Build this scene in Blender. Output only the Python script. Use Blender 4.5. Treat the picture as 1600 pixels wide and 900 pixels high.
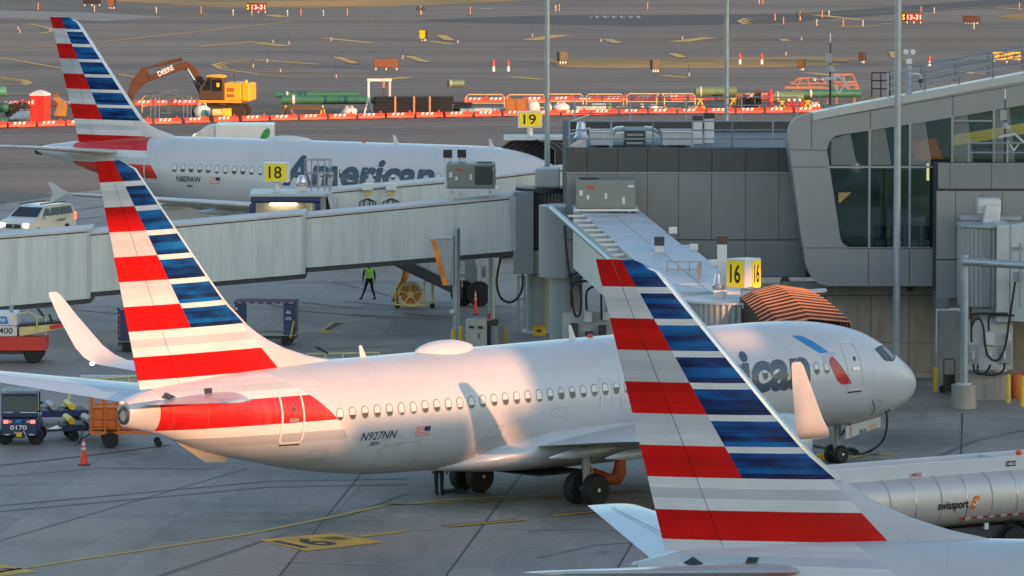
import bpy, bmesh, math, random
from mathutils import Vector, Matrix
random.seed(11)
S = bpy.context.scene
for _o in list(bpy.data.objects): bpy.data.objects.remove(_o)
COL = S.collection
R = math.radians

# ------------------------------------------------------------------ camera, sky, sun, exposure
H, FPX, PIT = 25.18, 9706.0, R(4.774)
cam = bpy.data.cameras.new("camera"); cam.sensor_width = 36.0; cam.lens = 36.0*FPX/1600.0
cam.clip_start = 1.0; cam.clip_end = 6000.0
camo = bpy.data.objects.new("camera", cam); COL.objects.link(camo)
camo.location = (0, 0, H); camo.rotation_euler = (math.pi/2 - PIT, 0, 0)
S.camera = camo
SUN_EL, SUN_H = R(6.6), Vector((0.635, -0.772)).normalized()       # height, and the horizontal way to the sun
W = bpy.data.worlds.new("World"); S.world = W; W.use_nodes = True
_nt = W.node_tree; _sky = _nt.nodes.new('ShaderNodeTexSky'); _sky.sky_type = 'NISHITA'
_sky.sun_disc = False; _sky.sun_elevation = SUN_EL
_sky.sun_rotation = math.atan2(SUN_H.x, SUN_H.y)
_sky.air_density = 1.0; _sky.dust_density = 1.1; _sky.ozone_density = 1.5
_nt.links.new(_sky.outputs[0], _nt.nodes['Background'].inputs[0])
_nt.nodes['Background'].inputs[1].default_value = 0.15
sl = bpy.data.lights.new("sun", 'SUN'); sl.energy = 2.0; sl.angle = R(0.4); sl.color = (0.93, 0.42, 0.205)
slo = bpy.data.objects.new("sun", sl); COL.objects.link(slo)
_d = Vector((SUN_H.x*math.cos(SUN_EL), SUN_H.y*math.cos(SUN_EL), math.sin(SUN_EL)))
slo.rotation_euler = _d.to_track_quat('Z', 'Y').to_euler(); slo.location = (60, -60, 120)
S.view_settings.view_transform = 'Standard'; S.view_settings.look = 'None'
S.view_settings.exposure = 1.7; S.view_settings.gamma = 1.0
try: S.view_settings.use_curve_mapping = False
except Exception: pass
S.cycles.max_bounces = 6; S.cycles.diffuse_bounces = 1; S.cycles.glossy_bounces = 3
S.cycles.transmission_bounces = 6; S.cycles.transparent_max_bounces = 8

# ------------------------------------------------------------------ where a picture point lies in the place
_cp, _sp = math.cos(PIT), math.sin(PIT)
def ray(u, v):
    a = (u - 800)/FPX; b = (450 - v)/FPX
    return Vector((a, _cp + b*_sp, -_sp + b*_cp))
def G(u, v, z=0.0):
    r = ray(u, v); t = (z - H)/r.z
    return Vector((r.x*t, r.y*t, z))
def D(u, v, Y):
    r = ray(u, v); t = Y/r.y
    return Vector((r.x*t, Y, H + r.z*t))

# ------------------------------------------------------------------ mesh building
class MB:
    def __init__(s): s.v = []; s.f = []; s.m = []
    def add(s, vs, fs, m=0):
        o = len(s.v); s.v += [tuple(v) for v in vs]
        for f in fs: s.f.append([o + i for i in f]); s.m.append(m)
        return s
    def bx(s, x0, x1, y0, y1, z0, z1, m=0):
        v = [(x0,y0,z0),(x1,y0,z0),(x1,y1,z0),(x0,y1,z0),(x0,y0,z1),(x1,y0,z1),(x1,y1,z1),(x0,y1,z1)]
        return s.add(v, [(0,3,2,1),(4,5,6,7),(0,1,5,4),(1,2,6,5),(2,3,7,6),(3,0,4,7)], m)
    def box(s, c, sz, m=0, rz=0.0, rx=0.0, ry=0.0):
        M = Matrix.Rotation(rz,3,'Z') @ Matrix.Rotation(ry,3,'Y') @ Matrix.Rotation(rx,3,'X')
        x, y, z = [q/2 for q in sz]; c = Vector(c)
        v = [M @ Vector(p) + c for p in ((-x,-y,-z),(x,-y,-z),(x,y,-z),(-x,y,-z),(-x,-y,z),(x,-y,z),(x,y,z),(-x,y,z))]
        return s.add(v, [(0,3,2,1),(4,5,6,7),(0,1,5,4),(1,2,6,5),(2,3,7,6),(3,0,4,7)], m)
    def loft(s, rings, m=0, cap0=True, cap1=True, closed=True):
        n = len(rings[0]); vs = [p for r in rings for p in r]; fs = []
        for i in range(len(rings)-1):
            for j in range(n if closed else n-1):
                a = i*n + j; b = i*n + (j+1) % n
                fs.append((a, b, b+n, a+n))
        if cap0: fs.append(tuple(range(n-1, -1, -1)))
        if cap1: fs.append(tuple(range((len(rings)-1)*n, len(rings)*n)))
        return s.add(vs, fs, m)
    def cyl(s, p0, p1, r0, r1=None, n=12, m=0, cap=True):
        r1 = r0 if r1 is None else r1
        p0 = Vector(p0); p1 = Vector(p1); d = (p1-p0).normalized()
        a = d.orthogonal().normalized(); b = d.cross(a)
        rg = [[p + (a*math.cos(2*math.pi*k/n) + b*math.sin(2*math.pi*k/n))*r for k in range(n)] for p, r in ((p0,r0),(p1,r1))]
        return s.loft(rg, m, cap, cap)
    def tube(s, pts, r, n=8, m=0, closed=False):
        P = [Vector(p) for p in pts]; rings = []; L = len(P); up = None
        for i, p in enumerate(P):
            if closed: t = P[(i+1) % L] - P[i-1]
            else: t = (P[min(i+1, L-1)] - P[max(i-1, 0)])
            t.normalize()
            if up is None: up = t.orthogonal().normalized()
            up = (up - t*up.dot(t)).normalized(); w = t.cross(up)
            rr = r[i] if isinstance(r, (list, tuple)) else r
            rings.append([p + (up*math.cos(2*math.pi*k/n) + w*math.sin(2*math.pi*k/n))*rr for k in range(n)])
        if closed: rings.append(rings[0]); return s.loft(rings, m, False, False)
        return s.loft(rings, m)
    def lathe(s, prof, c=(0,0,0), n=24, m=0, axis='Z', cap=True):
        c = Vector(c); rings = []
        for r, h in prof:
            ring = []
            for k in range(n):
                x, y = r*math.cos(2*math.pi*k/n), r*math.sin(2*math.pi*k/n)
                ring.append(c + (Vector((x,y,h)) if axis == 'Z' else Vector((x,h,y)) if axis == 'Y' else Vector((h,x,y))))
            rings.append(ring)
        return s.loft(rings, m, cap, cap)
    def prism(s, poly, vec, m=0):
        vec = Vector(vec); n = len(poly); vs = [Vector(p) for p in poly]; vs += [p + vec for p in vs]
        return s.add(vs, [tuple(range(n-1,-1,-1)), tuple(range(n,2*n))] + [(i,(i+1)%n,(i+1)%n+n,i+n) for i in range(n)], m)
    def poly(s, pts, m=0): return s.add(pts, [tuple(range(len(pts)))], m)
    def blob(s, c, r, m=0, n=10, k=7, jit=0.12, seed=0):
        rn = random.Random(seed); rings = []
        for i in range(1, k):
            ph = math.pi*i/k - math.pi/2; ring = []
            for j in range(n):
                q = 1 + rn.uniform(-jit, jit); th = 2*math.pi*j/n
                ring.append((c[0]+r[0]*q*math.cos(ph)*math.cos(th), c[1]+r[1]*q*math.cos(ph)*math.sin(th), c[2]+r[2]*q*math.sin(ph)))
            rings.append(ring)
        return s.loft(rings, m)
    def build(s, name, mats, parent=None, loc=None, rz=0.0, smooth=None, bevel=0.0, seg=2):
        me = bpy.data.meshes.new(name); me.from_pydata(s.v, [], s.f)
        if not isinstance(mats, (list, tuple)): mats = [mats]
        for m in mats: me.materials.append(m)
        for p, i in zip(me.polygons, s.m): p.material_index = i
        bm = bmesh.new(); bm.from_mesh(me)
        bmesh.ops.recalc_face_normals(bm, faces=bm.faces); bm.to_mesh(me); bm.free()
        if smooth:
            for p in me.polygons: p.use_smooth = True
            me.set_sharp_from_angle(angle=R(smooth))
        me.update()
        o = bpy.data.objects.new(name, me); COL.objects.link(o)
        if parent is not None: o.parent = parent
        if loc is not None: o.location = loc
        o.rotation_euler.z = rz
        if bevel:
            b = o.modifiers.new('bevel', 'BEVEL'); b.width = bevel; b.segments = seg; b.limit_method = 'ANGLE'; b.angle_limit = R(40)
        return o
def cr(pts, n=5):                                       # smooth path through points
    P = [Vector(p) for p in pts]; out = []
    for i in range(len(P)-1):
        a, b, c, d = P[max(i-1,0)], P[i], P[i+1], P[min(i+2,len(P)-1)]
        for k in range(n):
            t = k/n; out.append(.5*((2*b) + (c-a)*t + (2*a-5*b+4*c-d)*t*t + (3*b-a-3*c+d)*t**3))
    return out + [P[-1]]
def tag(o, label=None, cat=None, group=None, kind=None):
    if label: o['label'] = label
    if cat: o['category'] = cat
    if group: o['group'] = group
    if kind: o['kind'] = kind
    return o
def thing(name, label, cat, loc=(0,0,0), rz=0.0, group=None, kind=None):
    o = bpy.data.objects.new(name, None); COL.objects.link(o); o.empty_display_size = 0.3
    o.location = loc; o.rotation_euler.z = rz
    return tag(o, label, cat, group, kind)
KIDS = {}
def dup(root, loc=None, rz=None, label=None):
    r = root.copy(); COL.objects.link(r)
    if loc is not None: r.location = loc
    if rz is not None: r.rotation_euler.z = rz
    if label: r['label'] = label
    for c in list(root.children):
        k = c.copy(); COL.objects.link(k); k.parent = r
        for g in list(c.children):
            q = g.copy(); COL.objects.link(q); q.parent = k
    return r
ORD = ['first','second','third','fourth','fifth','sixth','seventh','eighth','ninth','tenth','eleventh','twelfth','thirteenth','fourteenth','fifteenth','sixteenth','seventeenth','eighteenth','nineteenth','twentieth']
def ordn(i):
    if i < 20: return ORD[i]
    t = {2:'twenty',3:'thirty',4:'forty'}[(i+1)//10]; u = (i+1) % 10
    return (t[:-1]+'ieth') if u == 0 else t + '-' + ORD[u-1]

# ------------------------------------------------------------------ materials
class NT:
    def __init__(s, name):
        s.mat = bpy.data.materials.new(name); s.mat.use_nodes = True; s.t = s.mat.node_tree
        s.b = s.t.nodes['Principled BSDF']
    def n(s, typ, **kw):
        x = s.t.nodes.new(typ)
        for k, v in kw.items(): setattr(x, k, v)
        return x
    def put(s, inp, v):
        if hasattr(v, 'is_linked'): s.t.links.new(v, inp)
        elif v is not None: inp.default_value = v
    def ma(s, op, a, b=None, c=None):
        x = s.n('ShaderNodeMath', operation=op); s.put(x.inputs[0], a)
        if b is not None: s.put(x.inputs[1], b)
        if c is not None: s.put(x.inputs[2], c)
        return x.outputs[0]
    def mix(s, f, a, b, mode='MIX'):
        x = s.n('ShaderNodeMix', data_type='RGBA', blend_type=mode)
        s.put(x.inputs[0], f); s.put(x.inputs[6], a); s.put(x.inputs[7], b)
        return x.outputs[2]
    def xyz(s, which='Object'):
        tc = s.n('ShaderNodeTexCoord'); sx = s.n('ShaderNodeSeparateXYZ')
        s.t.links.new(tc.outputs[which], sx.inputs[0]); s.co = tc.outputs[which]
        return sx.outputs
    def noise(s, scale=1.0, stretch=(1,1,1), detail=4.0, rough=0.6, co=None):
        if not hasattr(s, 'co'): s.xyz()
        mp = s.n('ShaderNodeMapping'); mp.inputs['Scale'].default_value = stretch
        s.t.links.new(co or s.co, mp.inputs[0])
        x = s.n('ShaderNodeTexNoise'); x.inputs['Scale'].default_value = scale; x.inputs['Detail'].default_value = detail
        x.inputs['Roughness'].default_value = rough
        s.t.links.new(mp.outputs[0], x.inputs['Vector']); return x.outputs['Fac']
    def rng(s, f, a, b, c, d):
        x = s.n('ShaderNodeMapRange'); s.put(x.inputs[0], f)
        for i, q in enumerate((a,b,c,d)): s.put(x.inputs[i+1], q)
        return x.outputs[0]
    def ramp(s, f, stops, interp='CONSTANT'):
        x = s.n('ShaderNodeValToRGB'); x.color_ramp.interpolation = interp; s.put(x.inputs[0], f)
        e = x.color_ramp.elements
        while len(e) < len(stops): e.new(0.5)
        for i, (p, c) in enumerate(stops): e[i].position = p; e[i].color = (*c, 1)
        return x.outputs[0]
    def bump(s, h, strength=0.2, dist=0.02):
        x = s.n('ShaderNodeBump'); x.inputs['Strength'].default_value = strength; x.inputs['Distance'].default_value = dist
        s.put(x.inputs['Height'], h); s.t.links.new(x.outputs[0], s.b.inputs['Normal'])
    def fin(s, col, rough=0.5, metal=0.0, coat=0.0, spec=None):
        s.put(s.b.inputs['Base Color'], col if hasattr(col, 'is_linked') else (*col, 1))
        s.put(s.b.inputs['Roughness'], rough); s.put(s.b.inputs['Metallic'], metal)
        s.b.inputs['Coat Weight'].default_value = coat; s.b.inputs['Coat Roughness'].default_value = 0.06
        if spec is not None: s.b.inputs['Specular IOR Level'].default_value = spec
        return s.mat
def M(name, col, rough=0.5, metal=0.0, var=0.12, scale=1.2, stretch=(1,1,1), coat=0.0, dirt=None):
    t = NT(name); f = t.noise(scale, stretch)
    k = t.rng(f, 0.25, 0.75, 1-var, 1+var)
    c = t.mix(1.0, (*col,1), k, 'MULTIPLY')
    if dirt:
        g = t.noise(scale*0.45, stretch, 6.0, 0.7); c = t.mix(t.rng(g, 0.5, 0.72, 0, dirt[1]), c, (*dirt[0],1))
    rr = t.rng(f, 0.2, 0.8, max(0.03, rough-0.08), min(1, rough+0.08))
    return t.fin(c, rr, metal, coat)
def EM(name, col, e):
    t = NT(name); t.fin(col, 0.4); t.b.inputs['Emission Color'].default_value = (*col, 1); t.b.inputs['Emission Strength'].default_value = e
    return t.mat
WHITE = M('white_paint', (.60,.61,.62), .35, var=.06)
OFFWHITE = M('weathered_white_paint', (.55,.56,.55), .5, var=.08, dirt=((.30,.28,.25), .5))
BLACK = M('black_rubber', (.015,.015,.017), .6)
DARK = M('dark_metal', (.035,.037,.04), .5)
GREY = M('grey_paint', (.27,.29,.30), .5)
LGREY = M('light_grey_paint', (.42,.45,.46), .5, dirt=((.24,.24,.23), .35))
GALV = M('galvanised_steel', (.30,.36,.40), .42, .55, var=.14, scale=3)
ALU = M('bare_metal', (.55,.55,.56), .28, .9)
YEL = M('yellow_paint', (.72,.46,.02), .5)
SIGNY = M('sign_yellow', (.86,.66,.01), .45, var=.03)
PALEY = M('pale_yellow_paint', (.60,.52,.22), .5)
ORANGE = M('orange_paint', (.70,.16,.02), .5)
RED = M('red_paint', (.55,.03,.02), .45)
BLUE = M('dark_blue_paint', (.012,.022,.09), .4, coat=.3)
TYRE = M('tyre_rubber', (.012,.012,.013), .75)
INK = M('black_lettering', (.01,.01,.012), .5, var=.02)
WINK = M('white_lettering', (.75,.75,.75), .5, var=.02)
GLASSD = M('dark_glass', (.012,.016,.018), .06, var=.05)

# ------------------------------------------------------------------ lettering
def text_mesh(body, bold=0.0, shear=0.0, space=1.0):
    cu = bpy.data.curves.new('t', 'FONT'); cu.body = body; cu.offset = bold; cu.shear = shear; cu.space_character = space
    cu.resolution_u = 4
    ob = bpy.data.objects.new('t', cu); COL.objects.link(ob)
    dg = bpy.context.evaluated_depsgraph_get(); me = bpy.data.meshes.new_from_object(ob.evaluated_get(dg))
    bpy.data.objects.remove(ob); bpy.data.curves.remove(cu)
    v = [tuple(p.co) for p in me.vertices]; f = [list(p.vertices) for p in me.polygons]; bpy.data.meshes.remove(me)
    x0 = min(p[0] for p in v); x1 = max(p[0] for p in v); y0 = min(p[1] for p in v); y1 = max(p[1] for p in v)
    return [((p[0]-x0)/(x1-x0), (p[1]-y0)/(y1-y0)) for p in v], f
def flat_text(mb, body, o, ux, uz, w, h, m=0, bold=0.01, shear=0.0):
    'lettering of width w and height h on the flat face through o spanned by ux (reading way) and uz (up)'
    v, f = text_mesh(body, bold, shear); o = Vector(o); ux = Vector(ux); uz = Vector(uz)
    mb.add([o + ux*(a*w) + uz*(b*h) for a, b in v], f, m)
def slice_mesh(vs, fs, dz=None, dx=None):
    bm = bmesh.new(); bv = [bm.verts.new((a, 0, b)) for a, b in vs]
    for f in fs:
        try: bm.faces.new([bv[i] for i in f])
        except ValueError: pass
    for step, ax in ((dz, 2), (dx, 0)):
        if not step: continue
        lo = min(v.co[ax] for v in bm.verts); hi = max(v.co[ax] for v in bm.verts); q = lo + step
        while q < hi:
            no = [0,0,0]; no[ax] = 1; co = [0,0,0]; co[ax] = q
            bmesh.ops.bisect_plane(bm, geom=bm.verts[:]+bm.edges[:]+bm.faces[:], plane_co=co, plane_no=no, dist=1e-5); q += step
    bmesh.ops.triangulate(bm, faces=bm.faces)
    bm.verts.index_update()
    out = [(v.co.x, v.co.z) for v in bm.verts], [[v.index for v in f.verts] for f in bm.faces]
    bm.free(); return out
# ================================================================== AIRLINERS
def lin(tab, x):
    if x <= tab[0][0]: return tab[0][1:]
    for a, b in zip(tab, tab[1:]):
        if x <= b[0]:
            t = (x-a[0])/(b[0]-a[0]); return tuple(p + (q-p)*t for p, q in zip(a[1:], b[1:]))
    return tab[-1][1:]
def smooth_tab(tab):                                    # Catmull-Rom through the listed stations
    out = []
    for i in range(len(tab)-1):
        p0, p1, p2, p3 = tab[max(i-1,0)], tab[i], tab[i+1], tab[min(i+2,len(tab)-1)]
        n = max(2, int((p2[0]-p1[0])/0.3))
        for k in range(n):
            t = k/n; row = [p1[0] + (p2[0]-p1[0])*t]
            for c in range(1, len(p1)):
                m1 = (p2[c]-p0[c])/max(p2[0]-p0[0],1e-6)*(p2[0]-p1[0]); m2 = (p3[c]-p1[c])/max(p3[0]-p1[0],1e-6)*(p2[0]-p1[0])
                row.append((2*t**3-3*t*t+1)*p1[c] + (t**3-2*t*t+t)*m1 + (-2*t**3+3*t*t)*p2[c] + (t**3-t*t)*m2)
            out.append(tuple(row))
    out.append(tab[-1]); return out
REDC = (.60,.006,.006); RED2 = (.48,.005,.005); RED3 = (.40,.004,.005)
PW = (.62,.64,.65); PG = (.46,.49,.52); PG2 = (.36,.39,.43)
B1, B2, B3, B4 = (.002,.010,.055), (.002,.065,.24), (.002,.13,.36), (.002,.028,.12)
def paint_body(name, xb, bands, tail):
    'silver white body paint with the striped tail band: xb = diagonal edge (quadratic in z), bands = (z, colour)'
    t = NT(name); x, y, z = t.xyz(); xs = t.ma('MULTIPLY', x, -1.0)
    ed = t.ma('ADD', t.ma('ADD', t.ma('MULTIPLY', t.ma('MULTIPLY', z, z), xb[2]), t.ma('MULTIPLY', z, xb[1])), xb[0])
    on = t.ma('MULTIPLY', t.ma('GREATER_THAN', xs, ed), t.ma('LESS_THAN', xs, tail))
    rp = t.ramp(t.ma('DIVIDE', z, 8.0), [(a/8.0, c) for a, c in bands])
    base = (.51,.53,.55,1)
    # skin panels: faint tone steps along the barrel
    fr = t.ma('FRACT', t.ma('MULTIPLY', xs, 1/2.6)); ln = t.ma('LESS_THAN', t.ma('ABSOLUTE', t.ma('SUBTRACT', fr, .5)), .004)
    nz = t.noise(.35, (1,1,2.5)); gr = t.noise(3.0, (.15,1,1.5), 6)
    c = t.mix(on, base, rp)
    c = t.mix(t.ma('MULTIPLY', ln, .22), c, (.25,.27,.29,1))
    c = t.mix(1.0, c, t.rng(nz, .3, .7, .95, 1.05), 'MULTIPLY')
    sm = t.ma('ADD', t.ma('COMPARE', z, 4.62, .010), t.ma('COMPARE', z, 2.45, .010)); c = t.mix(t.ma('MULTIPLY', sm, .20), c, (.25,.27,.29,1))
    vs = t.noise(1.6, (1.0,1,.07), 5, .7); c = t.mix(t.rng(vs, .52, .75, 0, .16), c, (.30,.30,.29,1))
    t.bump(t.noise(.7, (.6,1,1), 2), .06, .06)
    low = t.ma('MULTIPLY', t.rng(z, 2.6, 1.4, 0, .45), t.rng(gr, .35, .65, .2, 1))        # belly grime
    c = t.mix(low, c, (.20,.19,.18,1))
    t.fin(c, t.rng(nz, .2, .8, .26, .34), .05, .22); t.b.inputs['Coat Roughness'].default_value = .16; return t.mat
def paint_fin(name, zt, period, ztop, xd0, xds, zd0, base_red, hinge):
    'tail flag: red and white rows behind the slanting edge, blue rows ahead of it'
    t = NT(name); x, y, z = t.xyz(); xs = t.ma('MULTIPLY', x, -1.0)
    left = t.ma('GREATER_THAN', xs, t.ma('MULTIPLY_ADD', t.ma('SUBTRACT', z, zd0), xds, xd0))
    k = t.ma('DIVIDE', t.ma('SUBTRACT', z, zt), period)                 # row number, 0 at the lowest blue row's foot
    row = t.ma('FLOOR', k); fr = t.ma('SUBTRACT', k, row)
    odd = t.ma('GREATER_THAN', t.ma('MODULO', t.ma('ADD', row, 10.0), 2.0), .5)   # even rows are red
    # rows of three tones
    third = t.ma('FLOOR', t.ma('MULTIPLY', fr, 3.0))
    jit = t.ma('FRACT', t.ma('MULTIPLY', t.ma('SINE', t.ma('MULTIPLY_ADD', row, 12.9, t.ma('MULTIPLY', third, 4.7))), 43.7))
    redc = t.mix(jit, (*REDC,1), (*RED3,1)); whc = t.mix(jit, (*PW,1), (*PG2,1))
    lcol = t.mix(odd, redc, whc)
    quart = t.ma('FLOOR', t.ma('MULTIPLY', fr, 6.25))
    jb = t.ma('FRACT', t.ma('MULTIPLY', t.ma('SINE', t.ma('MULTIPLY_ADD', row, 7.3, t.ma('MULTIPLY', quart, 3.1))), 91.7))
    gx = t.noise(.75, (1.0,.01,3.5), 2.0)
    bcol = t.ramp(t.ma('ADD', t.ma('MULTIPLY', jb, .7), t.rng(gx, .32, .68, -.25, .45)), [(0,B1),(.3,B4),(.62,B2),(1,B3)], 'LINEAR')
    rcol = t.mix(t.ma('GREATER_THAN', fr, .80), bcol, (*PW,1))
    top = t.ma('GREATER_THAN', z, ztop)                                  # the top row has no white rule above it
    rcol = t.mix(top, rcol, bcol)
    c = t.mix(left, rcol, lcol)
    lowz = t.ma('LESS_THAN', z, zt)                                     # below the flag: full-width rows
    th2 = t.ma('FLOOR', t.ma('MULTIPLY', fr, 3.0))
    lw = t.mix(t.ma('COMPARE', th2, 1.0, .1), (*PW,1), (*PG,1))
    lr = t.mix(t.ma('MULTIPLY', th2, .33), (*REDC,1), (*RED2,1))
    z1, z0, xr = base_red
    edge = t.ma('GREATER_THAN', xs, t.ma('MULTIPLY_ADD', t.ma('SUBTRACT', z, z0), xr[1], xr[0]))
    lc = t.mix(t.ma('MULTIPLY', t.ma('MULTIPLY', t.ma('LESS_THAN', z, z1), t.ma('GREATER_THAN', z, z0)), 1.0), lw, lr)
    lc = t.mix(edge, (.51,.53,.55,1), lc)
    lc = t.mix(t.ma('LESS_THAN', z, z0), lc, (.58,.60,.62,1))
    c = t.mix(lowz, c, lc)
    nz = t.noise(.8, (1,1,1)); c = t.mix(1.0, c, t.rng(nz, .3, .7, .94, 1.06), 'MULTIPLY')
    sk = t.ma('FRACT', t.ma('DIVIDE', t.ma('MULTIPLY_ADD', z, -.62, xs), .95)); c = t.mix(t.ma('MULTIPLY', t.ma('LESS_THAN', sk, .012), .16), c, (.10,.10,.11,1))
    sk2 = t.ma('FRACT', t.ma('DIVIDE', t.ma('MULTIPLY_ADD', z, 1.0, .31), 1.65)); c = t.mix(t.ma('MULTIPLY', t.ma('LESS_THAN', sk2, .008), .14), c, (.10,.10,.11,1))
    st = t.noise(2.2, (.16,1,1.6), 6, .7); c = t.mix(1.0, c, t.rng(st, .3, .7, .90, 1.07), 'MULTIPLY')
    return t.fin(c, .34, .0, .0, .12)
PLAIN = M('airliner_grey', (.50,.53,.55), .32, .1, var=.05, coat=.3)
WINGT = M('wing_skin', (.47,.50,.52), .34, .25, var=.08, scale=.8, stretch=(1,3,1), coat=.3)
LEAD = M('polished_leading_edge', (.72,.73,.74), .3, .55, var=.03)
SLATE = M('slate_lettering', (.035,.065,.105), .35, var=.04, coat=.4)
LOGOB = M('logo_blue', (.012,.20,.52), .3, var=.1, coat=.4)
LOGOR = M('logo_red', (.45,.015,.02), .3, var=.1, coat=.4)
LOGOG = M('logo_grey', (.40,.45,.50), .3, var=.05, coat=.4)
SHADE = M('window_shade', (.60,.60,.57), .25, var=.06, coat=.5)
PANE = M('window_pane', (.05,.05,.045), .06, var=.3)
RIM = M('window_rim', (.20,.22,.24), .35)
HOT = M('burnt_metal', (.16,.12,.09), .35, .7)
STRUT = M('gear_grey', (.30,.31,.31), .45, .3)
BEIGE = M('tail_cone_metal', (.44,.40,.34), .38, .4, var=.06)

def airfoil(c, n=11):
    up = []; lo = []
    for i in range(n):
        t = 0.5*(1-math.cos(math.pi*i/(n-1))); y = 5*c*(.2969*math.sqrt(t)-.126*t-.3516*t*t+.2843*t**3-.1015*t**4)
        up.append((t, y)); lo.append((t, -y*0.8))
    return up + lo[-2:0:-1]
class Jet:
    def __init__(s, cfg, label, pose):
        s.c = cfg; x, y, h = pose; s.label = label
        s.root = thing('airliner', label, 'airliner', (x, y, 0), h, 'parked airliners in the same livery')
        s.tab = smooth_tab(cfg['body'])
    def P(s, x, y, z): return Vector((-x, -y, z))
    def sec(s, x):
        top, bot, hw = lin(s.tab, x); return (top+bot)/2, (top-bot)/2, hw
    def side(s, x, z, off=0.0):
        zc, hz, hw = s.sec(x); q = max(-1, min(1, (z-zc)/hz)); k = math.sqrt(max(0, 1-q*q))
        ny, nz = k/hw, q/hz; l = math.hypot(ny, nz) or 1
        return s.P(x, hw*k + off*ny/l, z + off*nz/l)
    def onside(s, name, pts, mat, fs=None, off=0.012, parent=None, dz=.12, dx=.4):
        fs = fs or [list(range(len(pts)))]
        v, f = slice_mesh(pts, fs, dz, dx); mb = MB().add([s.side(a, b, off) for a, b in v], f)
        return mb.build(name, mat, parent or s.root, smooth=60)
    def ribbon(s, name, path, w, mat, closed=True, off=.014, mats=None, parent=None):
        P = [Vector((a, b)) for a, b in path]; Q = []
        for i in range(len(P)):                         # subdivide
            a = P[i]; b = P[(i+1) % len(P)]
            if not closed and i == len(P)-1: Q.append(a); break
            n = max(1, int((b-a).length/.15)); Q += [a + (b-a)*(k/n) for k in range(n)]
        mb = MB(); L = len(Q); vs = []
        for i, p in enumerate(Q):
            t = (Q[(i+1) % L]-Q[i-1]) if closed else (Q[min(i+1,L-1)]-Q[max(i-1,0)])
            t.normalize(); nn = Vector((-t.y, t.x))*(w/2)
            for q in (p+nn, p-nn): vs.append(s.side(q.x, q.y, off))
        fs = [(2*i, 2*i+1, (2*i+3) % (2*L), (2*i+2) % (2*L)) for i in range(L if closed else L-1)]
        mb.add(vs, fs); return mb.build(name, mat, parent or s.root)
    def rrect(s, x0, x1, z0, z1, r, lean=0.0):
        pts = []
        for cx, cz, a0 in ((x1-r, z1-r, 0), (x0+r, z1-r, 90), (x0+r, z0+r, 180), (x1-r, z0+r, 270)):
            for k in range(5):
                a = R(a0 + 22.5*k); z = cz + r*math.sin(a); pts.append((cx + r*math.cos(a) + lean*(z-z0), z))
        return pts
    def lettering(s, name, body, x0, x1, z0, z1, mat, bold=0.02, shear=0.0, dz=.12):
        v, f = text_mesh(body, bold, shear)
        pts = [(x0 + (x1-x0)*a, z0 + (z1-z0)*b) for a, b in v]
        o = s.onside(name, pts, mat, f, dz=dz, dx=None); return o
    def build_body(s, paint, tailx):
        mb = MB(); rings = []; n = 64
        for x, top, bot, hw in s.tab:
            zc, hz = (top+bot)/2, (top-bot)/2
            rings.append([s.P(x, hw*math.cos(2*math.pi*k/n), zc + hz*math.sin(2*math.pi*k/n)) for k in range(n)])
        mb.loft(rings, 0); s.body = mb.build('fuselage', paint, s.root, smooth=50)
    def build_fin(s, paint):
        c = s.c; te, le = c['fin_te'], c['fin_le']; hx = c['hinge']
        zs = [c['fin_z0'] + (c['fin_z1']-c['fin_z0'])*i/24 for i in range(25)]
        def hinge(z): return hx[0] + hx[1]*(z-hx[2])
        def TE(z): return te[0] + te[1]*(z-te[2])
        def LE(z): return lin([(b, a) for a, b in reversed(le)] if le[0][1] > le[-1][1] else [(b, a) for a, b in le], z)[0]
        fm, rm = MB(), MB(); fr, rr = [], []
        for z in zs:
            a, b, h = LE(z), TE(z), hinge(z); f = (z-zs[0])/(zs[-1]-zs[0]); th = .30*(1-f)+.10*f
            prof = [(0,.0),(.03,.35),(.1,.62),(.25,.9),(.5,1.0),(.8,.85),(1,.66)]
            ch = h-.008-a
            tk = lambda q: th*min(1.0, q)
            fr.append([s.P(a+ch*q, th*w, z) for q, w in prof] + [s.P(a+ch*q, -th*w, z) for q, w in prof[:0:-1]])
            rr.append([s.P(h+.008+(b-h-.008)*q, th*w, z) for q, w in ((0,.655),(.5,.36),(1,.05))] + [s.P(h+.008+(b-h-.008)*q, -th*w, z) for q, w in ((1,.05),(.5,.36),(0,.655))])
        fm.loft(fr); rm.loft(rr)
        fin = fm.build('tail_fin', paint, s.root, smooth=40)
        rm.build('rudder', paint, fin, smooth=30)
        le2 = MB(); rg = []
        for z in zs[int(c['lead_from']*24):]:
            a = LE(z); f = (z-zs[0])/(zs[-1]-zs[0]); th = .30*(1-f)+.10*f; ch = hinge(z)-a
            rg.append([s.P(a-.012, 0, z), s.P(a+.05, th*.42+.01, z), s.P(a+.05+.10, th*.62*min(1,(.15/ch)/.1)**.5+.014, z), s.P(a+.15, -th*.62*min(1,(.15/ch)/.1)**.5-.014, z), s.P(a+.05, -th*.42-.01, z)])
        le2.loft(rg); le2.build('leading_edge', LEAD, fin, smooth=30)
    def panel(s, name, secs, mat, parent=None, thick=.11, smooth=35):
        'lifting surface through sections (xLE, chord, y, z, cant) root to tip'
        af = airfoil(thick); rings = []
        for xl, ch, y, z, cant in secs:
            cy, cz = -math.sin(cant), math.cos(cant)
            rings.append([s.P(xl + ch*a, y + ch*b*cy, z + ch*b*cz) for a, b in af])
        return MB().loft(rings).build(name, mat, parent or s.root, smooth=smooth)
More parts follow.
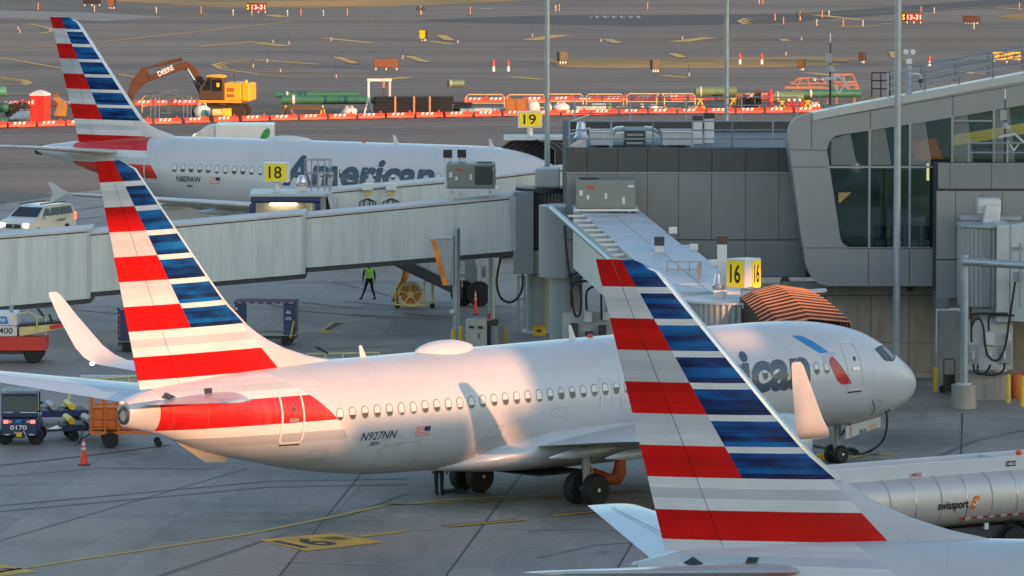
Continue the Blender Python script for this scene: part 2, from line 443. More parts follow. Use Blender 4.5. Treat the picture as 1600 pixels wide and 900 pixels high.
    def stabs(s):
        for sg in (1, -1):
            xr, cr, yr, zr, xt, ct, yt, zt = s.c['stab']
            secs = []
            for i in range(7):
                f = i/6; secs.append((xr+(xt-xr)*f, cr+(ct-cr)*f, sg*(yr+(yt-yr)*f), zr+(zt-zr)*f, 0))
            secs.append((xt+.35, ct*.55, sg*(yt+.16), zt+.01, 0))
            st = s.panel('tailplane', secs, WINGT, thick=.10)
            g = MB()                                     # elevator gap
            for f0, f1 in ((.08,.92),):
                A = [(xr+(xt-xr)*f + (cr+(ct-cr)*f)*.68, sg*(yr+(yt-yr)*f), zr+(zt-zr)*f + (cr+(ct-cr)*f)*.045) for f in (f0, f1)]
                for up in (1,):
                    p, q = A; g.add([s.P(p[0]-.02,p[1],p[2]+.02), s.P(p[0]+.02,p[1],p[2]+.018), s.P(q[0]+.015,q[1],q[2]+.006), s.P(q[0]-.015,q[1],q[2]+.008)], [(0,1,2,3)])
            g.build('elevator_gap', DARK, st)
    def wings(s):
        c = s.c['wing']
        for sg in (1, -1):
            secs = [(xl, ch, sg*y, z, 0) for xl, ch, y, z in c['secs']]
            wg = s.panel('wing', secs, WINGT, thick=.115)
            if 'winglet' in c:
                s.panel('winglet', [(xl, ch, sg*y, z, sg*ct) for xl, ch, y, z, ct in c['winglet']], PLAIN, parent=wg, thick=.09)
            if 'fence' in c:
                x0, y0, z0 = c['fence']; mb = MB()
                out = [(0,.0),(.28,.08),(1.2,.52),(1.36,.50),(1.05,-.04),(1.26,-.50),(1.1,-.52),(.3,-.10)]
                mb.prism([s.P(x0+a, sg*y0, z0+b) for a, b in out], (0, -sg*.05, 0)); mb.build('wingtip_fence', PLAIN, wg, bevel=.015)
            for fx, fy, fz, fl in c['fairings']:
                rg = []
                for k in range(9):
                    t = k/8; r = math.sin(math.pi*min(1, t*1.02+.02))**.7*.17 + .02
                    rg.append([s.P(fx+fl*t, sg*fy + r*.75*math.cos(a*math.pi/5), fz - .12*t + r*math.sin(a*math.pi/5)) for a in range(10)])
                MB().loft(rg).build('flap_fairing', PLAIN, wg, smooth=40)
            lx, ly, lz = c['light']; lm = MB(); lm.blob(s.P(lx, sg*ly, lz), (.09,.06,.06), jit=0)
            lm.build('navigation_light', [NAVG if sg > 0 and 'fence' in c else NAVW], wg)
            # nacelle under the wing
            ex, ey, ez, el, er = s.c['engine']; e = MB()
            prof = [(er*.80,0.0),(er*.92,.06),(er*.99,.3),(er*1.03,.9),(er*.98,el*.6),(er*.74,el)]
            rg = [[s.P(ex+h, sg*ey + r*math.cos(2*math.pi*k/28), ez + r*math.sin(2*math.pi*k/28)) for k in range(28)] for r, h in prof]
            e.loft(rg, 0, False, False)
            en = e.build('engine', PLAIN, s.root, smooth=50)
            f = MB(); f.lathe([(er*.82,-.02),(er*.3,-.04),(.02,.25)], (0,0,0), 24, 0, 'X')
            fo = f.build('fan', DARK, en, loc=s.P(ex+.5, sg*ey, ez))
            x = MB(); x.lathe([(er*.52, 0),(er*.45,-.7),(er*.2,-1.0),(.03,-1.5)], (0,0,0), 20, 0, 'X')
            x.build('exhaust_cone', HOT, en, loc=s.P(ex+el-.25, sg*ey, ez), smooth=40)
            py = MB(); py.prism([s.P(ex+.9, sg*ey-.12, ez+er*.9), s.P(ex+el+.6, sg*ey-.12, ez+er*.75), s.P(ex+el+1.2, sg*ey-.12, ez+er*1.25), s.P(ex+2.2, sg*ey-.12, ez+er*1.35)], (0,.24,0))
            py.build('pylon', PLAIN, en)
    def gear(s):
        g = s.c['gear']
        for (x, y, r, w, gap, z1) in g:
            t = MB(); t.cyl(s.P(x,y,r), s.P(x-.05,y*.97,z1), .13, .16, 12)
            t.cyl(s.P(x,y-gap/2,r), s.P(x,y+gap/2,r), .09, .09, 10)
            t.cyl(s.P(x+.05,y,r+.45), s.P(x-.9,y*.85,z1), .06, .06, 8)
            t.cyl(s.P(x-.18,y,r+.1), s.P(x-.26,y,r+.6), .04, .04, 6); t.cyl(s.P(x-.26,y,r+.6), s.P(x-.1,y,r+.95), .04, .04, 6)
            gr = t.build('landing_gear', STRUT, s.root, smooth=40)
            for sg in (1, -1):
                wy = y + sg*gap/2
                pr = [(r*.55,-w/2),(r*.86,-w/2*1.0),(r*.97,-w*.36),(r,-w*.15),(r,w*.15),(r*.97,w*.36),(r*.86,w/2),(r*.55,w/2)]
                wh = MB().lathe(pr, (0,0,0), 28, 0, 'Y').build('wheel', TYRE, gr, loc=s.P(x,wy,r), smooth=35)
                rm = MB(); q = w*.42
                for e in (1, -1):
                    rm.lathe([(r*.56,e*q),(r*.50,e*(q+.02)),(r*.40,e*(q-.06)),(r*.22,e*(q-.05)),(r*.18,e*(q+.03)),(.01,e*(q+.035))], (0,0,0), 20, 0, 'Y')
                rm.build('rim', ALU, wh, smooth=35)
    def windows(s, xs, z, w, h):
        def cap(w, h):
            p = []; r = w/2
            for k in range(7): a = R(180*k/6); p.append((r*math.cos(a), h/2-r+r*math.sin(a)))
            for k in range(7): a = R(180+180*k/6); p.append((r*math.cos(a), -h/2+r+r*math.sin(a)))
            return p
        for i, x in enumerate(xs):
            rn = random.Random(i); lvl = rn.choice([-.02,-.05,-.05,-.09,-.12, .03])
            mb = MB(); o = cap(w+.075, h+.075); q = cap(w, h); n = len(o)
            mb.add([s.side(x+a, z+b, .006) for a, b in o] + [s.side(x+a, z+b, .012) for a, b in q], [(k,(k+1)%n,(k+1)%n+n,k+n) for k in range(n)], 0)
            up = [(a, max(b, lvl)) for a, b in q]; dn = [(a, min(b, lvl)) for a, b in q]
            mb.add([s.side(x+a, z+b, .011) for a, b in up], [tuple(range(n))], 1)
            mb.add([s.side(x+a, z+b, .010) for a, b in dn], [tuple(range(n))], 2)
            mb.build('cabin_window', [RIM, SHADE, PANE], s.root)
    def dome(s, x0, x1, z0, hgt, wid, mat, name='satellite_dome'):
        rg = []; m = 14
        for i in range(m+1):
            t = i/m; x = x0+(x1-x0)*t; f = math.sin(math.pi*t)**.55 if 0 < t < 1 else .02
            rg.append([s.P(x, wid*f*math.cos(R(k*15)), z0-.25 + (.25+hgt*f)*math.sin(R(k*15))) for k in range(13)])
        MB().loft(rg, 0, True, True).build(name, mat, s.root, smooth=50)
    def blade(s, x, z, h=.45, mat=None):
        MB().prism([s.P(x+.30,.02,z-.05), s.P(x,.02,z-.05), s.P(x+.25,.02,z+h), s.P(x+.36,.02,z+h)], (0,.04,0)).build('blade_antenna', mat or WHITE, s.root)
NAVW = EM('white_lamp', (1.0,.80,.5), 9.0); NAVG = EM('green_lamp', (.15,1.0,.55), 9.0)

C737 = dict(
 body=[(0,2.80,2.62,.06),(.12,3.05,2.35,.34),(.45,3.36,2.07,.66),(1.0,3.72,1.84,.98),(1.6,4.06,1.65,1.22),(2.1,4.36,1.55,1.38),(2.9,4.74,1.45,1.58),(3.8,5.00,1.40,1.72),(5,5.22,1.38,1.83),(6.5,5.36,1.38,1.88),(9,5.42,1.38,1.88),(16,5.42,1.38,1.88),(24,5.42,1.36,1.88),(25.5,5.42,1.38,1.87),(27.6,5.42,1.47,1.82),(29.9,5.42,1.74,1.68),(31.1,5.40,1.95,1.56),(32.2,5.37,2.20,1.42),(33.6,5.31,2.54,1.22),(35.0,5.21,2.93,.98),(36.6,5.03,3.50,.62),(37.5,4.84,3.72,.42),(37.95,4.70,3.82,.32)],
 fin_te=(39.0,.241,12.2), fin_le=[(28.2,5.30),(28.7,5.38),(30.0,5.66),(31.0,5.98),(31.9,6.38),(32.6,6.85),(33.5,7.62),(34.37,8.62),(37.43,12.30),(37.7,12.48),(38.1,12.55)], fin_z0=5.0, fin_z1=12.55, hinge=(38.34,.395,11.72), lead_from=.26,
 stab=(33.2,4.3,.5,4.55, 38.7,1.4,7.1,5.28),
 wing=dict(secs=[(12.6,8.2,.8,1.95),(13.5,7.5,1.9,2.05),(15.2,5.9,5.0,2.42),(15.8,5.35,6.0,2.53),(19.3,3.1,12,3.15),(22.5,1.75,17.0,3.72)],
   winglet=[(22.5,1.75,17.0,3.72,0),(22.95,1.58,17.40,3.80,.35),(23.3,1.48,17.70,4.02,.8),(23.75,1.30,17.88,4.4,1.25),(24.65,.88,18.22,5.5,1.33),(25.25,.55,18.42,6.27,1.33),(25.42,.38,18.45,6.40,1.33)],
   fairings=[(18.6,3.3,1.95,3.2),(18.4,6.0,2.15,3.4),(19.5,9.2,2.5,3.2),(20.6,12.3,2.8,2.8)], light=(24.7,17.35,3.82)),
 engine=(11.3,4.83,1.75,4.0,1.02),
 gear=[(19.6,2.86,.56,.40,.86,2.0),(19.6,-2.86,.56,.40,.86,2.0),(4.0,0,.34,.22,.46,1.5)])
C319 = dict(
 body=[(0,2.95,2.80,.06),(.15,3.25,2.5,.4),(.6,3.65,2.15,.8),(1.3,4.15,1.9,1.2),(2.0,4.6,1.78,1.45),(2.9,5.05,1.68,1.68),(4,5.42,1.62,1.86),(5.5,5.68,1.6,1.97),(7,5.75,1.6,1.975),(14,5.75,1.6,1.975),(20.5,5.75,1.6,1.975),(22,5.75,1.64,1.96),(24,5.74,1.95,1.88),(26,5.71,2.45,1.7),(28,5.62,3.03,1.4),(30,5.45,3.62,1.02),(31.5,5.28,4.05,.72),(33,5.08,4.42,.42),(33.77,4.93,4.6,.26)],
 fin_te=(32.9,.27,11.5), fin_le=[(24.9,5.72),(25.6,5.86),(26.5,6.15),(27.1,6.45),(31.2,11.75),(31.5,11.90),(31.7,11.93)], fin_z0=5.25, fin_z1=11.93, hinge=(32.1,.36,11.0), lead_from=.2,
 stab=(27.4,4.1,.5,4.78, 31.2,1.75,6.1,5.32),
 wing=dict(secs=[(10.6,8.0,.8,2.05),(12.4,6.5,1.975,2.2),(14.6,4.3,6.3,2.65),(17.6,2.9,11.5,3.22),(20.7,1.65,16.95,3.80)], fence=(20.9,17.0,3.86),
   fairings=[(17.3,3.8,2.1,2.6),(17.2,6.4,2.4,2.8),(18.3,10,2.8,2.4)], light=(20.75,16.2,3.74)),
 engine=(10.6,5.75,1.85,4.3,1.12),
 gear=[(16.2,3.8,.58,.42,.93,2.2),(16.2,-3.8,.58,.42,.93,2.2),(5.1,0,.38,.23,.5,1.6)])
_b737 = [(0,(.51,.53,.55)),(2.62,PG),(2.92,PG2),(3.28,PW),(3.60,RED2),(3.95,REDC),(4.50,PW),(4.72,PG),(4.95,(.58,.54,.56)),(5.1,PW)]
BODY737 = paint_body('airliner_body_paint', (30.395,-1.109,.2782), _b737, 36.85)
FIN737 = paint_fin('tail_flag_paint', 6.92, .8215, 11.9, 35.23, .564, 6.91, (6.07, 5.295, (31.41,.96)), None)
BODY319 = paint_body('small_airliner_body_paint', (22.634,.771,-.0169), [(0,(.51,.53,.55)),(3.0,PG),(3.55,RED2),(3.9,REDC),(4.27,PG),(4.65,PW),(4.98,REDC),(5.4,RED2)], 31.2)
FIN319 = paint_fin('small_tail_flag_paint', 6.51, .8025, 11.3, 29.58, .50, 6.51, (5.69, 5.0, (26.2,1.05)), None)
NAVY = (.01,)
def livery_737(j, full):
    j.build_body(BODY737, 36.85); j.build_fin(FIN737); j.stabs(); j.wings(); j.gear()
    # belly fairing between the wings
    rg = []
    for x, hw, z0, z1 in [(10.6,.5,1.36,1.6),(11.5,1.75,1.16,2.2),(13,2.10,1.06,2.65),(17,2.15,1.04,2.8),(20,2.12,1.05,2.75),(22.5,1.80,1.18,2.3),(24.4,.6,1.34,1.6)]:
        rg.append([j.P(x, hw*math.copysign(abs(math.cos(R(k*15)))**.7, math.cos(R(k*15))), (z0+z1)/2+(z1-z0)/2*math.sin(R(k*15))) for k in range(24)])
    MB().loft(rg).build('wing_fairing', PLAIN, j.root, smooth=60)
    # exhaust at the tail end
    MB().lathe([(.30,.0),(.30,-.36),(.22,-.42),(.19,-.2),(.01,-.1)], (0,0,0), 20, 0, 'X').build('exhaust_pipe', HOT, j.root, loc=j.P(37.62,0,4.20), smooth=40)
    MB().blob(j.P(38.02,0,4.62), (.12,.07,.07), jit=0).build('tail_light', WHITE, j.root)
    j.onside('tailplane_slot', [(36.2,4.72),(36.5,4.88),(36.75,4.72),(36.5,4.66)], DARK, off=.02)
    j.onside('access_panel', [(34.9,4.66),(34.75,4.92),(35.05,4.92),(35.15,4.66)], DARK, off=.02)
    j.dome(22.2, 25.0, 5.40, .36, .62, WHITE); j.blade(27.2, 5.42, .40); j.blade(17.3, 5.42, .48)
    MB().blob(j.P(16.6,0,5.45), (.11,.11,.08), jit=0).build('beacon', RED, j.root)
    if not full: return
    j.windows([29.94-.533*i for i in range(45)], 3.79, .235, .37)
    for nm, pth, m, w in (('door', j.rrect(31.42,32.28,2.95,4.62,.16), WHITE, .075), ('door', j.rrect(4.50,5.30,2.88,4.58,.16,.05), WHITE, .07),
                       ('exit_door', j.rrect(17.35,17.93,3.10,4.22,.14), WHITE, .045), ('exit_door', j.rrect(16.32,16.90,3.10,4.22,.14), WHITE, .045)):
        d = j.ribbon(nm, pth, w, m)
        x0 = min(a for a, b in pth); x1 = max(a for a, b in pth); z0 = min(b for a, b in pth); z1 = max(b for a, b in pth)
        if nm == 'door':
            j.onside('door_handle', [(x0+.22,z0+.72),(x0+.22,z0+.82),(x0+.60,z0+.82),(x0+.60,z0+.72)], ALU, off=.03, parent=d)
            j.onside('door_pane', [(x0+.38+.07*math.cos(R(k*30)), z0+1.12+.085*math.sin(R(k*30))) for k in range(12)], PANE, off=.02, parent=d)
            j.onside('sill', [(x0+.05,z0-.09),(x0+.05,z0-.04),(x1-.05,z0-.04),(x1-.05,z0-.09)], DARK, off=.025, parent=d)
    j.lettering('lettering', 'American', 16.35, 7.36, 3.12, 4.72, SLATE, .035, .10)
    j.lettering('registration', 'N927NN', 29.0, 27.45, 2.82, 3.10, SLATE, .012, .25)
    j.lettering('fleet_code', '3KN', 28.55, 28.13, 2.62, 2.76, SLATE, .012, .25)
    fx0, fx1, fz0, fz1 = 26.62, 25.98, 2.83, 3.13        # flag
    fl = j.onside('flag', [(fx0,fz0),(fx0,fz1),(fx1,fz1),(fx1,fz0)], WINK, off=.010)
    for k in range(7):
        a = fz0 + (fz1-fz0)*(2*k)/13; b = fz0 + (fz1-fz0)*(2*k+1)/13
        j.onside('flag_stripe', [(fx0,a),(fx0,b),(fx1,b),(fx1,a)], RED, off=.014, parent=fl)
    j.onside('flag_canton', [(fx1+.27,fz0+.14),(fx1+.27,fz1),(fx1,fz1),(fx1,fz0+.14)], BLUE, off=.018, parent=fl)
    e = j.onside('emblem', [(7.62,4.96),(7.15,4.93),(6.75,4.72),(6.20,4.31),(6.66,4.31),(7.2,4.66)], LOGOB, off=.015)
    j.onside('emblem_red', [(6.32,3.98),(6.22,4.12),(6.06,4.16),(5.85,3.95),(5.16,3.13),(5.70,3.13),(5.95,3.28),(6.16,3.6)], LOGOR, off=.015, parent=e)
    j.onside('emblem_grey', [(6.62,4.14),(6.40,4.28),(5.95,4.32),(5.72,4.22),(6.0,4.20),(6.22,4.02),(6.36,3.88),(6.55,3.95)], LOGOG, off=.013, parent=e)
    # flight deck glazing, both sides
    for sg in (1, -1):
        for q in ([(3.36,4.22),(2.86,4.26),(2.55,3.74),(3.02,3.82)], [(2.80,4.27),(2.42,4.22),(1.82,3.86),(2.45,3.72)]):
            v, f = slice_mesh(q, [[0,1,2,3]], .12, .2)
            p = [j.side(a, b, .015) for a, b in v]
            if sg < 0: p = [Vector((a.x, -a.y, a.z)) for a in p]
            w = MB().add(p, f).build('cockpit_window', GLASSD, j.root, smooth=60)
            if sg > 0: j.ribbon('window_frame', q, .05, DARK, parent=w, off=.018)
    MB().prism([j.P(x, .52, z) for x, z in ((2.2,1.62),(2.2,1.25),(4.05,.92),(4.05,1.40))], (0,.04,0)).build('gear_door', PLAIN, j.root)
    t = MB(); ux = Vector((1,0,0)); v, f = text_mesh('3KN', .012)
    def dr(a, b): x = 3.35-a; return j.P(x, .555, 1.06 + (3.35-x)*.15 + b)
    t.add([dr(a*.36, b*.15) for a, b in v], f, 0); t.build('door_lettering', SLATE, j.root); t = MB(); v, f = text_mesh('73-8', .012, .2); t.add([dr(.50 + a*.45, b*.17+.03) for a, b in v], f, 0)
    t.build('gold_lettering', YEL, j.root)
    MB().prism([j.P(3.84,.563,1.0), j.P(3.80,.563,1.0), j.P(3.80,.563,1.43), j.P(3.84,.563,1.43)], (0,-.002,0)).build('door_stripe', RED, j.root)
    # dark wheel bay and hot undersides by the main gear
    MB().bx(-20.9,-18.4,-1.9,1.9,1.00,1.032).build('wheel_bay', DARK, j.root)
    j.ribbon('drain_mast', [(3.2,1.75),(3.4,2.1),(3.75,2.4)], .03, DARK, closed=False)
    MB().prism([j.P(36.0,-.03,3.35), j.P(33.4,-.03,2.55), j.P(33.5,-.03,2.32), j.P(34.4,-.03,2.38)], (0,.06,0)).build('tail_skid', BEIGE, j.root)
    j.onside('cargo_door', [(27.8,1.75),(27.8,1.72),(26.6,1.70),(26.6,1.73)], GREY)
    for q in ((27.2,27.9,2.55,2.9),(22.6,23.2,2.5,2.9),(30.2,30.9,2.3,2.62),(12.4,13.4,4.5,4.9),(19.6,20.3,3.0,3.3),(3.1,3.6,2.0,2.35),(9.9,11.2,1.7,2.7),(7.2,7.5,2.6,2.85)): j.ribbon('access_panel', j.rrect(*q, .06), .014, GREY)
    j.ribbon('cargo_door_outline', j.rrect(26.2,28.0,1.52,2.62,.3), .018, GREY)
jet = Jet(C737, 'white airliner with sunlit striped tail and N927NN on its side, parked across the middle', (14.685, 227.614, 0.76662)); livery_737(jet, True); MIDJET = jet
jet = Jet(C737, 'nearest airliner with shaded striped tail fin, cut off by the bottom edge', (40.939, 155.32, -0.12577)); livery_737(jet, False); NEARJET = jet
jet = Jet(C319, 'distant airliner with N809AW on its side, behind the grey jet bridges', (4.216, 317.802, -0.4974)); A319JET = jet
j = jet
j.build_body(BODY319, 31.2); j.build_fin(FIN319); j.stabs(); j.wings(); j.gear()
j.windows([24.09-.533*i for i in range(35)], 4.19, .25, .40)
j.ribbon('door', j.rrect(25.2,26.1,3.40,5.28,.15,-.03), .07, WHITE)
j.lettering('lettering', 'American', 17.4, 8.3, 3.46, 5.05, SLATE, .035, .10)
j.lettering('registration', 'N809AW', 23.95, 22.4, 3.46, 3.78, INK, .012)
j.lettering('fleet_code', '809', 23.3, 22.95, 3.18, 3.33, SLATE, .012)
fx0, fx1, fz0, fz1 = 21.85, 21.2, 3.44, 3.78
fl = j.onside('flag', [(fx0,fz0),(fx0,fz1),(fx1,fz1),(fx1,fz0)], WINK, off=.010)
for k in range(7):
    a = fz0 + (fz1-fz0)*(2*k)/13; b = fz0 + (fz1-fz0)*(2*k+1)/13
    j.onside('flag_stripe', [(fx0,a),(fx0,b),(fx1,b),(fx1,a)], RED, off=.014, parent=fl)
j.onside('flag_canton', [(fx1+.27,fz0+.17),(fx1+.27,fz1),(fx1,fz1),(fx1,fz0+.17)], BLUE, off=.018, parent=fl)
j.dome(16.7, 19.6, 5.74, .22, .55, WHITE); j.blade(11.5, 5.74, .42); j.blade(5.8, 5.70, .42)
MB().blob(j.P(13.6,0,5.79), (.11,.11,.08), jit=0).build('beacon', RED, j.root)
MB().lathe([(.27,.0),(.26,-.3),(.15,-.25)], (0,0,0), 16, 0, 'X').build('exhaust_pipe', DARK, j.root, loc=j.P(33.6,0,4.76), smooth=40)
# ================================================================== THE GROUND AND ITS MARKINGS
def asphalt():
    t = NT('asphalt'); x, y, z = t.xyz()
    big = t.noise(.012, (1,1,1), 5); st = t.noise(.05, (.12,1.6,1), 7, .65); fine = t.noise(1.5, (1,1,1), 6, .7)
    c = t.mix(t.rng(big, .35, .65, 0, 1), (.122,.095,.072,1), (.182,.142,.108,1))
    c = t.mix(t.rng(st, .46, .66, 0, .78), c, (.062,.055,.050,1))
    c = t.mix(t.rng(st, .30, .42, .45, 0), c, (.24,.215,.195,1))
    c = t.mix(1.0, c, t.rng(fine, .3, .7, .86, 1.14), 'MULTIPLY')
    return t.fin(c, .85)
def concrete():
    t = NT('apron_concrete'); x, y, z = t.xyz()
    a = R(4.6); u = t.ma('ADD', t.ma('MULTIPLY', x, math.cos(a)), t.ma('MULTIPLY', y, -math.sin(a)))
    v = t.ma('ADD', t.ma('MULTIPLY', x, math.sin(a)), t.ma('MULTIPLY', y, math.cos(a)))
    def grid(co, per, off, w):
        f = t.ma('FRACT', t.ma('DIVIDE', t.ma('ADD', co, off), per))
        return t.ma('GREATER_THAN', t.ma('ABSOLUTE', t.ma('SUBTRACT', f, .5)), .5 - w/per/2)
    ju = grid(u, 5.22, 5.22*5 - (-7.24*math.cos(a) - 193.9*math.sin(a)), .07); jv = grid(v, 6.1, 1.0, .045)
    cu = t.ma('FLOOR', t.ma('DIVIDE', t.ma('ADD', u, 5.22*5 - (-7.24*math.cos(a) - 193.9*math.sin(a))), 5.22)); cv = t.ma('FLOOR', t.ma('DIVIDE', t.ma('ADD', v, 1.0), 6.1))
    slab = t.ma('FRACT', t.ma('MULTIPLY', t.ma('SINE', t.ma('MULTIPLY_ADD', cu, 12.98, t.ma('MULTIPLY', cv, 78.2))), 437.5))
    big = t.noise(.045, (1,1,1), 6, .62); st = t.noise(.16, (1.0,.30,1), 7, .7); fine = t.noise(2.0, (1,1,1), 8, .75)
    spot = t.noise(.55, (1,.6,1), 3, .5)
    c = t.mix(t.rng(big, .32, .68, 0, 1), (.235,.195,.163,1), (.345,.292,.245,1))
    c = t.mix(1.0, c, t.rng(slab, 0, 1, .87, 1.10), 'MULTIPLY')
    c = t.mix(t.rng(st, .48, .74, 0, .70), c, (.075,.072,.068,1))
    c = t.mix(t.rng(spot, .66, .74, 0, .45), c, (.06,.058,.055,1))
    tm = t.noise(.10, (.55,2.6,1), 5, .6); t2 = t.noise(.35, (2.2,.35,1), 4, .65)
    c = t.mix(t.rng(tm, .56, .66, 0, .42), c, (.10,.09,.08,1)); c = t.mix(t.rng(t2, .60, .72, 0, .30), c, (.09,.082,.074,1)); c = t.mix(t.rng(t2, .36, .28, 0, .25), c, (.40,.36,.31,1))
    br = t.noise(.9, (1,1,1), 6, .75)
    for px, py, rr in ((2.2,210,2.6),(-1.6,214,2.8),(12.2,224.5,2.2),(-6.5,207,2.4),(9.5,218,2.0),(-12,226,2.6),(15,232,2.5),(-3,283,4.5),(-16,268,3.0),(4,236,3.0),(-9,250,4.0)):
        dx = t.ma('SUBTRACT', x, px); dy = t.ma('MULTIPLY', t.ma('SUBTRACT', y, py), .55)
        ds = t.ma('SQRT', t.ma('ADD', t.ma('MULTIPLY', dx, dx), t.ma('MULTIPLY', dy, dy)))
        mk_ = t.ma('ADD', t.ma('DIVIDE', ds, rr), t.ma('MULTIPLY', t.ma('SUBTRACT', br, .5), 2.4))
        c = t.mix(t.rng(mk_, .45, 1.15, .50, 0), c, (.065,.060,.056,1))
    c = t.mix(1.0, c, t.rng(fine, .3, .7, .84, 1.15), 'MULTIPLY')
    c = t.mix(t.ma('MULTIPLY', ju, .22), c, (.03,.029,.028,1)); c = t.mix(t.ma('MULTIPLY', jv, .16), c, (.06,.058,.055,1))
    t.bump(fine, .12, .02)
    return t.fin(c, t.rng(big, .3, .7, .62, .82))
def dry_grass():
    t = NT('dry_grass'); t.xyz(); f = t.noise(.25, (1,.5,1), 7, .7); g = t.noise(.04, (1,1,1), 4)
    c = t.mix(t.rng(f, .3, .7, 0, 1), (.58,.27,.07,1), (.36,.20,.05,1)); c = t.mix(t.rng(g, .42, .62, 0, .8), c, (.13,.13,.035,1))
    return t.fin(c, .95)
ASPH, CONC, GRASS = asphalt(), concrete(), dry_grass()
DIRT = M('dirt', (.14,.095,.06), .95, var=.35, scale=.3, dirt=((.06,.05,.045), .8))
MARKY = M('worn_yellow_marking', (.56,.32,.03), .7, var=.2, scale=1.5, dirt=((.20,.14,.06), .5))
MARKB = M('black_marking', (.03,.03,.03), .8, var=.2)
MARKW = M('worn_white_marking', (.40,.38,.35), .7, var=.25, scale=.8, dirt=((.16,.15,.14), .8))
MARKR = M('worn_red_marking', (.16,.05,.045), .8, var=.2, dirt=((.14,.13,.13), .7))
PALEC = M('pale_concrete', (.22,.20,.18), .85, var=.1, scale=.2)
DARKA = M('rubbered_asphalt', (.045,.042,.042), .85, var=.25, scale=.1, stretch=(.3,1.5,1))
def struct(mb, name, mat, z=None):
    return tag(mb.build(name, mat), kind='structure')
mb = MB().bx(-1500, 1500, 20, 4000, -1.0, 0.0); struct(mb, 'ground', ASPH)
def sheet(px, name, mat, z): return struct(MB().poly([G(u, v, z) for u, v in px]), name, mat)
def wsheet(pts, name, mat, z): return struct(MB().poly([(x, y, z) for x, y in pts]), name, mat)
wsheet([(-70,60),(130,60),(130,420),(60,400),(-8,391),(-24.8,373.3),(-29.8,360.5),(-70,330)], 'apron', CONC, .008)
sheet([(-60,15),(0,16),(150,20),(265,26.5),(165,33),(0,27.5),(-60,25)], 'taxiway_patch', PALEC, .012)
sheet([(650,31),(850,24),(1240,22),(1700,-12),(1750,-4),(1400,22),(1200,37),(1000,40),(750,36)], 'rubber_marks', DARKA, .012)
def wavy(px, name, mat, z, amp=.6):
    rn = random.Random(5); P = [G(u, v, z) for u, v in px]; out = []
    for a, b in zip(P, P[1:]+P[:1]):
        n = max(2, int((b-a).length/2.5))
        for k in range(n):
            q = a + (b-a)*(k/n); q.x += rn.uniform(-amp, amp); q.y += rn.uniform(-amp*2, amp*2); out.append(q)
    return struct(MB().poly(out), name, mat)
wavy([(170,-2),(185,2),(240,5.5),(330,10.5),(400,12),(520,12),(610,11),(700,6.5),(790,2.5),(830,-4),(800,-30),(200,-30)], 'grass_strip', GRASS, .016)
wavy([(842,93),(900,91.5),(1060,90),(1200,89),(1330,90),(1345,93),(1330,97),(1303,98.5),(1322,103),(1200,105),(1000,107),(890,106),(866,101)], 'grass_island', GRASS, .016)
wavy([(1553,26),(1580,23),(1660,22),(1660,31),(1600,31)], 'grass_patch', GRASS, .016)
wavy([(-60,166),(200,164),(420,161),(640,158),(900,155),(1300,150),(1500,148),(1500,172),(1260,176),(900,180),(640,183),(400,185),(0,190),(-60,191)], 'dirt_strip', DIRT, .02, .4)
YM, KM, WM, RM_ = MB(), MB(), MB(), MB()
def line(mb, px, w, z=.022, world=False):
    P = [Vector((p[0], p[1], z)) if world else G(p[0], p[1], z) for p in px]; L = []
    for i, p in enumerate(P):
        t = P[min(i+1,len(P)-1)] - P[max(i-1,0)]; t.z = 0; t.normalize(); L.append((p, Vector((-t.y, t.x, 0))*(w/2)))
    vs = [q for p, n in L for q in (p+n, p-n)]
    mb.add(vs, [(2*i, 2*i+1, 2*i+3, 2*i+2) for i in range(len(P)-1)])
def quad(mb, px, z=.022): mb.poly([G(u, v, z) for u, v in px])
def bordered(px, w):
    line(KM, px, w*1.9, .018); line(YM, px, w, .022)
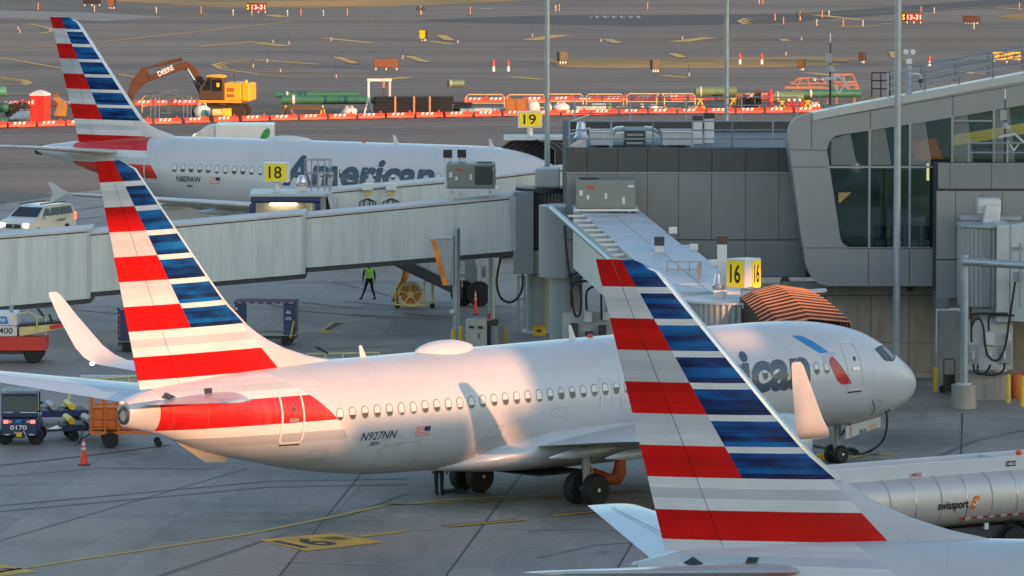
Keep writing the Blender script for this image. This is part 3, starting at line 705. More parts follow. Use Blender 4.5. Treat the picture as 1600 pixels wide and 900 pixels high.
# far taxiways
for px, w in [([(0,38),(45,37),(70,42),(81,46),(80,49),(65,52),(0,52.3)], .5), ([(-20,79),(85,71.5),(150,66.3),(250,55.5),(400,39.5),(452,33.5)], .4),
              ([(0,90),(98,107)], .45), ([(184,115.5),(216,121.5)], .45), ([(0,121),(38,125),(47,129),(38,133),(0,131.5)], .5), ([(0,123),(32,126.5),(40,129),(32,131)], .35),
              ([(402,93),(350,97),(334,101),(345,107.5),(402,115.5)], .5), ([(408,96),(356,99),(343,102),(355,106)], .35), ([(400,93.5),(495,100.3)], .9), ([(400,103.2),(473,103.6)], .55),
              ([(340,103.3),(400,103)], .4), ([(400,112.5),(510,112.6)], .35), ([(400,115.5),(465,122)], .3), ([(460,121),(590,119.6)], .45),
              ([(0,146),(105,144.5)], .4), ([(210,156.5),(400,154)], .35), ([(508,59.5),(580,67)], 1.1), ([(670,64.2),(708,69)], .9), ([(600,124),(638,120.6)], 1.5), ([(400,66.5),(447,72)], 1.4),
              ([(420,23),(443,26.3)], 1.6), ([(280,22.5),(326,22)], .6), ([(829,62.6),(878,54.5)], 1.9), ([(1057,65.2),(1107,58.6)], 1.7), ([(798,120.2),(848,124)], 1.0), ([(1030,117.3),(1073,121)], 1.0),
              ([(1200,27),(1165,28.3),(1155,33),(1165,37.6),(1200,38.5),(1275,37.2)], .5), ([(1210,29.5),(1172,30.5),(1163,33),(1172,36),(1200,36.5)], .35),
              ([(1275,23.2),(1346,31)], 1.2), ([(1303,42.6),(1376,40)], .9), ([(1262,113.6),(1306,118.2)], 1.3), ([(1560,12),(1640,17)], 1.1), ([(1500,111.5),(1535,116)], 1.1),
              ([(1240,23.5),(1330,20.5),(1480,14),(1600,7)], .35), ([(640,95),(800,97)], .15), ([(510,56),(700,55),(800,54.5)], .3), ([(310,72.5),(400,64.5)], .7), ([(550,25),(585,25.3)], .5),
              ([(1000,67),(1300,66),(1600,67)], .25), ([(620,82),(1000,81),(1400,80.5)], .25), ([(200,36),(420,33),(800,40)], .15)]:
    line(YM, px, w)
for px in ([(518,88.5),(534,88.5),(562,99),(546,98.5)], [(630,87),(646,87),(674,97),(656,96.5)], [(679,54),(697,54),(711,63),(694,62.5)], [(941,61),(957,61),(973,67),(956,67)],
           [(1042,83),(1058,83),(1074,89.5),(1058,89.5)], [(1217,60.8),(1229,60.8),(1237,63.5),(1221,64)], [(1388,80),(1402,80),(1404,90),(1393,90)]):
    quad(YM, px)
    c = Vector((sum(p[0] for p in px)/4, sum(p[1] for p in px)/4)); quad(KM, [(c.x+(u-c.x)*1.12, c.y+(v-c.y)*1.3) for u, v in px], .018)
for px, w in [([(400,35),(800,41),(1000,45)], .18), ([(150,80.5),(620,77),(1100,74)], .18), ([(0,146.5),(200,143),(400,139.6),(800,134),(1200,128.5),(1500,124)], .35), ([(0,30),(120,30.5),(260,33),(400,31.5)], .15),
              ([(750,13.5),(770,13.5)], 1.6), ([(1378,37),(1394,37)], 1.3), ([(1308,62.5),(1326,62.6)], .5), ([(800,44),(1100,48)], .12), ([(560,208),(900,203)], .12)]: line(WM, px, w)
for k in range(9): line(WM, [(-20+k*24, 212.6-k*.5), (-20+k*24+17, 212.3-k*.5)], .22)
for k in range(14): line(WM, [(436+k*34, 202.3-k*.62), (436+k*34+26, 201.8-k*.62)], .25)
# the words painted on the far taxiway, worn to a smear
for k in range(6): line(WM, [(922+k*13, 27.5-(k%2)*1.5), (930+k*13, 24.4), (934+k*13, 27.8)], .35)
# apron: lead-in lines with dark edges, stand box, dashes
line(YM, [(-12,896),(0,893.2),(130,873),(260,854),(390,833.5),(520,807),(600,789.5),(700,781),(790,776)], .24)
bordered([(600,788.5),(700,785),(800,780),(1010,766)], .22)
line(YM, [(560,838.5),(637,829)], .32); bordered([(697,822.5),(815,812)], .30); bordered([(863,805.5),(935,798.5)], .30)
P = [(402,843),(520,833),(602,847),(478,861)]
quad(YM, P); quad(YM, [(0,881),(60,893),(0,900),(-60,905),(-60,885)])
mk = MB(); Q = [G(u, v, .027) for u, v in ((470,859),(594,846.5),(520,835),(404,844))]
def onbox(body, a0, a1, b0, b1, bold):
    v, f = text_mesh(body, bold); out = []
    for a, b in v:
        a = a0+(a1-a0)*a; b = b0+(b1-b0)*b; out.append(Q[0]*(1-a)*(1-b) + Q[1]*a*(1-b) + Q[2]*a*b + Q[3]*(1-a)*b)
    mk.add(out, f)
onbox('16', .08, .60, .12, .88, .03); onbox('1NN', .68, .92, .45, .85, .02)
struct(mk, 'stand_number', MARKB); line(KM, [(0,889),(20,888)], .3, .027)
for px in ([(1302,722),(1345,711.5),(1400,708.5)], [(1320,708),(1402,712)]): line(YM, px, .28)
for px in ([(10,475),(300,500)], [(410,472),(460,485),(620,498)], [(470,472),(560,482)], [(550,491),(690,499)], [(540,471),(620,478)], [(630,490),(780,502)], [(0,727),(130,712.5),(265,695)]): line(RM_, px, .16)
line(WM, [(1376,659),(1504,645),(1600,655)], .09); line(WM, [(90,618),(118,624)], .15)
quad(YM, [(345,481.5),(372,480),(362,487),(335,489)]); quad(YM, [(518,502),(545,502),(512,521),(496,521)]); line(YM, [(440,518),(500,521)], .3); line(YM, [(345,515),(440,518.5)], .3)
quad(KM, [(524,503.5),(540,503.5),(516,516),(505,516)], .026)
for px in ([(0,318.5),(157,295)], [(110,330),(165,321.5)], [(112,344),(170,336)]): line(KM, px, .10)
for px in ([(425,914),(440,895),(560,745),(700,585)], [(690,913),(700,895),(800,760),(880,660)], [(955,906),(963,892),(1014,803),(1075,706)], [(1504,645),(1501,722),(1498,800)], [(-60,869),(0,845),(150,801),(300,757),(393,730)]): line(KM, px, .055, .014)
line(WM, [(440,877),(640,884)], .08); line(WM, [(600,828),(960,826)], .06)
TR = MB()
for px, w in (([(-20,792),(200,772),(420,752),(640,748)],.30),([(-20,801),(200,781),(420,761),(640,757)],.30),([(250,900),(420,842),(560,800),(640,770)],.26),([(0,745),(160,731),(330,733)],.28),([(840,872),(930,852),(1010,846)],.25),([(1290,760),(1400,742),(1520,690),(1600,672)],.28),([(300,560),(420,552),(620,540)],.3),([(520,440),(640,470),(800,480)],.3)): line(TR, px, w, .0125)
struct(TR, 'tyre_marks', M('tyre_mark', (.13,.118,.105), .85, var=.3, scale=.5, dirt=((.25,.22,.19), .9)))
struct(YM, 'yellow_markings', MARKY); struct(KM, 'black_markings', MARKB); struct(WM, 'white_markings', MARKW); struct(RM_, 'red_markings', MARKR)
# ================================================================== BUILDINGS
def rel(mb, root):
    l = root.location; mb.v = [(x-l.x, y-l.y, z-l.z) for x, y, z in mb.v]; return mb
def PX(u, Y): return (u-800)/FPX*Y/1.0*(_cp**2+_sp**2)**.5 * (1/( _cp + 0)) * _cp if False else D(u, 450, Y).x
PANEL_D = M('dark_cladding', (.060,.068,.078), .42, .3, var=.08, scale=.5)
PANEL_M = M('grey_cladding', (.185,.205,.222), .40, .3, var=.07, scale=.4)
PANEL_L = M('pale_cladding', (.235,.25,.265), .42, .25, var=.06, scale=.35)
COPING = M('coping_metal', (.34,.39,.43), .35, .4, var=.06)
JOINT = M('joint_shadow_gap', (.05,.053,.056), .8)
ROOFM = M('roof_membrane', (.16,.165,.17), .8, var=.2, scale=.4)
def cast_concrete():
    t = NT('cast_concrete'); x, y, z = t.xyz(); a = t.noise(.9, (1,1,.4), 7, .7); b = t.noise(.35, (1,1,1), 4); s = t.noise(2.5, (1,1,.12), 5)
    c = t.mix(t.rng(a, .3, .7, 0, 1), (.24,.225,.20,1), (.38,.355,.32,1)); c = t.mix(t.rng(s, .5, .75, 0, .5), c, (.09,.085,.08,1))
    c = t.mix(1.0, c, t.rng(b, .3, .7, .85, 1.15), 'MULTIPLY'); t.bump(a, .2, .02); return t.fin(c, .85)
CCON = cast_concrete()
# unseen block added to shade the apron, with openings cut where sunlight should land
def offcam_shade_block():
    ph = Vector((-SUN_H.y, SUN_H.x)); t0 = -14.0; tn = math.tan(SUN_EL)
    def pz(P): t = P[0]*SUN_H.x + P[1]*SUN_H.y; return P[0]*ph.x + P[1]*ph.y, P[2] + tn*(t0 - t)
    W_ = lambda jet, x, y, z: jet.root.matrix_basis @ Vector((-x, -y, z))
    j = MIDJET
    for o in (j.root,): o.matrix_basis = Matrix.Translation(o.location) @ Matrix.Rotation(o.rotation_euler.z, 4, 'Z')
    a = pz(W_(j, 39.5, 0, 10.6)); b = pz(W_(j, 21.2, 1.88, 3.45)); c_ = pz(W_(j, 29.5, 1.7, 3.2)); b2 = pz(W_(j, 33, 1.2, 3.0)); rw = pz(W_(j, 23.4, 17.6, 3.6)); lw = pz(W_(j, 25.2, -18, 5.2)); rt = pz(W_(j, 25.3, 18.2, 6.6))
    bl0 = pz((8.2, 232, 4.6)); bl1 = pz((13.5, 231, 6.6)); nz0 = pz(W_(j, 11.2, 1.0, 5.0)); nz1 = pz(W_(j, 9.4, 0, 5.5))
    wl = []
    for q in range(4):
        f0, f1 = q/4, (q+1)/4; L = lambda f, e: pz(W_(j, (22.9+2.3*f) + e*(1.55-1.15*f), 17.35+.85*f, 3.75+2.65*f))
        qs = [L(f, e) for f in (f0, f1) for e in (0, 1)]; wl.append((min(v[0] for v in qs)-.1, max(v[0] for v in qs)+.1, L(f0,0)[1]-(.1 if q == 0 else 0), L(f1,0)[1]+(.15 if q == 3 else 0)))

    open_ = [(a[0]-2, c_[0], b2[1]-.2, a[1]), (c_[0], b[0], b[1], a[1]), *wl, (bl0[0], bl1[0], bl0[1], bl1[1]+.4), (nz0[0]-.2, nz1[0]+.2, nz0[1]-.2, nz1[1]+.1)]
    P0, P1, Z1 = 62.0, 212.0, 48.0
    xs = sorted({P0, P1} | {v for o in open_ for v in o[:2]}); zs = sorted({0.0, Z1} | {v for o in open_ for v in o[2:]})
    mb = MB(); nrm = Vector((SUN_H.x, SUN_H.y, 0)); u = Vector((ph.x, ph.y, 0))
    for x0, x1 in zip(xs, xs[1:]):
        for z0, z1 in zip(zs, zs[1:]):
            cx, cz = (x0+x1)/2, (z0+z1)/2
            if any(o[0] < cx < o[1] and o[2] < cz < o[3] for o in open_): continue
            p = u*x0 + nrm*t0; q = u*x1 + nrm*t0
            mb.prism([p + Vector((0,0,z0)), q + Vector((0,0,z0)), q + Vector((0,0,z1)), p + Vector((0,0,z1))], nrm*1.5)
    tag(mb.build('building', M('pale_neutral_wall', (.33,.34,.36), .8)), kind='structure')
offcam_shade_block()

def panels(mb, Y, x_edges, z_edges, m, d=.05, gap=.011):
    for x0, x1 in zip(x_edges, x_edges[1:]):
        for z0, z1 in zip(z_edges, z_edges[1:]): mb.bx(x0+gap, x1-gap, Y-d, Y+.002, z0+gap, z1-gap, m)
def rail(mb, pts, h=1.05, n_mid=2, r=.028, post=1.6, m=0):
    P = [Vector(p) for p in pts]
    for k in range(n_mid+1): mb.tube([p + Vector((0,0,h*(k+1)/(n_mid+1))) for p in P], r, 6, m)
    for a, b in zip(P, P[1:]):
        n = max(1, round((b-a).length/post))
        for k in range(n+1): q = a + (b-a)*(k/n); mb.cyl(q, q + Vector((0,0,h)), r*1.1, n=6, m=m)
# ---- dark wing of the terminal
root = thing('terminal_wing', 'low dark grey clad terminal wing with rooftop units, behind the yellow 16 sign', 'building', (7, 262, 0))
Y0 = 259.0; zr = 9.42; xl, xr = 2.27, 13.2
mb = MB(); mb.bx(xl, xr, Y0, 279, 4.0, 8.9, 0); mb.bx(xl, xr, Y0, Y0+.35, 8.9, zr, 0); mb.bx(xl, xr, 278.6, 279, 8.9, zr, 0); mb.bx(xl, xl+.3, Y0+.352, 278.598, 8.9, zr, 0)
rel(mb, root).build('wall_core', [JOINT], root)
xe = [xl] + [D(u, 300, Y0).x for u in (917,965,1012,1060,1112,1165,1217,1260)]
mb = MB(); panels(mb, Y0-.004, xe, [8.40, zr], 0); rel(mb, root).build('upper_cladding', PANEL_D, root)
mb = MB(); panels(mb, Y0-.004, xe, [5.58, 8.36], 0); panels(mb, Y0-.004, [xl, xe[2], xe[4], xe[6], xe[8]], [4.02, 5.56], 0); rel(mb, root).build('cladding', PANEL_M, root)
mb = MB(); mb.bx(xl-.03, xr, Y0-.09, Y0-.06, 8.37, 8.405, 0); rel(mb, root).build('flashing', COPING, root)
mb = MB(); mb.bx(xl+.32, xr, Y0+.36, 278.58, 8.902, 8.94, 0); rel(mb, root).build('roof', ROOFM, root)
for xx in (4.5, 9.0): rel(MB().cyl((xx,268,0),(xx,268,3.998),.45,n=20), root).build('column', CCON, root, smooth=40)
def onroof(name, label, cat, fn, mats, group=None, smooth=None, bevel=0):
    mb = MB(); fn(mb); o = mb.build(name, mats, smooth=smooth, bevel=bevel); return tag(o, label, cat, group)
r = thing('guard_rail', 'blue-grey steel guard rail along the front edge of the dark wing roof', 'railing', (7, Y0+.5, zr))
mb = MB(); rail(mb, [(2.4,Y0+.2,zr),(5.9,Y0+.2,zr),(9.2,Y0+.2,zr),(12.6,Y0+.2,zr)], 1.1, 2, .033, 1.75); rel(mb, r).build('rails', GALV, r)
mb = MB(); mb.cyl((2.45,Y0+.2,zr+1.1),(3.3,264,zr+1.1),.033,n=6); mb.cyl((2.45,Y0+.2,zr+.55),(3.3,264,zr+.55),.033,n=6); rel(mb, r).build('return_rail', GALV, r)
r = thing('guard_rail', 'thin guard rail along the rear edge of the dark wing roof', 'railing', (7, 278.5, zr))
mb = MB(); rail(mb, [(2.8,278.4,zr),(12.8,278.4,zr)], 1.1, 2, .03, 2.4); rel(mb, r).build('rails', GALV, r)
def ahu(x0, x1, Y, label, hoods):
    z0 = 8.94; r = thing('rooftop_unit', label, 'ventilation unit', ((x0+x1)/2, Y, z0))
    mb = MB(); mb.bx(x0, x1, Y-1, Y+1, z0+.10, z0+.66, 0); rel(mb, r).build('cabinet', LGREY, r, bevel=.02)
    mb = MB(); mb.bx(x0+.1, x0+.22, Y-1.1, Y+1.1, z0, z0+.098); mb.bx(x1-.22, x1-.1, Y-1.1, Y+1.1, z0, z0+.098); rel(mb, r).build('skid', DARK, r)
    mb = MB(); mb.bx(x0+.5, x0+.62, Y-1.012, Y-1.001, z0+.38, z0+.46); rel(mb, r).build('data_plate', WHITE, r)
    mb = MB(); mb.bx(x0-.04, x1+.04, Y-1.04, Y+1.04, z0+.662, z0+.70); rel(mb, r).build('lid', COPING, r)
    return r
ahu(D(922,200,268).x, D(957,200,268).x, 268, 'left grey rooftop unit on the dark wing, beside the bright intake hoods', 0)
ahu(D(1034,200,268).x, D(1079,200,268).x, 268, 'right grey rooftop unit on the dark wing, beside the bright intake hoods', 0)
r = thing('intake_hood_unit', 'black fan unit with four bright pointed intake hoods on the dark wing roof', 'ventilation unit', (5.3, 268, 8.94))
mb = MB(); xa, xb = D(975,200,268).x, D(1008,200,268).x; mb.bx(xa, xb, 267, 269.4, 8.95, 9.72); rel(mb, r).build('cabinet', DARK, r, bevel=.02)
mb = MB()
for k in range(3): mb.bx(xa+.1, xb-.1, 266.94, 266.99, 9.1+.18*k, 9.18+.18*k)
rel(mb, r).build('louvre', GREY, r)
for sg, x in ((-1, xa), (1, xb)):
    for yy, zz in ((267.1, 9.22), (269.0, 9.36)):
        mb = MB(); mb.prism([(x, yy, zz), (x, yy, zz+.36), (x+sg*.30, yy, zz+.34), (x+sg*.62, yy, zz+.17), (x+sg*.35, yy, zz+.02)], (0,.9,0)); rel(mb, r).build('intake_hood', COPING, r)
def stack(u, v0, v1, Y, zb, label, w=.5, cap=.32, blk=DARK):
    p = D(u, v1, Y); zt = D(u, v0, Y).z; r = thing('vent_stack', label, 'vent', (p.x, Y, zb))
    MB().bx(-w/2, w/2, -w/2, w/2, 0, zt-zb-cap).build('shaft', WHITE, r, bevel=.012); MB().bx(-w/2-.03, w/2+.03, -w/2-.03, w/2+.03, zt-zb-cap+.002, zt-zb).build('cap', blk, r, bevel=.01); return r
stack(1090, 180, 212, 270, 8.94, 'shorter white vent stack with black cap on the dark wing roof', .40, .22)
stack(1108, 176, 212, 270.6, 8.94, 'taller white vent stack with black cap on the dark wing roof', .42, .25)
def cowl(u, v0, v1, Y, zb, label, w):
    p = D(u, v1, Y); h = D(u, v0, Y).z - zb; r = thing('roof_ventilator', label, 'vent', (p.x, Y, zb))
    MB().bx(-w*.55, w*.55, -w*.55, w*.55, 0, h*.32).build('curb', OFFWHITE, r)
    MB().lathe([(w*.6,h*.322),(w*.75,h*.4),(w*.75,h*.5),(w*.55,h*.58),(w*.42,h*.95),(w*.34,h),(.01,h)], (0,0,0), 24).build('hood', ALU, r, smooth=35); return r
cowl(908, 191, 226, 264, 8.94, 'bright metal roof ventilator at the left end of the dark wing roof', .42)
onroof('plank', 'pale sloping cover board at the left corner of the dark wing roof', 'board', lambda m: m.prism([D(888,229,259.6), D(902,229,259.6), D(919,213,262.5), D(910,213,262.5)], (0,.02,-.12)), M('pale_board', (.52,.42,.34), .6))

# ---- curved concourse head
root = thing('concourse', 'pale grey concourse end with rounded corner and big slanted window', 'building', (16, 257, 0))
YC = 255.0
def C(u, v, Y=None): return D(u, v, Y or YC)
outer = [C(1294,447), C(1279,443), C(1267,432), C(1259,414), C(1249,350), C(1240,280), C(1232,222), C(1231,207), C(1234,194), C(1243,184), C(1256,179.5), C(1270,177), C(1330,165), C(1460,141), C(1600,115), C(1680,101), C(1680,447)]
hole = [C(1313,372), C(1317,381), C(1326,386.5), C(1672,387), C(1672,149.5), C(1600,164), C(1490,183), C(1358,204), C(1316,210), C(1304,213), C(1296,221), C(1292,233)]
def wall_with_hole(mb, outer, hole, th, m=0):
    bm = bmesh.new(); es = []
    for loop in (outer, hole):
        v = [bm.verts.new(p) for p in loop]; es += [bm.edges.new((v[i], v[(i+1) % len(v)])) for i in range(len(v))]
    bmesh.ops.triangle_fill(bm, edges=es, use_beauty=True, use_dissolve=False)
    bm.verts.index_update(); vs = [v.co.copy() for v in bm.verts]; fs = [[v.index for v in f.verts] for f in bm.faces]; bm.free()
    mb.add(vs, fs, m)
    for loop in (outer, hole):
        n = len(loop); mb.add(list(loop) + [p + Vector((0,th,0)) for p in loop], [(i,(i+1)%n,(i+1)%n+n,i+n) for i in range(n)], m)
mb = MB(); wall_with_hole(mb, outer, hole, .35); rel(mb, root).build('facade', PANEL_L, root)
mb = MB()                                                 # panel joints, 4 mm proud strips
for (a, b) in [((1233,234),(1296,235)), ((1238,261),(1292,261)), ((1251,387.5),(1325,387.5)), ((1325,388.5),(1680,388.5)), ((1360,164),(1360,202)), ((1489,141),(1489,181)), ((1266,189),(1680,118)), ((1357,390),(1357,446)), ((1268,190),(1268,232)), ((1421,390),(1421,446))]:
    p, q = C(*a), C(*b); d = (q-p).normalized(); n = Vector((-d.z,0,d.x))*.014; o = Vector((0,-.006,0))
    mb.add([p+n+o, p-n+o, q-n+o, q+n+o], [(0,1,2,3)])
rel(mb, root).build('panel_joints', JOINT, root)
mb = MB(); top = outer[11:16]; o2 = [p + Vector((0,-.06,.02)) for p in top]; lo = [p + Vector((0,-.06,-.30)) for p in top]
mb.loft([[a, b, Vector((b.x, YC+3.6, b.z-.0)), Vector((a.x, YC+3.6, a.z-.15))] for a, b in zip(o2, lo)]); rel(mb, root).build('coping', COPING, root)
mb = MB(); n = len(outer)-1                               # the skin of the rounded end carried back
sk = outer[:11]; dp = lambda k: 3.9 if k < 7 else 1.0
mb.loft([[p + Vector((0,.352,0)), p + Vector((0,dp(k),-.1)), p + Vector((.5,dp(k),-.1)), p + Vector((.5,.352,.0))] for k, p in enumerate(sk)], 0, False, False)
rel(mb, root).build('end_wall', PANEL_L, root)
FLOORM = M('hall_floor', (.25,.28,.28), .3); HALL = M('hall_wall', (.20,.27,.26), .6, var=.25, scale=.4)
mb = MB(); mb.bx(13.3, 23.5, YC+.4, YC+9, 5.0, 5.3, 0); rel(mb, root).build('hall_floor', FLOORM, root)
mb = MB(); mb.bx(13.3, 23.5, YC+9, YC+9.3, 4.0, 11.0, 0); rel(mb, root).build('hall_back_wall', HALL, root)
mb = MB(); mb.prism([(12.6,YC+.4,10.9),(23.5,YC+.4,13.0),(23.5,YC+.4,13.15),(12.6,YC+.4,11.05)], (0,8.6,-.9)); rel(mb, root).build('hall_ceiling', HALL, root)
gl = NT('tinted_glass'); tr = gl.n('ShaderNodeBsdfTransparent'); tr.inputs[0].default_value = (.50,.62,.60,1); go = gl.n('ShaderNodeBsdfGlossy'); go.inputs['Roughness'].default_value = .03; go.inputs[0].default_value = (.8,.85,.9,1)
fr = gl.n('ShaderNodeFresnel'); fr.inputs[0].default_value = 1.7; mx = gl.n('ShaderNodeMixShader'); gl.t.links.new(fr.outputs[0], mx.inputs[0]); gl.t.links.new(tr.outputs[0], mx.inputs[1]); gl.t.links.new(go.outputs[0], mx.inputs[2])
gl.t.links.new(mx.outputs[0], gl.t.nodes['Material Output'].inputs[0]); GLASS = gl.mat
fd = NT('dotted_frit'); x, y, z = fd.xyz(); fx = fd.ma('SUBTRACT', fd.ma('FRACT', fd.ma('DIVIDE', fd.ma('ADD', x, z), .066)), .5); fz = fd.ma('SUBTRACT', fd.ma('FRACT', fd.ma('DIVIDE', fd.ma('SUBTRACT', x, z), .066)), .5)
dd = fd.ma('LESS_THAN', fd.ma('ADD', fd.ma('MULTIPLY', fx, fx), fd.ma('MULTIPLY', fz, fz)), .12); fd.fin((.36,.38,.39), .5); fd.put(fd.b.inputs['Alpha'], dd); FRIT = fd.mat
ng = len(hole); panes_u = [1290, 1358, 1421, 1487, 1552, 1616, 1680]
def top_at(u): return lin([(1290,214),(1304,211.5),(1358,203),(1490,182),(1600,163),(1700,146)], u)[0]
def pane(pts, off=.12):
    q = MB(); q.prism([p + Vector((0,off,0)) for p in pts], (0,.02,0)); w = rel(q, root).build('window_pane', GLASS, root); return w
for i, (u0, u1) in enumerate(zip(panes_u, panes_u[1:])):
    if i == 0: pane([C(1293,235), C(1296,221), C(1304,213), C(1316,210), C(1357,204), C(1357,260), C(1297,260)]); lowp = [C(1297,262), C(1357,262), C(1357,386.5), C(1326,386), C(1317,380), C(1313,372)]
    else: pane([C(u0+1,260), C(u1-1,260), C(u1-1,top_at(u1)), C(u0+1,top_at(u0))]); lowp = [C(u0+1,262), C(u1-1,262), C(u1-1,386.5), C(u0+1,386.5)]
    pane(lowp)
    a = u0+3 if i else 1299; b = a + (28 if i else 36); t0 = top_at(a)+2; q = MB(); q.add([C(a, 258)+Vector((0,.10,0)), C(b+4, 258)+Vector((0,.10,0)), C(b-6, top_at(b)+2)+Vector((0,.10,0)), C(a, t0+(4 if i==0 else 0))+Vector((0,.10,0))], [(0,1,2,3)]); rel(q, root).build('frit_pattern', FRIT, root)
mb = MB()
for u in panes_u[1:]: a = C(u, 388); b = C(u, top_at(u)-1); mb.bx(a.x-.045, a.x+.045, YC-.03, YC+.16, a.z, b.z)
mb.bx(C(1294,261).x, C(1680,261).x, YC-.025, YC+.155, C(0,261).z-.04, C(0,261).z+.04); a = C(1487,189)
mb.bx(C(1489,190).x, C(1550,190).x, YC-.022, YC+.15, a.z-.03, a.z+.03); rel(mb, root).build('mullions', GREY, root)
# hall furnishings seen through the glass
def inside(name, label, cat, fn, mat, **k):
    q = MB(); fn(q); o = q.build(name, mat, **k); return tag(o, label, cat)
inside('ceiling_band', 'broad yellow hanging band inside the concourse window', 'hanging artwork', lambda m: m.prism([C(1490,212,258),C(1700,176,258),C(1700,192,258),C(1490,228,258)], (0,.3,0)), EM('glow_yellow_band', (.75,.48,.08), .22))  # band glows by itself in place of light falling on it
inside('wall_panel', 'rusty orange panel inside the upper concourse window', 'panel', lambda m: m.prism([C(1425,222,260),C(1462,216,260),C(1475,252,260),C(1430,250,260)], (0,.2,0)), EM('glow_orange_panel', (.55,.16,.05), .16))  # weak self-glow stands in for light on the panel
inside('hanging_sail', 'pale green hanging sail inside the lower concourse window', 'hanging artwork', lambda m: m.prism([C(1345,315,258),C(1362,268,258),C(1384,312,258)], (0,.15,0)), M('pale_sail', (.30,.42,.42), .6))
inside('hanging_sail', 'small copper coloured hanging sail low inside the concourse window', 'hanging artwork', lambda m: m.prism([C(1310,301,257),C(1330,301,257),C(1311,318,257)], (0,.1,0)), EM('glow_copper', (.7,.32,.14), .35))  # emission put in to make the sail look lit
for k in range(5):
    u = 1375 + k*26; p = C(u, 372, 257.5)
    t = thing('lounge_chair', '%s dark blue lounge chair from the left behind the concourse window' % ordn(k), 'chair', (p.x, 257.5, 5.3), 0, 'lounge chairs behind the concourse window')
    MB().bx(-.28,.28,-.25,.25,.38,.46).build('seat', BLUE, t); MB().bx(-.28,.28,.252,.32,.46,.95).build('backrest', BLUE, t)
    for sx in (-.25,.25): MB().bx(sx-.02,sx+.02,-.22,.22,0,.378).build('leg_frame', DARK, t)
lm = MB(); lm.bx(C(1448,260,259).x, C(1452,260,259).x, 259, 259.1, C(0,282,259).z, C(0,255,259).z); tag(lm.build('hall_lamp', EM('warm_lamp', (1,.62,.3), .9)), 'slim lit lamp inside the concourse window', 'lamp')
# concrete base wall
root2 = thing('concrete_wall', 'stained concrete wall below the concourse behind the airliner nose', 'wall', (14, 257.2, 0))
mb = MB(); mb.bx(11.2, 17.6, 257, 257.6, 0, 3.95); rel(mb, root2).build('wall', CCON, root2)
mb = MB()
for x in (13.0, 14.9, 16.5): mb.bx(x-.02, x+.02, 256.994, 256.999, .3, 3.4)
mb.bx(11.3, 17.5, 256.993, 256.998, 3.38, 3.42); mb.bx(11.3, 17.5, 256.993, 256.998, 1.42, 1.45); rel(mb, root2).build('joints', M('concrete_joint', (.13,.125,.118), .9), root2)
mb = MB(); mb.bx(11.2, 17.6, 256.7, 256.99, 0, .22); rel(mb, root2).build('plinth', CCON, root2)
q = MB().bx(-.12,.12,-.25,0,0,.12); tag(q.build('wall_lamp', DARK, loc=(D(1421,455,257).x, 256.99, 3.62)), 'small dark wall lamp under the concourse overhang', 'lamp')
# right-hand block with terrace
root = thing('gate_block', 'grey clad gate building at the right edge with a dark terrace parapet', 'building', (20, 255, 0))
YB = 253.0; xB = D(1463,300,YB).x
def zB(v): return D(1500, v, YB).z
mb = MB(); mb.bx(xB, 26, YB, 256.9, 3.9, zB(258)); rel(mb, root).build('wall_core', [JOINT], root)
xe = [xB] + [D(u,300,YB).x for u in (1493,1535,1566,1640)]
mb = MB(); panels(mb, YB-.004, xe, [zB(405), zB(298)], 0); panels(mb, YB-.004, [xB, xe[1], xe[3], 26], [zB(466), zB(406)], 0); rel(mb, root).build('cladding', PANEL_L, root)
mb = MB(); panels(mb, YB-.03, [D(u,300,YB).x for u in (1465,1484,1549,1620,1700)], [zB(295), zB(254)], 0); rel(mb, root).build('parapet', PANEL_M, root)
mb = MB(); mb.bx(xB, xB+.55, YB-.05, 254.5, 3.2, 3.88); mb.bx(xB+.56, 26, YB+.3, 254.5, 3.2, 3.88); rel(mb, root).build('soffit_beam', PANEL_M, root)
mb = MB(); mb.bx(xB+.02, D(1500,500,251.6).x, 251.4, 252.3, 0, 3.19); rel(mb, root).build('column', M('pale_concrete_column', (.33,.32,.30), .8, var=.15, dirt=((.15,.14,.13), .5)), root)
mb = MB(); mb.bx(xB+1.4, 26, 256.2, 256.6, 0, 3.85); rel(mb, root).build('recess_wall', CCON, root)
r = thing('guard_rail', 'steel guard rail on the terrace at the right edge', 'railing', (20, YB+.4, zB(254)))
mb = MB(); rail(mb, [(D(1513,250,YB+.3).x, YB+.3, zB(254)), (25, YB+.3, zB(254))], .78, 1, .035, 1.5); rel(mb, r).build('rails', GALV, r)
# railing along the concourse roof
def roofz(X): return lin([(p.x, p.z) for p in outer[10:16]], X)[0] + .02
r = thing('guard_rail', 'bright double guard rail climbing along the concourse roof', 'railing', (18, YC+1, 12))
for yy in (YC+.6, YC+3.0):
    pts = [(x, yy, roofz(x)) for x in (D(1387,140,yy).x, 17.0, 18.4, 19.8, 21.2, 23)]
    mb = MB(); rail(mb, pts, .95, 2, .034, 1.4); rel(mb, r).build('rails', COPING if yy < 256 else GALV, r)
mb = MB(); x0 = D(1362,140,YC+3).x; rail(mb, [(x0, YC+3, roofz(x0)), (x0+.75, YC+3, roofz(x0))], 1.0, 2, .028, .37); rel(mb, r).build('gate_rail', DARK, r)
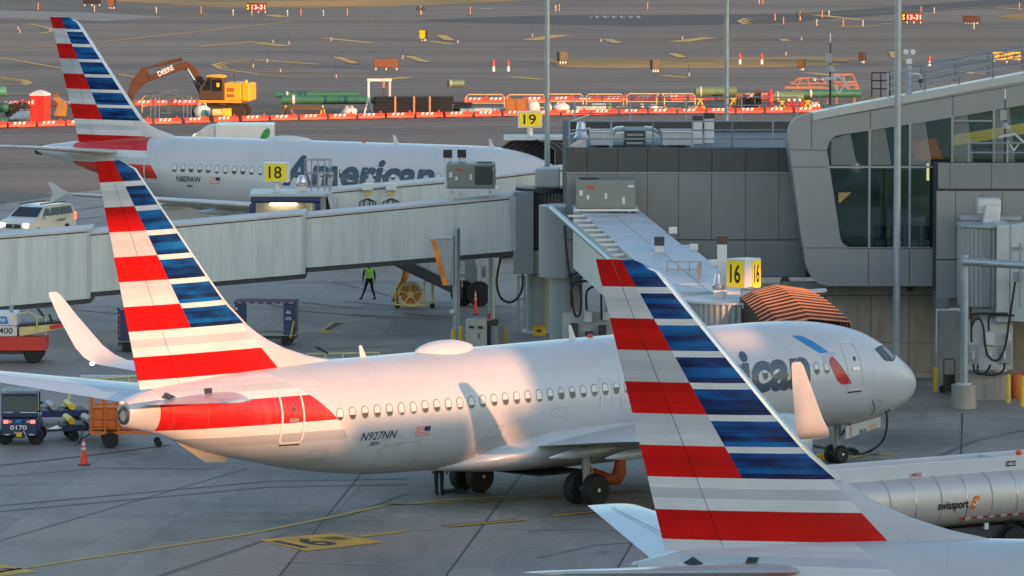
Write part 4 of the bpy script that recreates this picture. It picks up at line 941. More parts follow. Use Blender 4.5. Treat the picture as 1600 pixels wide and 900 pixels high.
# camera mast and weather mast on the roof
r = thing('camera_mast', 'grey mast with white cameras on the concourse roof beside the tall pole', 'camera mast', (D(1420,140,256.5).x, 256.5, 11.2))
MB().cyl((0,0,0),(0,0,1.75),.16,.12,12).build('mast', GALV, r, smooth=40); MB().tube([(0,0,1.4),(.25,0,1.45),(.45,0,1.4),(.5,0,1.25)], .05, 8).build('arm', WHITE, r, smooth=40)
MB().lathe([(.02,0),(.09,.02),(.1,.1),(.08,.2)], (.5,0,1.03), 12).build('dome_camera', DARK, r); MB().bx(-.12,.12,-.1,.1,1.85,2.05).build('junction_box', WHITE, r)
MB().cyl((0,0,1.75),(0,0,2.4),.04,n=8).build('stem', GALV, r)
for sx in (-.12,.16): MB().lathe([(.02,-.1),(.11,-.09),(.11,.08),(.05,.12)], (sx,0,2.34), 12, 0, 'Y').build('spotlight', WHITE, r, smooth=40)
def weather(u, v, Y, label):
    p = D(u, v, Y); r = thing('lamp_mast', label, 'mast', p)
    MB().cyl((0,0,0),(0,0,2.6),.05,.03,8).build('mast', DARK, r); MB().cyl((0,.03,2.0),(0,.03,3.0),.035,.03,8).build('whip', WHITE, r)
    MB().lathe([(.05,1.55),(.22,1.35),(.22,1.3),(.06,1.28)], (0,0,.1), 12).build('shade', GREY, r, smooth=40); MB().bx(-.2,.05,-.12,.12,1.75,2.15).build('lamp_head', GREY, r)
    mb = MB(); mb.prism([(-.25,-.3,1.0),(.35,-.3,1.15),(.8,-.3,.75),(.85,-.3,.82),(.38,-.3,1.25),(-.25,-.3,1.12)], (0,.6,0)); mb.build('canopy', LGREY, r)
    mb = MB(); mb.cyl((.1,-.2,.9),(.35,-.2,.5),.03,n=6); mb.cyl((.35,-.2,.5),(.6,-.2,.85),.03,n=6); mb.build('brace', WHITE, r)
weather(1297, 164, 258.2, 'dark lamp mast with white whip on the left of the concourse roof'); weather(1570, 254, 253.6, 'dark lamp mast with pale canopy on the right terrace')

# ---- tall light poles
def pole(u, Y, d, label, zb=0.0, zt=30, v=300):
    x = D(u, v, Y).x; r = thing('light_pole', label, 'light pole', (x, Y, zb), 0, 'tall galvanised light poles')
    MB().cyl((0,0,.06),(0,0,zt),d/2,d/2*.86,20).build('shaft', GALV, r, smooth=50); MB().cyl((0,0,0),(0,0,.06),d*.9,n=16).build('base_plate', GALV, r)
    for k in range(4): a = R(45+90*k); MB().cyl((d*.7*math.cos(a), d*.7*math.sin(a), .06),(d*.7*math.cos(a), d*.7*math.sin(a), .14),.03,n=6).build('anchor_bolt', DARK, r)
    MB().bx(-.8,.8,-.25,.25,zt-.4,zt-.1).build('lamp_head', GREY, r)
    return r
pole(855, 283, .255, 'tall galvanised light pole rising in front of the 19 sign'); pole(1135, 289, .225, 'tall galvanised light pole rising behind the dark wing roof'); pole(1402, 250.5, .30, 'tall galvanised light pole in front of the slanted window')
# ================================================================== JET BRIDGES
def bridge_skin():
    t = NT('bridge_panel'); x, y, z = t.xyz(); f = t.ma('FRACT', t.ma('DIVIDE', t.ma('ADD', x, t.ma('MULTIPLY', y, .9)), .46)); ln = t.ma('LESS_THAN', f, .06)
    n = t.noise(.5, (1,1,.5), 5); s = t.noise(2.0, (1,1,.08), 5, .7)
    c = t.mix(t.rng(n, .3, .7, 0, 1), (.52,.56,.55,1), (.60,.64,.62,1)); c = t.mix(t.rng(s, .48, .74, 0, .42), c, (.27,.27,.25,1)); c = t.mix(t.ma('MULTIPLY', ln, .17), c, (.18,.20,.20,1))
    return t.fin(c, .45, .1)
BSKIN = bridge_skin(); BEDGE = M('bridge_frame_paint', (.44,.47,.47), .45, .1, var=.06)
BROOF = M('bridge_roof_sheet', (.56,.51,.49), .6, var=.12, scale=.8, dirt=((.30,.28,.27), .5))
CORR2 = M('dark_corrugated_steel', (.13,.135,.14), .5, .3, var=.08); BEDGE2 = M('rotunda_paint', (.24,.27,.285), .45, .1, var=.06); CORR = M('corrugated_steel', (.30,.32,.33), .45, .3, var=.08); HOSE = M('black_hose', (.012,.013,.014), .5)
def box8(mb, a0, a1, w, zb0, zt0, zb1, zt1, m=0):
    'box along a0>a1 (plan points), near face on that line, going back w'
    a0 = Vector((*a0,0)); a1 = Vector((*a1,0)); d = (a1-a0).normalized(); n = Vector((-d.y, d.x, 0))*w
    f = lambda p, z: Vector((p.x, p.y, z))
    mb.loft([[f(a0,zb0), f(a0+n,zb0), f(a0+n,zt0), f(a0,zt0)], [f(a1,zb1), f(a1+n,zb1), f(a1+n,zt1), f(a1,zt1)]], m)
def section(root, a0, a1, w, z, dark=.22):
    zb0, zt0, zb1, zt1 = z; mb = MB(); box8(mb, a0, a1, w, zb0, zt0, zb1, zt1); t = rel(mb, root).build('tunnel_section', BSKIN, root)
    d = (Vector(a1)-Vector(a0)).normalized(); n = Vector((-d.y, d.x)); o0 = Vector(a0)-n*.05; o1 = Vector(a1)-n*.05
    mb = MB(); box8(mb, o0, o1, w+.1, zt0+.003, zt0+.10, zt1+.003, zt1+.10); rel(mb, root).build('roof_sheet', BROOF, t)
    mb = MB(); box8(mb, Vector(a0)-n*.02, Vector(a1)-n*.02, .016, zt0-.05, zt0-.005, zt1-.05, zt1-.005); rel(mb, root).build('roof_gutter', DARK, t)
    mb = MB(); box8(mb, Vector(a0)+n*.08, Vector(a1)+n*.08, w-.16, zb0-dark, zb0-.003, zb1-dark, zb1-.003); rel(mb, root).build('underframe', DARK, t)
    L = (Vector(a1)-Vector(a0)).length; k = 1.3
    mb = MB()
    while k < L:                                          # seams across the roof sheets
        p = Vector(a0)+d*k; f = k/L; zz = zt0+(zt1-zt0)*f+.105; q = p + n*w + d*.5
        mb.add([(p.x-n.x*.05-.02,p.y-n.y*.05,zz),(p.x-n.x*.05+.03,p.y-n.y*.05,zz),(q.x+.03,q.y,zz),(q.x-.02,q.y,zz)], [(0,1,2,3)]); k += 1.75
    rel(mb, root).build('roof_seams', DARK, t)
    mb = MB()
    for a, za, zc in ((Vector(a0), zb0, zt0), (Vector(a1)-d*.12, zb1, zt1)): mb = MB(); box8(mb, a-n*.035, a+d*.12-n*.035, .03, za, zc, za, zc); rel(mb, root).build('end_frame', BEDGE, t)
    return t
def corr_cyl(c, r, z0, z1, n=44, dep=.035, a0=0, a1=360):
    mb = MB(); rg = []
    for z in (z0, z1): rg.append([(c[0]+(r+(dep if k % 2 else -dep))*math.cos(R(a0+(a1-a0)*k/(2*n))), c[1]+(r+(dep if k % 2 else -dep))*math.sin(R(a0+(a1-a0)*k/(2*n))), z) for k in range(2*n)])
    return mb.loft(rg)
# ---- the long bridge in the middle
Yb = 276.0
root = thing('jet_bridge', 'long pale grey jet bridge in three telescoping sections running off the left edge', 'jet bridge', (1.3, 277.5, 0))
X = lambda u: D(u, 400, Yb).x
Z = lambda u, v: D(u, v, Yb).z
section(root, (X(474), Yb+.12), (X(806), Yb+.12), 2.5, (Z(475,419), Z(475,341), Z(806,392.5), Z(806,309.5)))
section(root, (X(137), Yb), (X(477), Yb), 2.75, (Z(144,457), Z(138,367), Z(477,428), Z(477,336)))
section(root, (X(-80), Yb-.12), (X(141), Yb-.12), 3.0, (Z(-80,486), Z(-80,378.5), Z(141,466), Z(141,361)))
cx, cy = X(845), Yb+1.6
rel(MB().cyl((cx,cy,.12),(cx,cy,3.6),.62,.62,28), root).build('support_column', BEDGE2, root, smooth=40); rel(MB().cyl((cx,cy,0),(cx,cy,.12),.85,n=24), root).build('base_plate', BEDGE, root)
rel(MB().cyl((cx,cy,3.602),(cx,cy,3.85),1.05,n=28), root).build('turntable', DARK, root)
rel(corr_cyl((cx+.15,cy), 1.12, 3.86, Z(850,303)), root).build('rotunda_curtain', CORR2, root)
rel(MB().cyl((cx+.12,cy,Z(850,303)+.003),(cx+.12,cy,Z(850,296)),1.26,n=32), root).build('rotunda_roof', DARK, root)
mb = MB(); mb.bx(X(802), X(834), Yb-.05, Yb+2.6, Z(820,428), Z(820,300)); rel(mb, root).build('rotunda_housing', BEDGE2, root, bevel=.03)
mb = MB(); mb.bx(X(834)+.003, X(846), Yb+.2, Yb+.5, Z(820,428), Z(820,392)); rel(mb, root).build('housing_apron', BEDGE2, root)
mb = MB(); mb.prism([(X(800),Yb-.08,Z(0,392)),(X(806),Yb-.08,Z(0,392)),(X(806),Yb-.08,Z(0,306)),(X(796),Yb-.08,Z(0,306))], (0,.025,0)); rel(mb, root).build('transition_panel', LGREY, root)
mb = MB(); mb.bx(X(836), X(875), Yb+1.0, Yb+2.4, Z(0,296)+.004, Z(0,266)); rel(mb, root).build('wrapped_duct', OFFWHITE, root, bevel=.08, seg=3)
mb = MB(); mb.tube(cr([(X(783),Yb+.4,Z(0,400)),(X(776),Yb+.2,Z(0,440)),(X(783),Yb+.1,Z(0,466)),(X(800),Yb+.1,Z(0,472)),(X(815),Yb+.2,Z(0,455)),(X(818),Yb+.3,Z(0,420)),(X(830),Yb+.3,Z(0,416)),(X(880),Yb+.3,Z(0,417))]), .055, 8); rel(mb, root).build('power_hose', HOSE, root, smooth=60)
mb = MB()
for k in range(5): mb.bx(X(808)+.0, X(822), Yb+1.0, Yb+1.06, .5+.5*k, .58+.5*k)
mb.bx(X(808), X(812), Yb+.98, Yb+1.0, .2, 2.6); mb.bx(X(818), X(822), Yb+.98, Yb+1.0, .2, 2.6); rel(mb, root).build('ladder', GALV, root)
mb = MB(); mb.tube([(X(868),Yb,1.6),(X(880),Yb-.1,.9),(X(890),Yb-.1,.75),(X(884),Yb-.1,.3)], .09, 8); rel(mb, root).build('strut', GREY, root)
mb = MB(); mb.bx(X(833), X(852), Yb-.2, Yb+.2, 0, .42); r = thing('equipment_box', 'small yellow equipment box at the foot of the rotunda column', 'box', (X(842), Yb, 0)); rel(mb, r).build('housing', YEL, r, bevel=.03); MB().bx(-.32,.32,-.24,.24,.422,.46).build('lid', M('yellow_lid',(.55,.34,.02),.5), r); MB().bx(-.1,.1,-.225,-.205,.18,.28).build('latch', DARK, r)
# air conditioner over the long bridge
def aircon(x, Y, z, w, d, h, label, fan):
    r = thing('air_conditioner', label, 'air conditioner', (x, Y, z)); col = M('aircon_green_grey', (.19,.215,.19), .5, var=.08)
    MB().bx(-w/2,w/2,-d/2,d/2,.16,.16+h).build('cabinet', col, r, bevel=.03)
    MB().bx(-w/2-.12,w/2+.12,-d/2-.1,d/2+.1,.04,.14).build('support_frame', WHITE, r)
    for sx in (-.8, .8): MB().bx(sx*w/2-.05, sx*w/2+.05, -d/2+.1, -d/2+.2, -.55, .036).build('leg', WHITE, r)
    MB().cyl((fan*w*.28,0,.162+h),(fan*w*.28,0,.20+h),w*.17,n=24).build('fan_guard', BLACK, r)
    if fan > 0:
        q = MB(); q.bx(w/2+.001, w/2+.02, -d/2+.12, d/2-.12, .3, h); q.build('coil_grille', DARK, r)
        q = MB(); q.bx(w*.08,w/2-.1,-d/2-.015,-d/2-.001,.30,h+.05); q.build('louvre', DARK, r)
    for k, (a, b, cw, chh) in enumerate(((-.42,.55,.07,.22),(-.30,.40,.05,.18),(.0,.45,.05,.25),(.30,.28,.05,.3),(.42,.8,.12,.1))):
        MB().bx(w*a-cw,w*a+cw,-d/2-.012,-d/2-.001,.16+h*b-chh/2,.16+h*b+chh/2).build('label_plate', WHITE, r)
    MB().bx(-w*.32,-w*.20,-d/2-.013,-d/2-.001,.16+h*.72,.16+h*.80).build('badge', RED, r)
    return r
p = D(736, 294, 277.3); aircon(p.x, 277.3, p.z-.1, 2.15, 1.6, 1.08, 'grey-green air conditioner with black louvred end above the long jet bridge', 1)
for u, lb in ((699,'left'), (721,'right')):
    p = D(u, 250, 276.9); r = thing('vent_stack', '%s black vent cap behind the louvred air conditioner' % lb, 'vent', (p.x, 278.5, p.z-1.2)); MB().bx(-.2,.2,-.2,.2,1.22,1.56).build('cap', BLACK, r); MB().cyl((0,0,0),(0,0,1.218),.16,n=12).build('pipe', WHITE, r, smooth=40)
# ---- the bridge behind it, with the lit cab (18)
Ye = 290.0
root = thing('jet_bridge', 'jet bridge with an open lit cab under the yellow 18 sign', 'jet bridge', (-2, 291, 0))
X2 = lambda u: D(u, 400, Ye).x
Z2 = lambda u, v: D(u, v, Ye).z
section(root, (X2(516), Ye), (X2(722), Ye), 2.7, (Z2(516,301)-2.6, Z2(516,301), Z2(722,283)-2.6, Z2(722,283)))
section(root, (X2(716), Ye+.1), (X2(886), Ye+.1), 2.5, (Z2(716,285)-2.4, Z2(716,285), Z2(886,265)-2.4, Z2(886,265)))
x0, x1 = X2(392), X2(514); zt = Z2(450,300); zb = zt-2.75
CABIN = M('cab_lining', (.45,.40,.30), .6)
mb = MB(); mb.bx(x0, x1, Ye-1.3, Ye+2.4, zt-.12, zt); rel(mb, root).build('cab_roof', BEDGE, root)
mb = MB(); mb.bx(x0, x1, Ye-1.2, Ye+2.3, zb, zb+.15); rel(mb, root).build('cab_floor', DARK, root)
mb = MB(); mb.bx(x0+.1, x1-.1, Ye+1.6, Ye+1.7, zb+.152, zt-.122); rel(mb, root).build('cab_back_wall', CABIN, root)
mb = MB(); mb.bx(x1-.35, x1-.1, Ye-1.1, Ye+1.59, zb+.152, zt-.122); rel(mb, root).build('cab_side_wall', CORR, root)
mb = MB(); mb.bx(x0+.05, x1-.35, Ye-1.4, Ye-1.02, zt-.42, zt-.125); mb.bx(x0, x0+.32, Ye-1.4, Ye-1.02, zb+.2, zt-.43); mb.bx(x1-.62, x1-.36, Ye-1.4, Ye-1.02, zb+.2, zt-.43); rel(mb, root).build('cab_bumper', BLUE, root, bevel=.08, seg=3)
mb = MB(); mb.bx(X2(420), X2(463), Ye+1.3, Ye+1.36, Z2(0,324), Z2(0,320.5)); rel(mb, root).build('cab_lamp', EM('tube_lamp', (1,.86,.62), 3.5), root)
mb = MB(); mb.prism([(x1-.05,Ye-1.3,zt+.002),(x1+.15,Ye-1.3,zt+.002),(x1+.3,Ye-1.3,zt-1.0),(x1+.15,Ye-1.3,zt-.9)], (0,3.4,0)); rel(mb, root).build('cab_gusset', LGREY, root)
rel(corr_cyl((x1+.15,Ye+1.2), 1.2, zb+.2, zt-.3, 30), root).build('cab_curtain', CORR, root)
lamp = bpy.data.lights.new('cab_light', 'POINT'); lamp.energy = 7; lamp.color = (1,.82,.55); lamp.shadow_soft_size = .15; lo = bpy.data.objects.new('cab_light', lamp); COL.objects.link(lo); lo.parent = root; lo.location = (X2(440)+2, Ye-.2-291, Z2(0,330))
for sx in (-.9,.9):
    w = rel(MB().lathe([(.3,-.2),(.56,-.19),(.6,-.1),(.6,.1),(.56,.19),(.3,.2)], (D(736,460,291.5).x+sx*.42, 291.3-sx*.3, .6), 24, 0, 'Y'), root).build('wheel', TYRE, root, smooth=35)
mb = MB(); xw = D(736,460,291.5).x; mb.bx(xw-.3, xw+.3, 291.7, 292.3, .5, 3.4); mb.bx(xw-1.1, xw+1.2, 291.8, 292.2, 1.3, 1.5); rel(mb, root).build('bogie_column', BEDGE, root)
mb = MB(); mb.bx(xw+.2, xw+1.3, 291.2, 291.6, 1.35, 2.2); mb.bx(xw+.3, xw+.5, 291.0, 291.19, 1.0, 1.9); mb.bx(xw+.7, xw+.9, 291.0, 291.19, 1.0, 1.9); rel(mb, root).build('drive_unit', LGREY, root)
mb = MB(); a, b = D(592,404,289), D(722,466,289)
mb.prism([a, b, b+Vector((0,0,.55)), a+Vector((0,0,.55))], (0,1.1,0)); rel(mb, root).build('stair_flight', DARK, root)
mb = MB()
for yy in (0.05, 1.05):
    mb.cyl(a+Vector((0,yy,1.5)), b+Vector((0,yy,1.5)), .03, n=6)
    for k in range(6): q = a + (b-a)*(k/5) + Vector((0,yy,.5)); mb.cyl(q, q+Vector((0,0,1.0)), .022, n=6)
rel(mb, root).build('stair_rail', GREY, root)
for u in (574, 611):
    p = D(u, 294, 289.6); r = thing('floodlight', '%s white box floodlight with yellow bracket on the 18 bridge' % ('left' if u < 600 else 'right'), 'lamp', (p.x, 289.85, p.z-.15), 0, 'box floodlights on the bridge behind')
    MB().box((0,0,.2),(.5,.4,.32)).build('housing', WHITE, r, bevel=.02); MB().prism([(-.14,-.05,-.18),(.14,-.05,-.18),(0,-.05,.02)],(0,.05,0)).build('bracket', YEL, r)
    for sx in (-.36,-.18,.1,.26,.38): MB().tube([(0,-.06,-.35),(sx,-.07,-.5),(sx*1.05,-.07,-.95)], .028, 6).build('cable', HOSE, r)
# caged ladder on the cab
r = thing('caged_ladder', 'round caged ladder on the cab roof between the letters', 'ladder', (X2(496), Ye+1.2, zt))
mb = MB()
for k in range(3): mb.tube([(.62*math.cos(R(a)), .5*math.sin(R(a)), .2+.62*k) for a in range(0,360,30)], .025, 6, closed=True)
for a in range(0,360,30): mb.cyl((.62*math.cos(R(a)), .5*math.sin(R(a)), 0),(.62*math.cos(R(a)), .5*math.sin(R(a)), 1.46),.02,n=5)
mb.build('cage', GREY, r); MB().tube([(.95,0,-.1),(.95,0,1.1),(.8,0,1.35)], .03, 6).build('handrail', WHITE, r)
cowl(472, 274, 301, Ye+.6, zt, 'bright metal roof ventilator beside the 18 sign', .40)
def gate_sign(p0, w, h, nums, label, rz, post, y=0):
    'sign box with lettered faces: nums = list of (angle, text)'
    r = thing('gate_sign', label, 'gate sign', p0, rz)
    MB().cyl((0,0,0),(0,0,post-.002),.16,n=16).build('post', WHITE, r, smooth=40)
    return r
def sign_box(r, w, h, d, post, txt):
    MB().bx(-w/2,w/2,-d/2,d/2,post,post+h).build('sign_box', WHITE, r, bevel=.02)
    f = MB().bx(-w/2+.09,w/2-.06,-d/2-.012,-d/2-.001,post+.07,post+h-.06).build('sign_face', SIGNY, r)
    t = MB(); flat_text(t, txt, (-w*.27,-d/2-.017,post+h*.20), (1,0,0), (0,0,1), w*.52, h*.62, 0, .012); t.build('number', INK, f)
p = D(432, 301, Ye); r = gate_sign((p.x, Ye+.3, zt), 0, 0, 0, 'yellow gate sign with black 18 on the lit cab', R(-10), .45); sign_box(r, 1.18, .92, .55, .45, '18')
Y19 = 322.0; p = D(828, 212, Y19); r = gate_sign((p.x, Y19, p.z), 0, 0, 0, 'yellow gate sign with black 19 beside the tall pole', 0, .42); sign_box(r, 1.26, .86, .4, .42, '19')
# ---- far bridge on the distant airliner's nose (19): black folding hood
root = thing('jet_bridge', 'jet bridge with a black folding hood on the distant airliner nose', 'jet bridge', (4, 322, 0))
def hood(root, ctl, mat, rib, n, parent=None):
    'folding hood: arches between two frames; ctl = start and end (x, y, half width, z low, z top), arch open below'
    (xa, ya, wa, la, ta, aa), (xb, yb, wb, lb, tb, ab) = ctl; rings = []; rr = []
    for i in range(2*n+1):
        f = i/(2*n); x = xa+(xb-xa)*f; y = ya+(yb-ya)*f; w = wa+(wb-wa)*f; lo = la+(lb-la)*f; t = ta+(tb-ta)*f; an = aa+(ab-aa)*f; k = 1.0 if i % 2 == 0 else .90
        u = Vector((math.cos(an), math.sin(an), 0)); c = Vector((x, y, 0)); ring = [c-u*w*k+Vector((0,0,lo)), c-u*w*k+Vector((0,0,t-.55))]
        for q in range(1, 6): ring.append(c + u*w*k*(-1+q/3) + Vector((0,0,t-.55+.55*k*math.sin(math.pi*q/6)**.7)))
        ring += [c+u*w*k+Vector((0,0,t-.55)), c+u*w*k+Vector((0,0,lo))]
        rings.append(ring); 
        if i % 2 == 0: rr.append(ring)
    mb = MB(); mb.loft(rings, 0, False, False, False); h = rel(mb, root).build('folding_hood', mat, root)
    for ring in rr: m2 = MB(); m2.tube(ring, .035, 6); rel(m2, root).build('hood_rib', rib, h)
HOODM = M('black_hood_fabric', (.02,.02,.024), .75); HOODR = M('hood_rib_metal', (.12,.12,.13), .5)
nA = A319JET.root.location; hd = Vector((math.cos(-.4974), math.sin(-.4974))); lf = Vector((-hd.y, hd.x))
q0 = Vector((nA.x, nA.y)) - hd*4.9 + lf*1.9; q1 = q0 + lf*2.4 + hd*1.6
hood(root, [(q0.x, q0.y, 1.6, 3.6, 6.10, -.5), (q1.x+.9, q1.y-.6, 1.55, 3.6, D(830,214,q1.y).z-.15, -.15)], HOODM, HOODR, 9)
zc19 = D(830, 212, q1.y).z; mb = MB(); mb.bx(D(787,0,q1.y).x, D(884,0,q1.y).x, q1.y-1.6, q1.y+1.2, zc19-.14, zc19); rel(mb, root).build('hood_canopy', LGREY, root)
mb = MB(); mb.prism([(q1.x+1.7,q1.y-1.75,zc19),(q1.x+2.4,q1.y-1.75,zc19),(q1.x+2.6,q1.y-1.75,zc19-1.0)], (0,.1,0)); rel(mb, root).build('gusset', WHITE, root)
mb = MB(); box8(mb, (q1.x+1.2, q1.y), (q1.x+14, q1.y-16), 2.6, 4.1, 6.8, 4.1, 6.8); rel(mb, root).build('tunnel_section', BSKIN, root)
rel(MB().cyl((q1.x+8,q1.y-6,0),(q1.x+8,q1.y-6,4.09),.5,n=16), root).build('support_column', BEDGE, root, smooth=40)
# ---- bridge 16 to the nose of the middle airliner
root = thing('jet_bridge', 'jet bridge with an orange lit folding hood, under the 16 sign', 'jet bridge', (6, 246, 0))
A0, A1 = Vector((3.75, 258.5)), Vector((7.55, 236.5)); d = (A1-A0).normalized(); n = Vector((-d.y, d.x))
def at16(t, s, z): p = A0 + (A1-A0)*t + n*s; return Vector((p.x, p.y, z))
ZT = lambda t: 7.05 + (5.12-7.05)*t
RF16 = M('painted_roof_panel', (.46,.50,.54), .45, .1, var=.06)
for t0, t1, w, dz in ((0,.52,1.22,0), (.50,1.0,1.40,.10)):
    mb = MB(); mb.loft([[at16(t,-w,ZT(t)+dz-2.6), at16(t,w,ZT(t)+dz-2.6), at16(t,w,ZT(t)+dz), at16(t,-w,ZT(t)+dz)] for t in (t0,t1)]); s16 = rel(mb, root).build('tunnel_section', BSKIN, root)
    mb = MB(); N = 6
    for k in range(N):
        a, b = t0+(t1-t0)*k/N+.003, t0+(t1-t0)*(k+1)/N-.003
        for s0, s1 in ((-w-.04,-.02),(.02,w+.04)): mb.loft([[at16(t,s0,ZT(t)+dz+.004), at16(t,s1,ZT(t)+dz+.004), at16(t,s1,ZT(t)+dz+.05), at16(t,s0,ZT(t)+dz+.05)] for t in (a,b)])
    rel(mb, root).build('roof_panel', RF16, s16)
for k, t in enumerate((.36, .55, .72)):
    mb = MB(); p = at16(t, 1.42, ZT(t)+.1); mb.box((p.x,p.y,p.z+.12),(.34,.10,.28)); rel(mb, root).build('lifting_lug', WHITE, root, bevel=.03)
mb = MB(); mb.tube([at16(t,-2.05,ZT(t)-.15) for t in (-.02,.6)], .13, 8); rel(mb, root).build('cable_rail', GALV, root, smooth=50)
for k in range(9): t = .12+.055*k; mb = MB(); mb.loft([[at16(t,-1.95,ZT(t)-.02), at16(t,-1.25,ZT(t)-.02), at16(t,-1.25,ZT(t)+.05), at16(t,-1.95,ZT(t)+.05)], [at16(t+.012,-1.95,ZT(t)-.02), at16(t+.012,-1.25,ZT(t)-.02), at16(t+.012,-1.25,ZT(t)+.05), at16(t+.012,-1.95,ZT(t)+.05)]]); rel(mb, root).build('cable_bracket', WHITE, root)
c0 = at16(-.10, -.2, 0); rel(MB().cyl((c0.x-.9,c0.y,.1),(c0.x-.9,c0.y,3.9),.7,n=24), root).build('support_column', BEDGE2, root, smooth=40)
rel(MB().cyl((c0.x-.9,c0.y,3.92),(c0.x-.9,c0.y,6.9),1.15,n=28), root).build('rotunda_drum', BEDGE2, root, smooth=40)
mb = MB(); mb.bx(2.1, 5.0, 257.9, 258.3, .3, 2.6); rel(mb, root).build('equipment_panel', LGREY, root)
for k, (u, v0, v1, m) in enumerate([(897,505,530,DARK),(920,518,535,DARK),(941,508,530,DARK),(919,487,503,WHITE),(946,487,500,WHITE)]):
    a = D(u, v1, 257.7); zt_ = D(u, v0, 257.7).z; rel(MB().bx(a.x-.16, a.x+.16, 257.6, 257.88, a.z, zt_), root).build('switch_box', m, root)
for pts in ([(882,352),(886,400),(892,440),(897,488),(905,492),(908,470),(906,445)], [(893,480),(893,450),(905,440),(960,440)], [(917,485),(917,455),(935,445)], [(940,500),(940,455),(948,445)], [(905,425),(888,432),(894,427)]):
    rel(MB().tube(cr([D(u, v, 257.4) for u, v in pts]), .05, 8), root).build('power_hose', HOSE, root, smooth=60)
# cab
zc = 5.16; cc = Vector((8.35, 234.2))
rel(MB().cyl((cc.x,cc.y,zc-.02),(cc.x,cc.y,zc+.06),1.95,n=36), root).build('cab_roof', RF16, root); rel(corr_cyl((cc.x,cc.y), 1.85, 2.4, zc-.03, 50), root).build('cab_curtain', CORR, root)
mb = MB(); mb.bx(cc.x+.75, cc.x+1.75, cc.y-1.75, cc.y-1.0, 2.4, zc-.03); rel(mb, root).build('cab_front', BEDGE, root, bevel=.03)
mb = MB(); mb.box((cc.x+.55,cc.y-1.9,zc-.05),(.55,.3,.24)); rel(mb, root).build('cab_floodlight', LGREY, root, bevel=.05)
MX = MIDJET.root.location; hd = Vector((math.cos(.76662), math.sin(.76662))); lf = Vector((-hd.y, hd.x))
HM = M('tan_hood_fabric', (.05,.024,.016), .7); HR = M('tan_hood_rib', (.42,.20,.11), .5)
e0 = Vector((MX.x, MX.y)) - hd*5.6 + lf*3.6; e1 = Vector((MX.x, MX.y)) - hd*2.4 + lf*2.1
# hood: arches fan from the cab front to the door side
rings = []; NF = 12
for i in range(2*NF+1):
    f = i/(2*NF); k = 1.0 if i % 2 == 0 else .93
    c = Vector((9.1+.9*f, 232.6-2.4*f, 0)); lx = 1.9+.70*f
    z1 = 5.62-1.02*f**1.6; ring = [Vector((c.x-.55, c.y-.1, 2.6)), Vector((c.x-.55, c.y-.1, z1-.25*k)), Vector((c.x-.1, c.y-.12, z1*1.0+.0)), Vector((c.x+lx*.42, c.y+.15, z1+.22*k)), Vector((c.x+lx, c.y+.5, z1+.05*k)), Vector((c.x+lx+.12, c.y+.6, z1-.5)), Vector((c.x+lx+.12, c.y+.6, 2.6))]
    rings.append(ring)
mb = MB(); mb.loft(rings, 0, False, False, False); h = rel(mb, root).build('folding_hood', HM, root)
for i in range(0, 2*NF+1, 2): rel(MB().tube(rings[i][1:6], .036, 6), root).build('hood_rib', HR, h)
mb = MB(); rel(mb.prism([D(1163,470,233.4), D(1170,462,234.5), D(1290,453,236), D(1292,456,235.2)], (0,0,.07)), root).build('hood_canopy', BROOF, root)
p = D(945, 320, 259.2); aircon(p.x, 259.6, p.z-.1, 2.45, 1.9, 1.15, 'grey-green air conditioner with red badge on a white frame over the 16 bridge', -1).location = (p.x, 257.2, p.z-.1)
stack(1030, 370, 408, 246, 5.9, 'white vent stack with black cap on the 16 bridge roof', .34, .34)
stack(1128, 368, 440, 236, 5.2, 'white vent stack with brown cap beside the 16 sign', .36, .32, M('brown_cap', (.09,.05,.04), .6))
cowl(1122, 427, 462, 234.6, 5.22, 'bright metal ventilator on the cab roof beside the 16 sign', .31)
r = thing('gate_sign', 'yellow three-sided gate sign with black 16 on two faces', 'gate sign', (D(1163,470,234).x, 234.2, 5.22)); zs, h = .40, 1.12
pa, pb, pc, pd, pe = Vector((-.68,.10,0)), Vector((.0,-.42,0)), Vector((.26,-.42,0)), Vector((.64,.28,0)), Vector((.1,.6,0))
MB().cyl((0.05,0,0),(0.05,0,zs-.002),.19,n=16).build('post', WHITE, r, smooth=40)
MB().prism([p + Vector((0,0,zs)) for p in (pa,pb,pc,pd,pe)], (0,0,h)).build('sign_box', WHITE, r, bevel=.015)
for a, b, m0 in ((pa,pb,.05),(pc,pd,.06)):
    u = (b-a).normalized(); nn = Vector((u.y,-u.x,0)); L = (b-a).length; o = a + u*.03 + nn*.012 + Vector((0,0,zs+.05))
    f = MB().prism([o, o+u*(L-.06), o+u*(L-.06)+Vector((0,0,h-.11)), o+Vector((0,0,h-.11))], nn*.006).build('sign_face', SIGNY, r)
    t = MB(); flat_text(t, '16', o + u*(L*.19) + nn*.012 + Vector((0,0,.15)), u, (0,0,1), L*.56, .72, 0, .02); t.build('number', INK, f)
r = thing('handrail', 'pinkish tube handrail on the 16 bridge roof', 'railing', (7.0, 241, 5.4)); mb = MB()
rail(mb, [D(1042,447,241)-Vector((0,0,.0)), D(1095,447,241), D(1090,452,239)], .95, 2, .022, .42); rel(mb, r).build('rails', M('pink_primer', (.46,.27,.22), .5), r)
